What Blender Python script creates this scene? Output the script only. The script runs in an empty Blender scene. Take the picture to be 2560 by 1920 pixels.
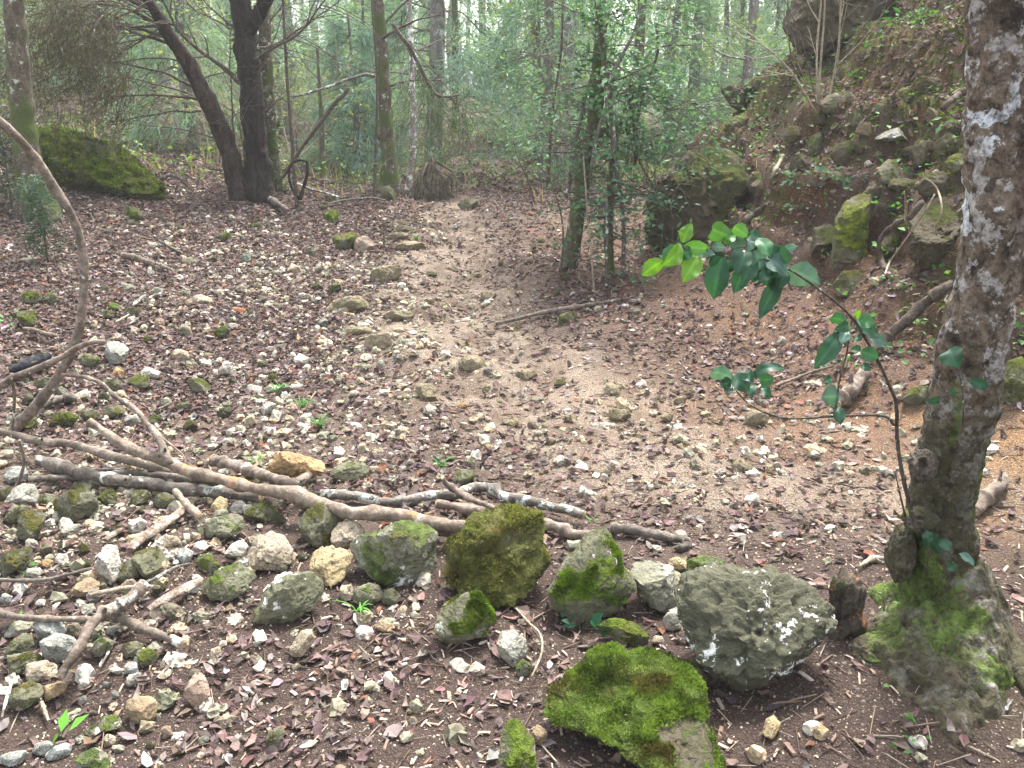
import bpy, math, random
import numpy as np
from math import radians, sin, cos, pi

# ------------------------------------------------------------------ camera, sky, sun, exposure
S = bpy.context.scene
COL = S.collection
PITCH = radians(20.0)
CAMZ = 1.55
FPX = 2217.0                       # focal length in pixels of a 2560 px wide frame
cam_data = bpy.data.cameras.new('camera')
cam_data.sensor_width = 36.0
cam_data.lens = 36.0 * FPX / 2560.0
cam_data.clip_start = 0.05
cam_data.clip_end = 2000.0
cam = bpy.data.objects.new('camera', cam_data)
cam.location = (0, 0, CAMZ)
cam.rotation_euler = (pi / 2 - PITCH, 0, 0)
COL.objects.link(cam)
S.camera = cam

SUN_EL, SUN_AZ = radians(60), radians(20)          # overcast: a wide, weak sun
w = bpy.data.worlds.new('World'); S.world = w; w.use_nodes = True
nt = w.node_tree; nt.nodes.clear()
sky = nt.nodes.new('ShaderNodeTexSky'); sky.sky_type = 'NISHITA'; sky.sun_disc = False
sky.sun_elevation = SUN_EL; sky.sun_rotation = SUN_AZ
sky.air_density = 1.0; sky.dust_density = 4.0; sky.ozone_density = 1.0
hs = nt.nodes.new('ShaderNodeHueSaturation'); hs.inputs['Saturation'].default_value = 0.32
bg = nt.nodes.new('ShaderNodeBackground'); bg.inputs['Strength'].default_value = 0.10
wo = nt.nodes.new('ShaderNodeOutputWorld')
nt.links.new(sky.outputs[0], hs.inputs['Color']); nt.links.new(hs.outputs[0], bg.inputs['Color'])
nt.links.new(bg.outputs[0], wo.inputs['Surface'])

sd = bpy.data.lights.new('sun', 'SUN'); sd.energy = 1.5; sd.angle = radians(12); sd.color = (1.0, 0.965, 0.91)
sun = bpy.data.objects.new('sun', sd); COL.objects.link(sun)
sun.rotation_euler = (pi / 2 - SUN_EL, 0, -SUN_AZ + pi)
sun.location = (0, 0, 30)

S.view_settings.view_transform = 'Standard'
S.view_settings.look = 'None'
S.view_settings.gamma = 1.0
S.view_settings.use_curve_mapping = False
S.view_settings.exposure = 2.75
S.render.engine = 'CYCLES'
S.cycles.max_bounces = 6
S.cycles.diffuse_bounces = 4
S.cycles.transparent_max_bounces = 4
S.cycles.use_denoising = True

rng = np.random.default_rng(7)
random.seed(7)

# ------------------------------------------------------------------ noise
def _hash(ix, iy, iz):
    h = (ix.astype(np.int64) * 374761393 + iy.astype(np.int64) * 668265263 + iz.astype(np.int64) * 2147483647 + 1013904223)
    h = (h ^ (h >> 13)) * 1274126177
    h = h & 0x7fffffff
    h = (h ^ (h >> 16)) & 0x7fffffff
    return (h % 100003) / 100003.0

def vnoise(p):
    """value noise in -1..1 for an (n, 3) array"""
    p = np.asarray(p, float)
    i = np.floor(p).astype(np.int64); f = p - i
    f = f * f * f * (f * (f * 6 - 15) + 10)
    r = 0.0
    for dx in (0, 1):
        wx = f[:, 0] if dx else 1 - f[:, 0]
        for dy in (0, 1):
            wy = f[:, 1] if dy else 1 - f[:, 1]
            for dz in (0, 1):
                wz = f[:, 2] if dz else 1 - f[:, 2]
                r = r + wx * wy * wz * _hash(i[:, 0] + dx, i[:, 1] + dy, i[:, 2] + dz)
    return r * 2 - 1

def fbm(p, octv=4, lac=2.03, gain=0.5):
    p = np.asarray(p, float); a, s, t = 1.0, 0.0, 0.0
    for k in range(octv):
        s = s + a * vnoise(p + 17.3 * k); t += a
        p = p * lac; a *= gain
    return s / t

def sstep(a, b, x):
    t = np.clip((np.asarray(x, float) - a) / (b - a), 0, 1)
    return t * t * (3 - 2 * t)

# ------------------------------------------------------------------ terrain height
_sx = np.linspace(-2, 60, 3101)
_sv = np.interp(_sx, [-2, -0.1, 0.3, 0.85, 1.0, 1.3, 2.1, 3.0, 5.0, 12, 60], [0, 0, .07, .30, .46, .92, 1.62, 2.15, 2.7, 3.2, 3.5])
_k = np.exp(-0.5 * (np.arange(-6, 7) / 2.4) ** 2); _k /= _k.sum()
_sv = np.convolve(np.pad(_sv, 6, mode='edge'), _k, mode='valid')

def foot(y):
    return np.interp(y, [-3, 0, 2, 3, 4.3, 5.2, 6.5, 8, 9.5, 12, 16, 30], [2.6, 2.3, 1.85, 1.62, 1.22, 0.98, 0.62, 0.50, 0.75, 1.6, 3.0, 8])

def Hbase(x, y):
    s = x - foot(y)
    bank = np.interp(s, _sx, _sv) * (1 - 0.72 * sstep(8.0, 13.5, y))
    left = 0.13 * np.maximum(0, -x - 1.5 - 0.04 * y)
    left = np.minimum(left, 0.9)
    trail = 0.10 * sstep(3.0, 9.0, y) - 0.28 * sstep(9.8, 15, y) + 0.5 * sstep(15, 30, y) - 5.0 * sstep(34, 90, y)
    mound = 0.10 * np.exp(-(((x - 1.25) / 0.5) ** 2 + ((y - 2.0) / 0.55) ** 2))
    hump = 0.07 * np.exp(-(((x + 1.35) / 1.1) ** 2 + ((y - 2.7) / 0.45) ** 2))
    return bank + left + trail + mound + hump

def H(x, y):
    x = np.asarray(x, float); y = np.asarray(y, float)
    shp = np.broadcast(x, y).shape
    x = np.broadcast_to(x, shp).ravel(); y = np.broadcast_to(y, shp).ravel()
    h = Hbase(x, y)
    z0 = np.zeros_like(x)
    P = np.stack([x, y, z0], 1)
    s = x - foot(y)
    bankm = sstep(0.5, 1.1, s)
    near = 1 - sstep(25, 60, y)
    h = h + near * (0.045 * fbm(P * 1.3, 3) + 0.018 * fbm(P * 4.5 + 9, 3) + 0.007 * fbm(P * 14 + 5, 2))
    # ledges and knobs of the rocky bank
    h = h + bankm * near * (0.17 * fbm(P * 1.7 + 31, 3) + 0.22 * np.abs(fbm(P * 2.6 + 77, 3)) - 0.05 + 0.05 * fbm(P * 8 + 50, 3))
    h = h + bankm * near * 0.062 * np.sin(2 * pi * (h / 0.40 + 0.55 * fbm(P * 0.9 + 15, 2)))
    # worn bedrock ribs in the trail
    tr = np.exp(-((x + 0.35) / 0.75) ** 2) * sstep(3.4, 4.6, y) * (1 - sstep(8.6, 10, y))
    h = h + tr * (0.13 * np.maximum(0, fbm(P * np.array([2.2, 3.8, 1]) + 3, 3)) - 0.05 * np.exp(-((x - np.interp(y, [3, 5, 7, 9], [.5, -.1, -.45, -.75])) / .22) ** 2))
    return h.reshape(shp)

CAM = np.array([0, 0, CAMZ])
RIGHT = np.array([1.0, 0, 0]); UP = np.array([0, sin(PITCH), cos(PITCH)]); FWD = np.array([0, cos(PITCH), -sin(PITCH)])

def ray(u, v):
    return FWD + RIGHT * ((u - 1280.0) / FPX) + UP * ((960.0 - v) / FPX)

_T = np.concatenate([np.linspace(0.8, 12, 900), np.linspace(12.02, 60, 900)])
def G(u, v):
    """the ground point seen at this place of the photograph, and its distance along the view axis"""
    d = ray(u, v)
    pts = CAM + _T[:, None] * d
    below = pts[:, 2] - H(pts[:, 0], pts[:, 1])
    k = np.argmax(below < 0)
    if below[k] >= 0: k = len(_T) - 1
    t0, t1 = _T[max(k - 1, 0)], _T[k]
    b0, b1 = below[max(k - 1, 0)], below[k]
    t = t0 + (t1 - t0) * (b0 / (b0 - b1) if b0 != b1 else 0)
    p = CAM + t * d
    return p, t

def at_y(u, v, y):
    d = ray(u, v)
    return CAM + d * (y / d[1])

def hz(x, y):
    return float(H(np.array([x]), np.array([y]))[0])

# ------------------------------------------------------------------ mesh helpers
def new_mesh(name, V, faces, col=None, smooth=True, attrs=None):
    """faces: list of (n, k) int arrays; col: (nv, 3) colour per vertex"""
    me = bpy.data.meshes.new(name)
    V = np.asarray(V, np.float32)
    fl = [np.asarray(f, np.int32) for f in faces if len(f)]
    me.vertices.add(len(V)); me.vertices.foreach_set('co', V.ravel())
    tot = sum(f.size for f in fl); npoly = sum(len(f) for f in fl)
    me.loops.add(tot); me.polygons.add(npoly)
    me.loops.foreach_set('vertex_index', np.concatenate([f.ravel() for f in fl]))
    starts, off = [], 0
    for f in fl:
        starts.append(off + np.arange(len(f)) * f.shape[1]); off += f.size
    me.polygons.foreach_set('loop_start', np.concatenate(starts).astype(np.int32))
    me.polygons.foreach_set('use_smooth', np.full(npoly, smooth, bool))
    if col is not None:
        a = me.color_attributes.new('tint', 'FLOAT_COLOR', 'POINT')
        c = np.ones((len(V), 4), np.float32); c[:, :3] = col
        a.data.foreach_set('color', c.ravel())
    for k, val in (attrs or {}).items():
        a = me.attributes.new(k, 'FLOAT', 'POINT')
        a.data.foreach_set('value', np.asarray(val, np.float32))
    me.update(calc_edges=True)
    return me

def link(name, me, mat=None, parent=None, loc=None):
    o = bpy.data.objects.new(name, me)
    if me is not None and mat is not None and not me.materials: me.materials.append(mat)
    COL.objects.link(o)
    if parent is not None: o.parent = parent
    if loc is not None: o.location = [float(a) for a in loc]
    return o

def tag(o, label=None, cat=None, group=None, kind=None):
    if label: o['label'] = label
    if cat: o['category'] = cat
    if group: o['group'] = group
    if kind: o['kind'] = kind
    return o

def root(name, loc, label, cat, group=None):
    o = bpy.data.objects.new(name, None); COL.objects.link(o); o.empty_display_size = 0.1
    o.location = [float(a) for a in loc]
    return tag(o, label, cat, group)

class MB:
    """collects pieces of ONE mesh"""
    def __init__(s): s.V, s.F3, s.F4, s.C, s.n = [], [], [], [], 0
    def add(s, V, F3=None, F4=None, col=None):
        V = np.asarray(V, float)
        if F3 is not None and len(F3): s.F3.append(np.asarray(F3) + s.n)
        if F4 is not None and len(F4): s.F4.append(np.asarray(F4) + s.n)
        s.V.append(V)
        if col is not None: s.C.append(np.broadcast_to(np.asarray(col, float), (len(V), 3)))
        s.n += len(V)
    def mesh(s, name, origin=(0, 0, 0), smooth=True):
        V = np.concatenate(s.V) - np.asarray(origin, float)
        F = []
        if s.F3: F.append(np.concatenate(s.F3))
        if s.F4: F.append(np.concatenate(s.F4))
        return new_mesh(name, V, F, np.concatenate(s.C) if s.C else None, smooth)
    def obj(s, name, mat, parent=None, origin=(0, 0, 0), smooth=True):
        return link(name, s.mesh(name, origin, smooth), mat, parent, None if parent is not None else origin)

def catmull(pts, n):
    """resample a polyline smoothly to n points; pts may carry extra columns (radius)"""
    P = np.asarray(pts, float)
    if len(P) < 3:
        t = np.linspace(0, 1, n)[:, None]; return P[0] * (1 - t) + P[-1] * t
    Q = np.vstack([2 * P[0] - P[1], P, 2 * P[-1] - P[-2]])
    seg = np.linalg.norm(np.diff(P[:, :3], axis=0), axis=1); cum = np.concatenate([[0], np.cumsum(seg)])
    tt = np.linspace(0, cum[-1], n)
    i = np.clip(np.searchsorted(cum, tt, side='right') - 1, 0, len(P) - 2)
    f = ((tt - cum[i]) / np.maximum(seg[i], 1e-9))[:, None]
    p0, p1, p2, p3 = Q[i], Q[i + 1], Q[i + 2], Q[i + 3]
    return 0.5 * ((2 * p1) + (p2 - p0) * f + (2 * p0 - 5 * p1 + 4 * p2 - p3) * f ** 2 + (3 * p1 - p0 - 3 * p2 + p3) * f ** 3)

def tube_geo(pts, rad, ns=8, bump=0.0, bscale=8.0, seed=0.0, cap=True, taper_end=False):
    P = np.asarray(pts, float); n = len(P); rad = np.broadcast_to(np.asarray(rad, float), (n,)).copy()
    T = np.gradient(P, axis=0); T /= np.maximum(np.linalg.norm(T, axis=1, keepdims=True), 1e-9)
    ref = np.array([0.0, 0, 1]) if abs(T[0][2]) < 0.9 else np.array([1.0, 0, 0])
    N = np.zeros_like(P); a = ref - T[0] * ref.dot(T[0]); N[0] = a / np.linalg.norm(a)
    for k in range(1, n):
        a = N[k - 1] - T[k] * N[k - 1].dot(T[k]); l = np.linalg.norm(a); N[k] = a / l if l > 1e-9 else N[k - 1]
    B = np.cross(T, N)
    th = np.arange(ns) * 2 * pi / ns
    V = P[:, None, :] + rad[:, None, None] * (np.cos(th)[None, :, None] * N[:, None, :] + np.sin(th)[None, :, None] * B[:, None, :])
    V = V.reshape(-1, 3)
    if bump:
        d = V - np.repeat(P, ns, 0)
        V = V + d * (bump * fbm(V * bscale + seed, 3))[:, None]
    i = np.arange(n - 1)[:, None] * ns; j = np.arange(ns)[None, :]; j2 = (j + 1) % ns
    F4 = np.stack([i + j, i + j2, i + ns + j2, i + ns + j], -1).reshape(-1, 4)
    F3 = []
    if cap:
        V = np.vstack([V, P[0], P[-1]]); a, b = n * ns, n * ns + 1
        jj = np.arange(ns); k2 = (jj + 1) % ns
        F3 = np.vstack([np.stack([np.full(ns, a), k2, jj], 1), np.stack([np.full(ns, b), (n - 1) * ns + jj, (n - 1) * ns + k2], 1)])
    return V, F3, F4

_ico = {}
def ico(sub):
    if sub in _ico: return _ico[sub]
    t = (1 + 5 ** .5) / 2
    V = [(-1, t, 0), (1, t, 0), (-1, -t, 0), (1, -t, 0), (0, -1, t), (0, 1, t), (0, -1, -t), (0, 1, -t), (t, 0, -1), (t, 0, 1), (-t, 0, -1), (-t, 0, 1)]
    F = [(0, 11, 5), (0, 5, 1), (0, 1, 7), (0, 7, 10), (0, 10, 11), (1, 5, 9), (5, 11, 4), (11, 10, 2), (10, 7, 6), (7, 1, 8), (3, 9, 4), (3, 4, 2), (3, 2, 6), (3, 6, 8), (3, 8, 9), (4, 9, 5), (2, 4, 11), (6, 2, 10), (8, 6, 7), (9, 8, 1)]
    V = np.array(V, float); V /= np.linalg.norm(V, axis=1, keepdims=True); F = np.array(F)
    for _ in range(sub):
        E = np.sort(np.vstack([F[:, [0, 1]], F[:, [1, 2]], F[:, [2, 0]]]), 1)
        U, inv = np.unique(E, axis=0, return_inverse=True); inv = inv.ravel()
        M = V[U].mean(1); M /= np.linalg.norm(M, axis=1, keepdims=True)
        n = len(F); a, b, c = inv[:n] + len(V), inv[n:2 * n] + len(V), inv[2 * n:] + len(V)
        F = np.vstack([np.stack([F[:, 0], a, c], 1), np.stack([F[:, 1], b, a], 1), np.stack([F[:, 2], c, b], 1), np.stack([a, b, c], 1)])
        V = np.vstack([V, M])
    _ico[sub] = (V, F); return _ico[sub]

def vnormals(V, F3):
    n = np.cross(V[F3[:, 1]] - V[F3[:, 0]], V[F3[:, 2]] - V[F3[:, 0]])
    N = np.zeros_like(V)
    for k in range(3): np.add.at(N, F3[:, k], n)
    return N / np.maximum(np.linalg.norm(N, axis=1, keepdims=True), 1e-12)
# ------------------------------------------------------------------ materials
class NT:
    def __init__(s, name):
        s.m = bpy.data.materials.new(name); s.m.use_nodes = True; s.t = s.m.node_tree; s.t.nodes.clear()
        s.out = s.n('OutputMaterial')
    def n(s, kind, **kw):
        nd = s.t.nodes.new('ShaderNode' + kind)
        for k, v in kw.items(): setattr(nd, k, v)
        return nd
    def put(s, sock, v):
        if isinstance(v, bpy.types.NodeSocket): s.t.links.new(v, sock)
        elif isinstance(v, (tuple, list)): sock.default_value = tuple(v) + ((1.0,) if len(v) == 3 and len(sock.default_value) == 4 else ())
        else: sock.default_value = v
    def coord(s, kind='Object'): return s.n('TexCoord').outputs[kind]
    def geo(s, k): return s.n('NewGeometry').outputs[k]
    def noise(s, vec, scale, detail=4, rough=0.55, dist=0.0):
        nd = s.n('TexNoise'); s.put(nd.inputs['Vector'], vec); nd.inputs['Scale'].default_value = scale
        nd.inputs['Detail'].default_value = detail; nd.inputs['Roughness'].default_value = rough; nd.inputs['Distortion'].default_value = dist
        return nd.outputs['Fac']
    def voro(s, vec, scale, feature='F1'):
        nd = s.n('TexVoronoi'); s.put(nd.inputs['Vector'], vec); nd.inputs['Scale'].default_value = scale; nd.feature = feature
        return nd
    def ramp(s, fac, lo, hi, a=0.0, b=1.0):
        nd = s.n('MapRange'); nd.interpolation_type = 'SMOOTHSTEP'; nd.clamp = True
        s.put(nd.inputs['Value'], fac); s.put(nd.inputs['From Min'], lo); s.put(nd.inputs['From Max'], hi)
        nd.inputs['To Min'].default_value = a; nd.inputs['To Max'].default_value = b
        return nd.outputs[0]
    def mix(s, f, a, b, mode='MIX'):
        nd = s.n('Mix'); nd.data_type = 'RGBA'; nd.blend_type = mode
        s.put(nd.inputs[0], f); s.put(nd.inputs[6], a); s.put(nd.inputs[7], b)
        return nd.outputs[2]
    def math(s, op, a, b=0.0, c=0.0):
        nd = s.n('Math'); nd.operation = op; s.put(nd.inputs[0], a); s.put(nd.inputs[1], b); s.put(nd.inputs[2], c)
        return nd.outputs[0]
    def add3(s, v, w):
        nd = s.n('VectorMath'); nd.operation = 'ADD'; s.put(nd.inputs[0], v); s.put(nd.inputs[1], w); return nd.outputs[0]
    def mul3(s, v, w):
        nd = s.n('VectorMath'); nd.operation = 'MULTIPLY'; s.put(nd.inputs[0], v); s.put(nd.inputs[1], w); return nd.outputs[0]
    def attr(s, name, typ='GEOMETRY', out='Fac'):
        nd = s.n('Attribute'); nd.attribute_name = name; nd.attribute_type = typ; return nd.outputs[out]
    def rnd(s): return s.n('ObjectInfo').outputs['Random']
    def sep(s, v):
        nd = s.n('SeparateXYZ'); s.put(nd.inputs[0], v); return nd.outputs
    def bump(s, h, strength=0.5, dist=0.02):
        nd = s.n('Bump'); s.put(nd.inputs['Height'], h); nd.inputs['Strength'].default_value = strength; nd.inputs['Distance'].default_value = dist
        return nd.outputs[0]
    def pbr(s, color, rough=0.85, normal=None, spec=0.25):
        p = s.n('BsdfPrincipled'); s.put(p.inputs['Base Color'], color); s.put(p.inputs['Roughness'], rough)
        p.inputs['Specular IOR Level'].default_value = spec
        if normal is not None: s.put(p.inputs['Normal'], normal)
        return p.outputs[0]
    def done(s, sh): s.t.links.new(sh, s.out.inputs['Surface']); return s.m

def mat_ground():
    m = NT('forest_soil'); P = m.coord('Object')
    n1 = m.noise(P, 1.6, 5); n2 = m.noise(P, 9, 6, .65); n3 = m.noise(P, 45, 5, .7); n4 = m.noise(P, 160, 3, .7)
    trail = m.attr('trail'); red = m.attr('red'); humus = m.attr('humus'); mossy = m.attr('mossy')
    soil = m.mix(n2, (.120, .085, .068), (.215, .160, .130))
    tr = m.mix(n2, (.23, .178, .135), (.43, .35, .27))
    tr = m.mix(m.ramp(m.noise(P, 3.2, 5, .62, .5), .42, .62), tr, m.mix(n3, (.125, .088, .064), (.24, .175, .13)))
    soil = m.mix(m.ramp(m.math('ADD', trail, m.math('MULTIPLY_ADD', n2, 1.1, -.55)), .15, 1.0), soil, tr)
    rd = m.mix(n3, (.160, .085, .052), (.25, .145, .095))
    soil = m.mix(m.math('MULTIPLY', red, m.ramp(n2, .2, .75, .55, 1.0)), soil, rd)
    soil = m.mix(m.math('MULTIPLY', m.attr('ochre'), m.ramp(n2, .3, .6)), soil, m.mix(n3, (.24, .125, .055), (.46, .29, .15)))
    hm = m.mix(n3, (.048, .033, .028), (.105, .074, .062))
    soil = m.mix(humus, soil, hm)
    bank = m.attr('bank')
    soil = m.mix(bank, soil, m.mix(m.ramp(n3, .3, .7), m.mix(m.ramp(n1, .4, .6), (.055, .034, .021), (.085, .040, .020)), m.mix(m.ramp(n1, .4, .6), (.125, .082, .052), (.175, .090, .047))))
    # pale limestone grit in the soil
    v = m.voro(P, 95)
    grit = m.ramp(m.math('ADD', v.outputs['Distance'], m.math('MULTIPLY', n2, .28)), .36, .30)
    soil = m.mix(m.math('MULTIPLY', grit, m.math('MULTIPLY_ADD', bank, -.5, .7)), soil, (.50, .41, .30))
    v2 = m.voro(P, 40)
    soil = m.mix(m.math('MULTIPLY', m.ramp(v2.outputs['Distance'], .24, .16), m.math('MULTIPLY', m.ramp(n1, .4, .65), .5)), soil, (.50, .43, .34))
    soil = m.mix(m.math('MULTIPLY', mossy, m.ramp(n2, .42, .6)), soil, m.mix(n3, (.035, .060, .010), (.12, .17, .025)))
    soil = m.mix(m.math('MULTIPLY', m.ramp(n1, .42, .62, .38, 0.0), m.math('MULTIPLY_ADD', trail, -.85, 1.0)), soil, (.075, .052, .042))
    crumb = m.voro(P, 150).outputs['Distance']
    soil = m.mix(m.ramp(m.math('MULTIPLY_ADD', crumb, .6, m.math('MULTIPLY', n4, .6)), .35, .75, 0.0, .62), soil, (.028, .019, .015))
    hgt = m.math('ADD', m.math('MULTIPLY', n3, .7), m.math('ADD', m.math('MULTIPLY', n4, .5), m.math('MULTIPLY_ADD', crumb, -.35, m.math('MULTIPLY', grit, .3))))
    return m.done(m.pbr(soil, .92, m.bump(hgt, .9, .02), .15))

def mat_rock():
    m = NT('weathered_limestone')
    off = m.math('MULTIPLY', m.rnd(), 60.0)
    P = m.coord('Object')
    cx = m.n('CombineXYZ'); m.put(cx.inputs[0], off); m.put(cx.inputs[1], m.math('MULTIPLY', off, .37)); m.put(cx.inputs[2], m.math('MULTIPLY', off, .71))
    P = m.add3(P, cx.outputs[0])
    base = m.attr('tint', 'OBJECT', 'Color'); algae = m.attr('algae', 'OBJECT'); moss_o = m.attr('moss_amount', 'OBJECT'); lich = m.attr('lichen', 'OBJECT')
    mossv = m.attr('moss')
    n1 = m.noise(P, 5, 5, .6); n2 = m.noise(P, 17, 6, .68); n3 = m.noise(P, 60, 5, .72); n4 = m.noise(P, 190, 3, .7)
    c = m.mix(m.ramp(n2, .3, .7), m.mix(.45, base, m.mix(1.0, base, (.62, .55, .46), 'MULTIPLY')), base)
    c = m.mix(m.ramp(n1, .56, .74, 0, .6), c, m.mix(1.0, base, (1.05, .82, .52), 'MULTIPLY'))
    c = m.mix(m.ramp(m.noise(m.add3(P, (4, 4, 4)), 11, 5, .7), .40, .66, .42, 0), c, (.085, .078, .050))
    # dark grey-green film of algae, worn off on knobs
    film = m.mix(n2, (.070, .078, .042), m.mix(n1, (.19, .20, .125), (.29, .275, .17)))
    fk = m.math('MULTIPLY_ADD', algae, -.72, 1.28); fv = m.n('CombineXYZ'); [m.put(fv.inputs[q], fk) for q in range(3)]
    film = m.mix(1.0, film, fv.outputs[0], 'MULTIPLY')
    fm = m.ramp(m.math('ADD', m.math('ADD', m.math('MULTIPLY', n1, .9), m.math('MULTIPLY', n3, .5)), m.math('MULTIPLY', algae, 1.3)), .95, 1.45)
    c = m.mix(m.math('MULTIPLY', fm, .9), c, film)
    # pits and fine hollows, their shade darkened into the colour
    pit = m.ramp(m.noise(P, 34, 4, .6, 1.2), .40, .28)
    c = m.mix(m.math('MULTIPLY', pit, .65), c, (.035, .032, .024))
    c = m.mix(m.ramp(n4, .3, .7, .55, 0), c, (.05, .046, .036))
    c = m.mix(m.ramp(n3, .3, .6, .45, 0), c, (.055, .052, .038))
    # white crust lichen
    lm = m.math('MULTIPLY', m.ramp(m.math('ADD', m.math('MULTIPLY_ADD', m.noise(P, 6, 3), .7, m.math('MULTIPLY', m.noise(P, 22, 6, .66, .3), .65)), m.math('MULTIPLY', lich, .13)), .885, .905), m.math('MINIMUM', m.math('MULTIPLY', lich, 3.0), 1.0))
    lm = m.math('MULTIPLY', lm, m.ramp(n3, .34, .5))
    c = m.mix(lm, c, m.mix(n3, (.62, .63, .58), (.88, .88, .84)))
    # moss
    mm = m.ramp(m.math('ADD', mossv, m.math('MULTIPLY_ADD', n3, .9, -.45)), .38, .62)
    mm = m.math('MULTIPLY', mm, m.math('MINIMUM', m.math('MULTIPLY', moss_o, 4.0), 1.0))
    mossc = m.mix(m.ramp(n2, .3, .7), m.attr('moss_dark', 'OBJECT', 'Color'), m.attr('moss_light', 'OBJECT', 'Color'))
    mossc = m.mix(m.ramp(n1, .52, .66, 0, .7), mossc, (.10, .075, .025))
    mossc = m.mix(m.ramp(n4, .3, .7, .5, 0), mossc, (.018, .026, .006))
    c = m.mix(mm, c, mossc)
    hgt = m.math('ADD', m.math('MULTIPLY', n2, .9), m.math('ADD', m.math('MULTIPLY', n3, .55), m.math('MULTIPLY', pit, -.7)))
    hgt = m.math('ADD', hgt, m.math('MULTIPLY', m.math('MULTIPLY', n4, mm), 1.2))
    hgt = m.math('ADD', hgt, m.math('MULTIPLY', n4, .22))
    return m.done(m.pbr(c, .93, m.bump(hgt, .85, .012), .15))

def mat_bark(name, c1, c2, scale=18.0, stretch=.16, lich=(.5, .52, .48), lich_amt=0.0, moss_amt=0.0, moss=(.06, .085, .02), patch=None, patch_amt=0.0, bump=.9, dist=.012):
    m = NT(name); P0 = m.coord('Object')
    cx = m.n('CombineXYZ'); m.put(cx.inputs[0], m.math('MULTIPLY', m.rnd(), 40.0)); m.put(cx.inputs[1], m.math('MULTIPLY', m.rnd(), 17.0))
    P = m.add3(P0, cx.outputs[0])
    Ps = m.mul3(P, (1, 1, stretch))
    n1 = m.noise(Ps, scale, 6, .65, .5); n2 = m.noise(P, scale * .35, 5, .6); n3 = m.noise(P, scale * 4, 4, .7)
    c = m.mix(m.ramp(n1, .32, .68), c1, c2)
    c = m.mix(m.ramp(n3, .3, .65, .6, 0), c, tuple(a * .35 for a in c1))
    c = m.mix(m.ramp(m.noise(m.add3(P, (2, 2, 9)), scale * 1.6, 5, .7), .38, .56, .55, 0), c, tuple(a * .42 for a in c1))
    if patch: c = m.mix(m.math('MULTIPLY', m.ramp(m.math('MULTIPLY_ADD', n3, .35, m.math('ADD', m.noise(m.add3(P, (5, 5, 1)), scale * .75, 5, .65), m.math('MULTIPLY', n2, .5))), 1.08 - patch_amt * .35, 1.17 - patch_amt * .35), m.ramp(n3, .2, .5, .55, 1)), c, m.mix(n3, tuple(a * .55 for a in patch), tuple(min(1, a * 1.35) for a in patch)))
    if lich_amt: c = m.mix(m.ramp(m.math('ADD', m.noise(m.add3(P, (7, 3, 5)), scale * .8, 5, .65), m.math('MULTIPLY', n3, .12)), .74 - lich_amt * .3, .79 - lich_amt * .3), c, lich)
    if moss_amt: c = m.mix(m.ramp(m.math('ADD', m.noise(m.add3(P, (1, 9, 2)), scale * .22, 5, .6), m.math('MULTIPLY', n3, .2)), .80 - moss_amt * .4, .92 - moss_amt * .4), c, m.mix(n3, tuple(a * .6 for a in moss), tuple(a * 1.6 for a in moss)))
    h = m.math('ADD', n1, m.math('MULTIPLY', n3, .4))
    return m.done(m.pbr(c, .9, m.bump(h, bump, dist), .2))

def mat_leaf(name, trans=.35, rough=.6, spec=.3, attr='tint', vein=False):
    m = NT(name); c = m.attr(attr, 'GEOMETRY', 'Color')
    n = m.noise(m.coord('Object'), 60 if not vein else 95, 4)
    c = m.mix(m.ramp(n, .3, .7, .30, 0), c, m.mix(1.0, c, (.45, .45, .40), 'MULTIPLY'))
    p = m.pbr(c, rough, None, spec)
    if not trans: return m.done(p)
    t = m.n('BsdfTranslucent'); m.put(t.inputs['Color'], m.mix(1.0, c, (1.3, 1.35, .7), 'MULTIPLY'))
    mx = m.n('MixShader'); mx.inputs[0].default_value = trans; m.t.links.new(p, mx.inputs[1]); m.t.links.new(t.outputs[0], mx.inputs[2])
    return m.done(mx.outputs[0])

M = {}
M['ground'] = mat_ground()
M['rock'] = mat_rock()
M['litter'] = mat_leaf('dead_leaves', .06, .9, .06)
M['chips'] = mat_leaf('wood_chips', 0, .9, .1)
def mat_pebble():
    m = NT('limestone_pebbles'); c = m.attr('tint', 'GEOMETRY', 'Color'); P = m.coord('Object')
    n = m.noise(P, 70, 5, .7); n2_ = m.noise(P, 230, 3, .7)
    c = m.mix(m.ramp(n, .46, .66, 0, .75), c, (.125, .098, .072)); c = m.mix(m.ramp(n2_, .3, .7, .4, 0), c, (.10, .085, .065))
    return m.done(m.pbr(c, .95, m.bump(n2_, .6, .004), .1))
M['pebble'] = mat_pebble()
M['needle'] = mat_leaf('cedar_needles', .35, .6, .2)
M['leaf'] = mat_leaf('green_leaves', .35, .6, .22)
M['gloss'] = mat_leaf('glossy_leaves', .25, .5, .4)
M['moss'] = mat_leaf('moss_fronds', .3, .9, .1)
M['straw'] = mat_leaf('dry_stalks', .3, .85, .1)
M['bark_cedar'] = mat_bark('cedar_bark', (.014, .010, .009), (.055, .042, .038), 24, .10, moss_amt=.12, moss=(.05, .055, .025))
M['bark_lean'] = mat_bark('leaning_cedar_bark', (.026, .018, .014), (.095, .070, .056), 24, .10, moss_amt=.15, moss=(.06, .06, .025))
M['bark_grey'] = mat_bark('grey_bark', (.11, .10, .090), (.25, .23, .205), 16, .3, lich=(.52, .55, .50), lich_amt=.35)
M['bark_moss'] = mat_bark('mossy_bark', (.085, .070, .050), (.19, .16, .115), 18, .3, lich=(.42, .45, .38), lich_amt=.3, moss_amt=.62, moss=(.060, .080, .022))
M['bark_pale'] = mat_bark('pale_bark', (.24, .20, .18), (.50, .47, .44), 14, .5, lich=(.72, .72, .70), lich_amt=.5, patch=(.30, .13, .11), patch_amt=.25)
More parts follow.
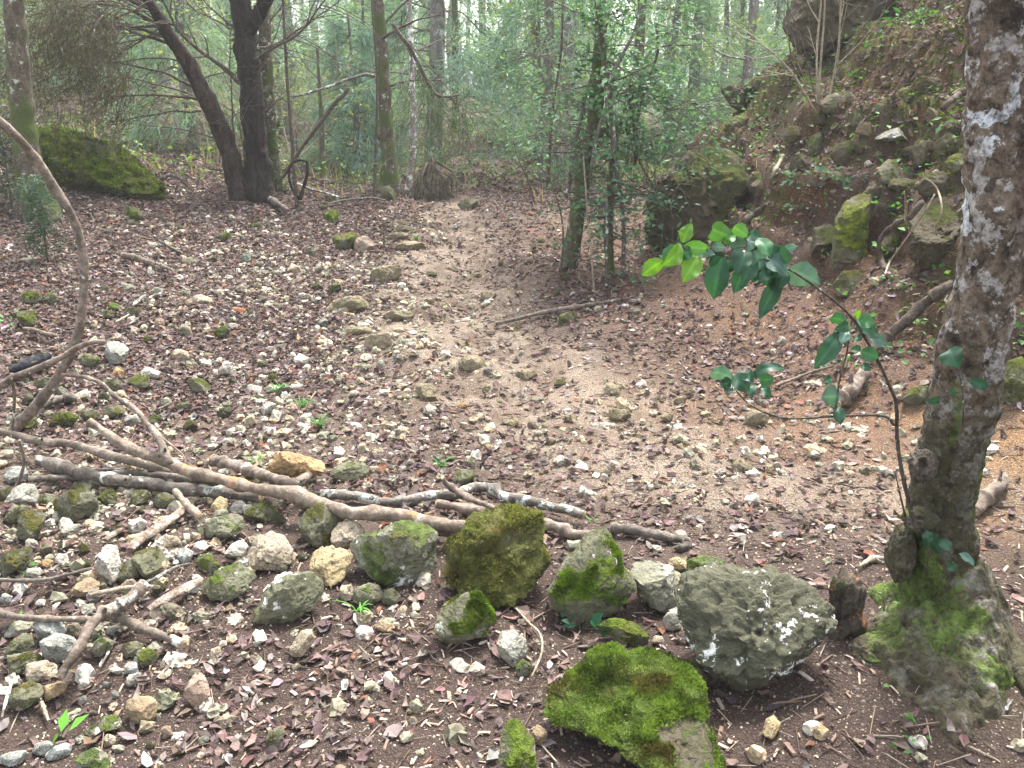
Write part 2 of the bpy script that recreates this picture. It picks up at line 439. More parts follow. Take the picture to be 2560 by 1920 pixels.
M['bark_twig'] = mat_bark('twig_bark', (.075, .060, .047), (.17, .140, .112), 40, .4, lich=(.40, .42, .38), lich_amt=.2)
M['bark_far'] = mat_bark('far_trunk_bark', (.15, .135, .125), (.30, .275, .25), 9, .2, lich=(.45, .48, .44), lich_amt=.3)
M['log'] = mat_bark('log_bark', (.150, .118, .092), (.315, .258, .210), 14, .6, lich=(.56, .58, .52), lich_amt=.16, patch=(.09, .07, .055), patch_amt=.30)
M['log_dark'] = mat_bark('dark_log_bark', (.092, .078, .065), (.215, .186, .155), 14, .6, lich=(.42, .45, .40), lich_amt=.26, moss_amt=.2)
M['log_lichen'] = mat_bark('lichen_log_bark', (.135, .120, .100), (.275, .250, .215), 22, .6, lich=(.52, .56, .51), lich_amt=.52)
M['log_orange'] = mat_bark('peeling_log_bark', (.175, .135, .100), (.36, .290, .230), 13, .6, lich=(.54, .48, .40), lich_amt=.22, patch=(.37, .165, .075), patch_amt=.24)
M['wood_cut'] = mat_bark('fresh_cut_wood', (.40, .29, .17), (.62, .50, .34), 60, 1.0)
M['wood_rot'] = mat_bark('rotten_wood', (.16, .105, .075), (.52, .44, .37), 30, .12, bump=1.0, dist=.02)
M['char'] = mat_bark('charred_wood', (.012, .013, .017), (.035, .037, .045), 30, .3)
M['knot'] = mat_bark('knot_bark', (.075, .062, .048), (.21, .175, .135), 40, .8, moss_amt=.25)
M['root'] = mat_bark('root_bark', (.060, .046, .036), (.160, .125, .098), 22, .3, moss_amt=.1)
M['pale_twig'] = mat_bark('pale_dry_twig', (.30, .245, .170), (.52, .45, .34), 40, .3)
# ------------------------------------------------------------------ ground sheet
def spaced(segs):
    out = []
    for a, b, st in segs: out.append(np.arange(a, b - 1e-6, st))
    return np.concatenate(out + [[segs[-1][1]]])
gx = spaced([(-420, -60, 40), (-60, -16, 4), (-16, -6.5, .5), (-6.5, -4, .08), (-4, 4.2, .032), (4.2, 8, .12), (8, 20, 1), (20, 60, 5), (60, 420, 40)])
gy = spaced([(-30, -2, 4), (-2, 1.1, .25), (1.1, 6.5, .03), (6.5, 12, .055), (12, 22, .25), (22, 40, 1), (40, 100, 6), (100, 640, 60)])
X, Y = np.meshgrid(gx, gy)
Z = H(X, Y)
V = np.stack([X.ravel(), Y.ravel(), Z.ravel()], 1)
nx, ny = len(gx), len(gy)
ii = (np.arange(ny - 1)[:, None] * nx + np.arange(nx - 1)[None, :]).ravel()
F = np.stack([ii, ii + 1, ii + nx + 1, ii + nx], 1)

def path_mask(P, pts, widths):
    """1 near a polyline in the plane, 0 beyond its width"""
    best = np.zeros(len(P))
    for k in range(len(pts) - 1):
        a, b = np.array(pts[k]), np.array(pts[k + 1]); d = b - a
        t = np.clip(((P - a) @ d) / (d @ d), 0, 1)
        dist = np.linalg.norm(P - (a + t[:, None] * d), axis=1)
        wd = widths[k] * (1 - t) + widths[k + 1] * t
        best = np.maximum(best, 1 - sstep(.45, 1.25, dist / wd))
    return best
TRAIL_PX = [(1075, 520), (1110, 580), (1070, 680), (1085, 800), (1180, 900), (1380, 1010), (1650, 1100), (2000, 1160), (2420, 1200), (2700, 1260)]
TRAIL_W = [.42, .45, .5, .6, .7, .7, .7, .7, .7, .7]
TRAIL = [tuple(G(*p)[0][:2]) for p in TRAIL_PX]

def masks(x, y):
    P = np.stack([x, y], 1)
    P3 = np.stack([x, y, 0 * x], 1)
    near = (np.abs(x) < 9) & (y > 0) & (y < 16)
    tr = np.zeros(len(x)); tr[near] = path_mask(P[near] + .22 * np.stack([fbm(P3[near] * 1.3, 3), fbm(P3[near] * 1.3 + 50, 3)], 1), TRAIL, TRAIL_W)
    nz = fbm(P3 * 1.7 + 4, 3)
    s = x - foot(y)
    red = sstep(-.75, .0, s + .25 * nz) * sstep(2.9, 3.6, y) * (1 - sstep(7.5, 9.5, y)) * (1 - .6 * sstep(.7, 1.3, s))
    hum = (1 - sstep(2.35, 2.95, y + .25 * nz)) + .75 * sstep(.2, 1.2, -x - .9 + .3 * nz) * sstep(3.4, 5, y)
    hum = np.clip(hum + .8 * sstep(.75, 1.2, s + .3 * nz), 0, 1)
    mo = np.clip(sstep(1.1, 1.7, s) * .62 + .38 * sstep(.3, 1, s) + .85 * fbm(P3 * 2.3 + 40, 3) - .25, 0, 1) * (s > -.2)
    mo = mo + .6 * np.exp(-(((x - 1.45) / .35) ** 2 + ((y - 1.75) / .3) ** 2)) * (.6 + nz)
    global BANK
    BANK = sstep(.55, 1.0, s + .25 * nz) * (1 - sstep(20, 40, y))
    return tr, red, hum, np.clip(mo, 0, 1)
tr_, red_, hum_, mo_ = masks(V[:, 0], V[:, 1])
ochre_ = np.zeros(len(V))
for u_, v_, r_, k_ in ((2470, 1130, .30, 1.0), (2520, 1330, .32, .8), (2290, 1040, .16, .9), (1830, 800, .22, .45), (2100, 1010, .3, .5), (1700, 1000, .4, .3), (2380, 1420, .2, .6)):
    g_ = G(u_, v_)[0]; ochre_ = np.maximum(ochre_, k_ * np.exp(-((V[:, 0] - g_[0]) ** 2 + (V[:, 1] - g_[1]) ** 2) / r_ ** 2))
gme = new_mesh('ground', V, [F], None, True, {'trail': tr_, 'red': red_, 'humus': hum_, 'mossy': mo_, 'bank': BANK, 'ochre': ochre_})
ground = link('ground', gme, M['ground']); tag(ground, 'leaf strewn forest soil with a worn earth trail and a steep bank', 'ground', kind='structure')
# ------------------------------------------------------------------ rocks
CROP = {'F': (0, 0, 1.1573), 'c1': (0, 1000, .2893), 'c2': (640, 1150, .2893), 'c3': (1280, 1200, .3617), 'c4': (0, 1440, .2893), 'c5': (0, 1280, .5787),
        'c6': (1280, 1280, .5787), 'r1': (0, 0, .5787), 'r2': (1280, 0, .5787), 'r3': (0, 640, .5787), 'r4': (1280, 640, .5787),
        'd3': (1280, 200, .2893), 'd4': (1920, 200, .2893), 'd5': (1560, 520, .2893), 'e1': (0, 0, .2893), 'e2': (640, 80, .2893), 'e6': (0, 560, .2893)}
def px(crop, pts):
    a, b, k = CROP[crop]
    return [(a + p[0] * k, b + p[1] * k) for p in pts]

GREEN_D, GREEN_L = (.040, .060, .012), (.15, .21, .028)
OLIVE_D, OLIVE_L = (.045, .045, .012), (.140, .130, .030)
#            tint, algae, moss, lichen, moss dark, moss light
STYLE = {
    'cream': ((.58, .49, .37), .12, 0, .15, GREEN_D, GREEN_L), 'white': ((.72, .68, .60), 0, 0, .3, GREEN_D, GREEN_L),
    'yellow': ((.66, .52, .29), .02, 0, 0, GREEN_D, GREEN_L), 'orange': ((.58, .37, .18), .05, 0, .2, GREEN_D, GREEN_L),
    'grey': ((.38, .37, .27), .48, .26, .25, GREEN_D, GREEN_L), 'pale': ((.50, .49, .43), .26, 0, .5, GREEN_D, GREEN_L),
    'blue': ((.47, .50, .48), .25, 0, .4, GREEN_D, GREEN_L), 'dark': ((.22, .21, .15), .80, .32, .1, OLIVE_D, OLIVE_L),
    'olive': ((.30, .26, .16), .60, .34, .1, OLIVE_D, OLIVE_L), 'mossy': ((.28, .27, .19), .55, .58, .12, OLIVE_D, (.13, .16, .025)),
    'green': ((.28, .26, .18), .45, .62, .1, GREEN_D, (.16, .23, .022)), 'tan': ((.44, .32, .20), .15, 0, .1, GREEN_D, GREEN_L),
    'gmix': ((.47, .47, .38), .36, .62, .75, (.05, .07, .022), (.17, .22, .06)),
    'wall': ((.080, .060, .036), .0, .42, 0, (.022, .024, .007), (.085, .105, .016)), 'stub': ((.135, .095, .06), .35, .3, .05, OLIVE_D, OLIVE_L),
    'trail': ((.38, .31, .21), .28, .20, .1, OLIVE_D, OLIVE_L), 'earthy': ((.25, .17, .105), .25, .15, .05, OLIVE_D, OLIVE_L),
}
def style(o, st, rs=None):
    t, al, mo, li, md, ml = STYLE[st]
    if rs is not None:
        f = 1 + rs.normal(0, .10); t = tuple(max(.03, a * f * (1 + rs.normal(0, .035))) for a in t); al = max(0, al + rs.normal(0, .12)); mo = mo if mo == 0 else max(0, mo + rs.normal(0, .12))
    o['tint'] = tuple(float(a) for a in t); o['algae'] = float(al); o['moss_amount'] = float(mo); o['lichen'] = float(li)
    o['moss_dark'] = tuple(float(a) for a in md); o['moss_light'] = tuple(float(a) for a in ml)

def carve(P, rm, rs, facets=9, lump=.12, fine=.035, ridge=.06, front=False):
    """knock flat faces into a body of size rm and roughen it"""
    sd_ = rs.uniform(-50, 50, 3)
    c = P.mean(0)
    Q = P - c
    for _ in range(facets):
        n = rs.normal(size=3)
        if front: n = n * np.array([.75, .2, .75]) + np.array([0, -rs.uniform(.8, 1.3), 0])
        n /= np.linalg.norm(n)
        d = Q @ n; lim = np.percentile(d, rs.uniform(76, 94))
        Q = Q - np.outer(np.maximum(d - lim, 0) * .88, n)
    U = Q / np.maximum(np.linalg.norm(Q, axis=1, keepdims=True), 1e-9)
    f = lump * fbm(Q / rm * 1.4 + sd_, 2) + ridge * (.5 - 2 * np.abs(fbm(Q / rm * 2.6 + sd_ + 9, 3))) + fine * fbm(Q / rm * 7 + sd_ + 3, 4) + fine * .5 * fbm(Q / rm * 17 + sd_ + 33, 3) - fine * .9 * np.maximum(fbm(Q / rm * 5 + sd_ + 70, 2) - .18, 0) * 4
    return c + Q + U * (rm * f)[:, None]

def moss_attr(Q, N, amt, rm, rs):
    sd_ = rs.uniform(-50, 50, 3)
    n = fbm(Q / rm * 1.5 + sd_, 3)
    return np.clip(amt + .45 * (N[:, 2] - .35) + .75 * n - .15, 0, 1.2) * (1 if amt > 0 else 0)

def rock_mesh_from_outline(name, pts, st, seed, depth=.85, sub=None, sink=.12, tall=1.0, base=None, facets=8, fine=.04, dist=None, lean=.25, moss=None):
    rs = np.random.default_rng(seed)
    P = np.array(pts, float)
    P = P.mean(0) + (P - P.mean(0)) * 1.06
    if st in ('wall', 'stub') or (P[:, 0].min() > 1880 and P[:, 1].max() < 700): P = P.mean(0) + (P - P.mean(0)) * 1.14
    closed = np.vstack([P, P[:1]])
    dens = np.vstack([closed[k] + (closed[k + 1] - closed[k]) * t for k in range(len(P)) for t in np.linspace(0, 1, 14, endpoint=False)[:, None]])
    c = (dens.min(0) + dens.max(0)) / 2
    ext = max(np.ptp(dens[:, 0]), np.ptp(dens[:, 1]))
    if base is None:
        low = dens[dens[:, 1] > dens[:, 1].max() - .18 * np.ptp(dens[:, 1])]
        base = (low[:, 0].mean(), dens[:, 1].max() - .03 * np.ptp(dens[:, 1]))
    pb, tb = G(*base)
    if st in ('wall', 'stub', 'mossy', 'earthy') and P[:, 0].min() > 1880 and P[:, 1].max() < 720: sink = max(sink, .42)
    if dist: tb = dist
    d = dens - c
    th = np.arctan2(-d[:, 1], d[:, 0]); r = np.hypot(d[:, 0], d[:, 1])
    o = np.argsort(th); th, r = th[o], r[o]
    tg = np.linspace(-pi, pi, 361)
    rg = np.interp(tg, np.concatenate([th - 2 * pi, th, th + 2 * pi]), np.concatenate([r, r, r]))
    k = np.exp(-.5 * (np.arange(-6, 7) / 2.5) ** 2); k /= k.sum()
    rg = np.convolve(np.pad(rg[:-1], 6, mode='wrap'), k, mode='valid'); rg = np.append(rg, rg[0])
    rm_px = r.mean(); rm = rm_px * tb / FPX
    tc = tb + sink * rm
    if sub is None: sub = 5 if ext > 95 else (4 if ext > 34 else 3)
    U, F3 = ico(sub)
    rho = np.hypot(U[:, 0], U[:, 2]); ang = np.arctan2(U[:, 2], U[:, 0])
    R = np.interp(ang, tg, rg) * tc / FPX
    # keep the silhouette, inflate the body away from and towards the viewer
    A = np.maximum(rho, 1e-6)
    prof = A ** .68
    q = np.stack([U[:, 0] / A * prof * R, np.sign(U[:, 1]) * np.abs(U[:, 1]) ** .95 * depth * rm, U[:, 2] / A * prof * R], 1)
    q = carve(q, rm, rs, facets, .045, fine, .075, True)
    cw = CAM + tc * ray(*c)
    W = cw + q[:, :1] * RIGHT + q[:, 1:2] * FWD + q[:, 2:] * UP * tall
    W = CAM + (W - CAM) * (1 + lean * q[:, 2:] / tc)
    N = vnormals(W, F3)
    mo = moss_attr(q, N, STYLE[st][2] if moss is None else moss, rm, rs)
    origin = np.array([cw[0], cw[1], min(hz(cw[0], cw[1]), W[:, 2].max() - .3 * rm)])
    me = new_mesh(name, W - origin, [F3], None, True, {'moss': mo})
    return me, origin, rm, W, N, F3, mo

ROCKS = []          # name, object, centre px, size
_seed = [100]
def rock(crop, pts, st, label, cat='rock', name='limestone_rock', group=None, **kw):
    _seed[0] += 1
    p = px(crop, pts)
    me, org, rm, W, N, F3, mo = rock_mesh_from_outline(name, p, st, _seed[0], **kw)
    o = link(name, me, M['rock'], None, org); style(o, st)
    tag(o, label, cat, group)
    o_c = np.array(p).mean(0)
    ROCKS.append((o, o_c, rm, W, N, F3, mo))
    return o

def fronds(parent, W, N, F3, mo, count, size, cols, seed, origin, name='moss', thr=.55):
    """a cushion of real moss: small upright fronds over the mossy part of a surface"""
    rs = np.random.default_rng(seed)
    fm = mo[F3].mean(1); vis = fm > thr
    ff = F3[vis]
    if len(ff) < 5: return None
    a, b, c = W[ff[:, 0]], W[ff[:, 1]], W[ff[:, 2]]
    ar = np.linalg.norm(np.cross(b - a, c - a), axis=1); pr = ar * np.clip((fm[vis] - thr) * 4, .1, 1); pr = pr / pr.sum()
    k = rs.choice(len(ff), count, p=pr)
    u, v = rs.random(count), rs.random(count); fl = u + v > 1; u[fl], v[fl] = 1 - u[fl], 1 - v[fl]
    p = a[k] + (b - a)[k] * u[:, None] + (c - a)[k] * v[:, None]
    n = N[ff[k, 0]] + rs.normal(0, .55, (count, 3)) + np.array([0, 0, .25]); n /= np.linalg.norm(n, axis=1, keepdims=True)
    t = np.cross(n, rs.normal(size=(count, 3))); t /= np.maximum(np.linalg.norm(t, axis=1, keepdims=True), 1e-9)
    s = size * rs.uniform(.4, 1.3, (count, 1)) * np.clip(1 + 1.6 * fbm(p * 16 + 8, 2), .35, 1.8)[:, None]
    V = np.stack([p - t * s * .42 - n * s * .2, p + t * s * .42 - n * s * .2, p + n * s], 1).reshape(-1, 3)
    F = np.arange(count * 3).reshape(-1, 3)
    clump = fbm(p * 22 + 5, 2)[:, None]
    c0, c1 = np.array(cols[0]), np.array(cols[1])
    cc = c0 + (c1 - c0) * np.clip(.45 + .9 * clump + rs.normal(0, .22, (count, 1)), 0, 1)
    dry = np.clip(fbm(p * 9 + 31, 3) * 2.2 - .15, 0, .85)[:, None]; cc = cc * (1 - dry) + dry * np.array([.105, .080, .030]) * rs.uniform(.5, 1.3, (count, 1))
    me = new_mesh(name, V - np.asarray(origin), [F], np.repeat(cc, 3, 0), False)
    return link(name, me, M['moss'], parent)

def mossed(o, count, size, cols, seed, thr=.55):
    for r in ROCKS:
        if r[0] is o: return fronds(o, r[3], r[4], r[5], r[6], count, size, cols, seed, np.array(o.location), 'moss', thr)

B = 'boulder'
r1 = rock('c3', [(1165,790),(1200,720),(1330,650),(1480,640),(1650,660),(1830,670),(2000,740),(2090,810),(2150,890),(2200,980),(2180,1080),(2110,1200),(2090,1360),(1990,1390),(1900,1460),(1690,1480),(1560,1440),(1420,1360),(1330,1200),(1240,1050),(1190,930)], 'pale', 'largest grey boulder with splashes of white lichen, left of the foreground trunk', B, 'boulder', depth=.9, sub=6, facets=9, fine=.075)
r1['algae'] = 1.05; r1['lichen'] = 1.0; r1['tint'] = (.27, .27, .21)
r2 = rock('c3', [(265,770),(320,690),(390,560),(470,450),(570,370),(660,345),(740,380),(790,460),(810,560),(820,640),(875,710),(860,760),(790,800),(740,870),(690,940),(610,930),(540,960),(420,990),(380,920),(300,850)], 'green', 'pointed boulder with bright green moss and round white lichen spots', B, 'boulder', depth=.75, sub=6, moss=.46)
r2['moss_amount'] = .6; r2['lichen'] = .85; r2['algae'] = .55
r3 = rock('c3', [(820,610),(860,580),(950,560),(1060,590),(1130,630),(1180,690),(1190,760),(1170,850),(1080,920),(1030,900),(940,860),(880,830),(865,770),(880,700)], 'pale', 'pale rough rock wedged between the pointed mossy boulder and the largest boulder', B, 'boulder')
r3['algae'] = .42
rock('c3', [(1190,690),(1200,600),(1240,550),(1330,530),(1440,550),(1530,620),(1500,700),(1350,720)], 'gmix', 'greenish flat topped rock behind the largest grey boulder', 'rock')
rock('c3', [(1080,600),(1090,550),(1150,535),(1215,570),(1200,620),(1130,630)], 'yellow', 'small yellow stone tucked behind the row of boulders', 'stone')
rock('c3', [(1045,970),(1080,920),(1140,910),(1190,950),(1190,1010),(1140,1045),(1070,1040)], 'pale', 'small pale round stone under the left edge of the largest boulder', 'stone')
r7 = rock('F', [(955,1200),(958,1175),(990,1160),(1000,1150),(1005,1132),(1020,1118),(1060,1105),(1130,1098),(1160,1112),(1170,1150),(1165,1180),(1190,1215),(1170,1245),(1140,1270),(1105,1300),(1060,1295),(1000,1275),(962,1245)], 'mossy', 'tall boulder wrapped in brownish olive moss at the end of the branch pile', B, 'boulder', depth=.8, sub=6, facets=6, fine=.06, moss=.95)
r7['moss_amount'] = .8; r7['moss_light'] = (.20, .205, .060); r7['moss_dark'] = (.070, .072, .022)
r8 = rock('c2', [(805,770),(840,700),(940,660),(1080,630),(1220,550),(1370,545),(1530,590),(1570,650),(1590,760),(1590,900),(1585,1010),(1510,1080),(1400,1100),(1290,1110),(1110,1070),(1010,1020),(900,950),(830,870)], 'gmix', 'angular grey and pale green boulder with a white crusted edge', B, 'boulder', depth=.8, sub=6, facets=12)
rock('c2', [(440,790),(530,750),(640,745),(740,780),(810,800),(820,880),(770,940),(750,1020),(680,1080),(610,1075),(560,1010),(475,990),(460,880)], 'yellow', 'bright yellow angular stone beside the angular grey green boulder', 'stone', facets=12)
rock('c2', [(655,690),(670,610),(720,550),(800,525),(880,545),(940,610),(920,680),(840,700),(790,770),(700,765)], 'cream', 'round cream stone with a grey top, above the bright yellow stone', 'stone')
rock('c2', [(370,560),(400,480),(480,400),(600,385),(720,430),(780,520),(690,560),(650,650),(640,720),(540,750),(430,680),(380,620)], 'dark', 'dark greyish rock right under the log, behind the round cream stone', 'rock')
rock('F', [(528,1205),(545,1165),(580,1150),(610,1160),(630,1190),(625,1215),(590,1230),(545,1222)], 'cream', 'large cream rock with a greenish right side, left of the bright yellow stone', 'rock')
rock('F', [(487,1195),(495,1175),(520,1168),(535,1180),(528,1208),(500,1212)], 'white', 'white stone touching the left side of the large cream rock', 'stone')
r14 = rock('c2', [(-10,1340),(60,1190),(170,1060),(300,1000),(420,985),(520,1010),(580,1060),(585,1150),(540,1250),(420,1330),(320,1390),(120,1420),(20,1400)], 'grey', 'flat slanting grey green rock lying before the bright yellow stone', 'rock')
r14['moss_amount'] = .3; r14['algae'] = .62
rock('F', [(437,1268),(470,1235),(510,1215),(540,1235),(553,1250),(530,1275),(495,1298),(460,1292)], 'grey', 'grey green rock with one white lichen patch, at the end of the rotten log', 'rock')
r16 = rock('c2', [(1570,1410),(1600,1330),(1700,1230),(1820,1165),(1920,1180),(2000,1290),(2080,1380),(2080,1430),(2000,1500),(1880,1540),(1800,1590),(1690,1610),(1590,1560),(1560,1480)], 'green', 'moss covered rock on bare soil in front of the tall olive boulder', 'rock', sub=6, moss=.66)
rock('c2', [(700,1190),(740,1090),(820,1080),(850,1140),(830,1200),(760,1230)], 'cream', 'small pale stone with a bluish top beside the slanting grey green rock', 'stone')
rock('c2', [(830,1200),(870,1110),(970,1070),(1060,1090),(1100,1170),(1060,1250),(960,1260),(870,1230)], 'grey', 'rounded greenish stone below the angular grey green boulder', 'stone')
rock('c2', [(1090,1230),(1110,1130),(1180,1110),(1245,1170),(1220,1230),(1150,1260)], 'dark', 'small dark stone tucked under the angular grey green boulder', 'stone')
rock('F', [(1072,1400),(1080,1370),(1110,1362),(1135,1385),(1140,1415),(1110,1440),(1080,1430)], 'pale', 'grey speckled stone half sunk in soil right of the moss covered rock', 'stone')
rock('F', [(1115,1440),(1130,1425),(1148,1440),(1140,1460),(1118,1462)], 'grey', 'small greenish stone just under the grey speckled stone', 'stone')
r21b = rock('c6', [(165,1010),(300,985),(450,1010),(560,1040),(660,1120),(700,1260),(400,1330),(150,1280)], 'dark', 'dark grey lower ledge shaded by the mossy foreground slab', B, 'boulder', depth=.8, sink=.5, base=(1500, 1905))
r21b['moss_amount'] = .05
r21 = rock('c6', [(500 + (a_ - 500) * .93, 860 + (b_ - 860) * .95) for a_, b_ in [(110,895),(180,770),(260,695),(320,680),(340,620),(430,588),(520,625),(620,615),(740,645),(835,735),(835,850),(880,1000),(920,1150),(700,1230),(600,1110),(520,1045),(400,965),(290,930),(170,930)]], 'green', 'big overhanging bedrock slab under thick green moss in the foreground', B, 'boulder', depth=.7, sub=6, facets=3, fine=.06, base=(1560, 1895), sink=.1, lean=.85, moss=.74)
r21['moss_amount'] = 1.0; r21['tint'] = (.105, .082, .056); r21['algae'] = 0.0; r21['lichen'] = 0.0; r21['moss_light'] = (.14, .21, .035); r21['moss_dark'] = (.040, .058, .010)
rock('F', [(1083,1590),(1095,1565),(1120,1560),(1150,1600),(1160,1690),(1080,1700)], 'green', 'mossy stone cut by the bottom edge, left of the foreground slab', 'stone')
rock('c6', [(85,960),(110,920),(150,950),(150,1000),(110,1015),(90,1000)], 'tan', 'small tan stone against the lower left corner of the foreground slab', 'stone')
rock('c6', [(370,490),(440,465),(540,480),(590,540),(600,570),(540,600),(450,560)], 'green', 'flat mossy stone level with the soil above the foreground slab', 'stone', depth=.6, sink=.5)
rock('c6', [(605,560),(620,535),(650,540),(660,560),(640,575)], 'cream', 'tiny cream stone at the right tip of the flat mossy stone', 'stone')
rock('c6', [(735,680),(760,640),(810,660),(850,740),(830,770),(770,740)], 'olive', 'bare brown knob at the right shoulder of the foreground slab', 'stone')
# left pile
rock('c1', [(50,880),(110,770),(190,725),(270,740),(310,820),(300,890),(220,920),(120,920),(60,910)], 'pale', 'rounded light green stone under the left end of the pile of branches', 'rock')
rock('c1', [(420,960),(450,850),(560,800),(700,780),(800,830),(825,930),(760,1000),(640,1070),(560,1040),(450,1040)], 'dark', 'biggest dark mossy rock under the cut log', 'rock')
rock('c1', [(600,760),(640,710),(760,700),(840,740),(830,810),(720,830),(620,820)], 'dark', 'flat dark stone resting on the biggest dark rock under the cut log', 'stone')
rock('c1', [(80,1200),(150,1130),(170,1000),(230,960),(330,960),(370,1010),(340,1110),(290,1200),(180,1240),(100,1230)], 'olive', 'olive brown upright rock left of the biggest dark mossy rock', 'rock')
rock('c1', [(-60,1450),(0,1340),(100,1300),(210,1260),(280,1310),(220,1400),(120,1480),(40,1540),(0,1540)], 'dark', 'dark rock at the left edge with a green seedling at its foot', 'rock')
rock('c1', [(780,1520),(830,1420),(880,1330),(900,1270),(980,1260),(1000,1340),(1020,1420),(1000,1540),(930,1610),(850,1580),(770,1560)], 'white', 'tall white pointed stone standing among the rubble', 'stone')
rock('c1', [(1140,1400),(1180,1320),(1290,1275),(1390,1310),(1430,1400),(1400,1480),(1300,1540),(1200,1520),(1160,1450)], 'olive', 'moss topped tan rock right of the tall white stone', 'rock')
rock('c1', [(1030,1540),(1050,1440),(1100,1390),(1160,1420),(1180,1500),(1130,1580),(1060,1600)], 'dark', 'dark olive stone squeezed between tall white stone and moss topped rock', 'stone')
rock('c1', [(1735,1110),(1760,1050),(1900,1010),(2050,995),(2110,1050),(2090,1120),(1980,1180),(1850,1220),(1750,1190)], 'grey', 'broad grey rock with pale bands below the orange cut stub', 'rock')
rock('c1', [(1970,950),(2010,890),(2080,865),(2130,920),(2100,980),(2010,985)], 'white', 'white stone above the broad pale banded rock', 'stone')
rock('c1', [(1820,950),(1830,870),(1890,835),(1960,860),(1960,930),(1900,990),(1840,980)], 'yellow', 'yellowish stone with a grey right half, right of the orange cut stub', 'stone')
rock('F', [(527,1110),(545,1090),(575,1087),(600,1100),(600,1115),(580,1128),(545,1128)], 'green', 'small rock with a bright moss cap just under the peeling log', 'stone')
rock('c1', [(1290,890),(1340,820),(1420,805),(1500,830),(1510,890),(1430,940),(1330,930)], 'dark', 'dark rounded stone under the cut log left of the orange stub', 'stone')
rock('c1', [(1110,830),(1150,780),(1260,780),(1300,830),(1240,890),(1150,910)], 'dark', 'dark bluish stone in the shade under the middle of the cut log', 'stone')
rock('c1', [(830,860),(870,780),(960,770),(1010,830),(990,900),(900,910)], 'mossy', 'shaded mossy stone right of the biggest dark rock under the log', 'stone')
rock('c1', [(30,650),(90,570),(200,580),(240,650),(200,710),(90,720)], 'blue', 'bluish grey stone beside the left end of the branch pile', 'stone')
rock('c1', [(1060,1110),(1110,1050),(1200,1020),(1260,1060),(1240,1120),(1150,1150)], 'white', 'white knobbly stone left of the flaky driftwood', 'stone')
rock('c1', [(1055,1230),(1110,1170),(1200,1150),(1230,1180),(1190,1230),(1100,1250)], 'yellow', 'cream yellow stone below the white knobbly stone by the driftwood', 'stone')
rock('c1', [(1385,1230),(1430,1170),(1520,1180),(1560,1240),(1480,1270),(1400,1270)], 'cream', 'cream stone right of the lower end of the flaky driftwood', 'stone')
rock('c1', [(1660,1290),(1700,1230),(1760,1215),(1800,1270),(1750,1320),(1680,1330)], 'white', 'white stone between the broad banded rock and the rotten log', 'stone')
rock('c1', [(1510,1360),(1530,1290),(1600,1280),(1670,1320),(1640,1390),(1560,1410)], 'blue', 'pale bluish stone left of the white stone above the rotten log', 'stone')
rock('c1', [(520,1160),(560,1100),(680,1070),(680,1130),(600,1190)], 'pale', 'flat grey stone below the biggest dark mossy rock', 'stone')
rock('c1', [(200,1520),(240,1460),(330,1450),(370,1500),(310,1540),(230,1550)], 'pale', 'pale greenish stone under the orange stone near the left edge', 'stone')
rock('c1', [(310,1440),(380,1380),(450,1390),(470,1430),(400,1450)], 'orange', 'orange yellow stone near the left edge', 'stone')
rock('c1', [(-40,820),(0,760),(60,740),(100,780),(70,860),(0,880)], 'olive', 'olive stone at the left edge behind the rounded light green stone', 'stone')
rock('c1', [(330,880),(380,810),(460,820),(470,870),(410,910),(340,910)], 'grey', 'small grey stone between light green stone and biggest dark rock', 'stone')
rock('c1', [(1670,1400),(1720,1340),(1820,1330),(1840,1400),(1900,1430),(1860,1500),(1760,1500),(1700,1450)], 'mossy', 'low mossy stone above the rotten log', 'stone')
rock('c1', [(1680,1200),(1700,1110),(1750,1100),(1760,1190)], 'olive', 'olive stone against the left side of the broad banded rock', 'stone')
rock('c1', [(50,1060),(60,980),(180,910),(250,930),(200,1020),(120,1070)], 'olive', 'long olive stone behind the upright olive brown rock', 'stone')
rock('c1', [(330,1300),(370,1240),(440,1270),(440,1320),(370,1340)], 'dark', 'small dark stone right of the seedling by the left edge', 'stone')
rock('c1', [(465,1400),(500,1330),(570,1340),(590,1390),(530,1420)], 'white', 'small white stone right of the orange yellow stone', 'stone')
# lower left
rock('c4', [(255,470),(290,380),(380,345),(480,380),(550,480),(510,560),(400,600),(300,570)], 'blue', 'round grey stone behind the forked branch, upper of two', 'rock')
rock('c4', [(320,640),(370,550),(470,505),(580,530),(660,600),(630,690),(540,750),(430,770),(350,720)], 'blue', 'round pale grey stone touching the forked branch, lower of two', 'rock')
rock('c4', [(0,490),(80,420),(200,380),(270,400),(250,470),(130,520),(30,530)], 'pale', 'long pale stone under the thin arm of the forked branch at the left', 'stone')
rock('c4', [(50,660),(110,560),(190,500),(260,520),(280,620),(220,690),(100,710)], 'olive', 'olive mossy stone left of the two round grey stones', 'stone')
rock('c4', [(10,700),(120,690),(220,670),(330,690),(350,740),(280,820),(130,860),(30,800)], 'olive', 'wide olive brown stone below the olive mossy stone', 'stone')
rock('c4', [(180,800),(260,760),(380,745),(470,780),(480,850),(400,900),(260,900)], 'cream', 'cream rugged stone left of the cut end of the forked branch', 'stone')
rock('c4', [(80,1080),(120,980),(230,920),(340,940),(350,1030),(270,1120),(170,1180),(100,1180)], 'olive', 'broad olive rock near the left edge below the cream rugged stone', 'rock')
rock('c4', [(320,1040),(380,960),(500,920),(570,940),(540,1010),(440,1060),(370,1100)], 'tan', 'tan stone right of the broad olive rock', 'stone')
rock('c4', [(755,680),(780,600),(880,540),(960,570),(950,650),(850,700),(770,720)], 'grey', 'greenish stone right of the lower arm of the forked branch', 'stone')
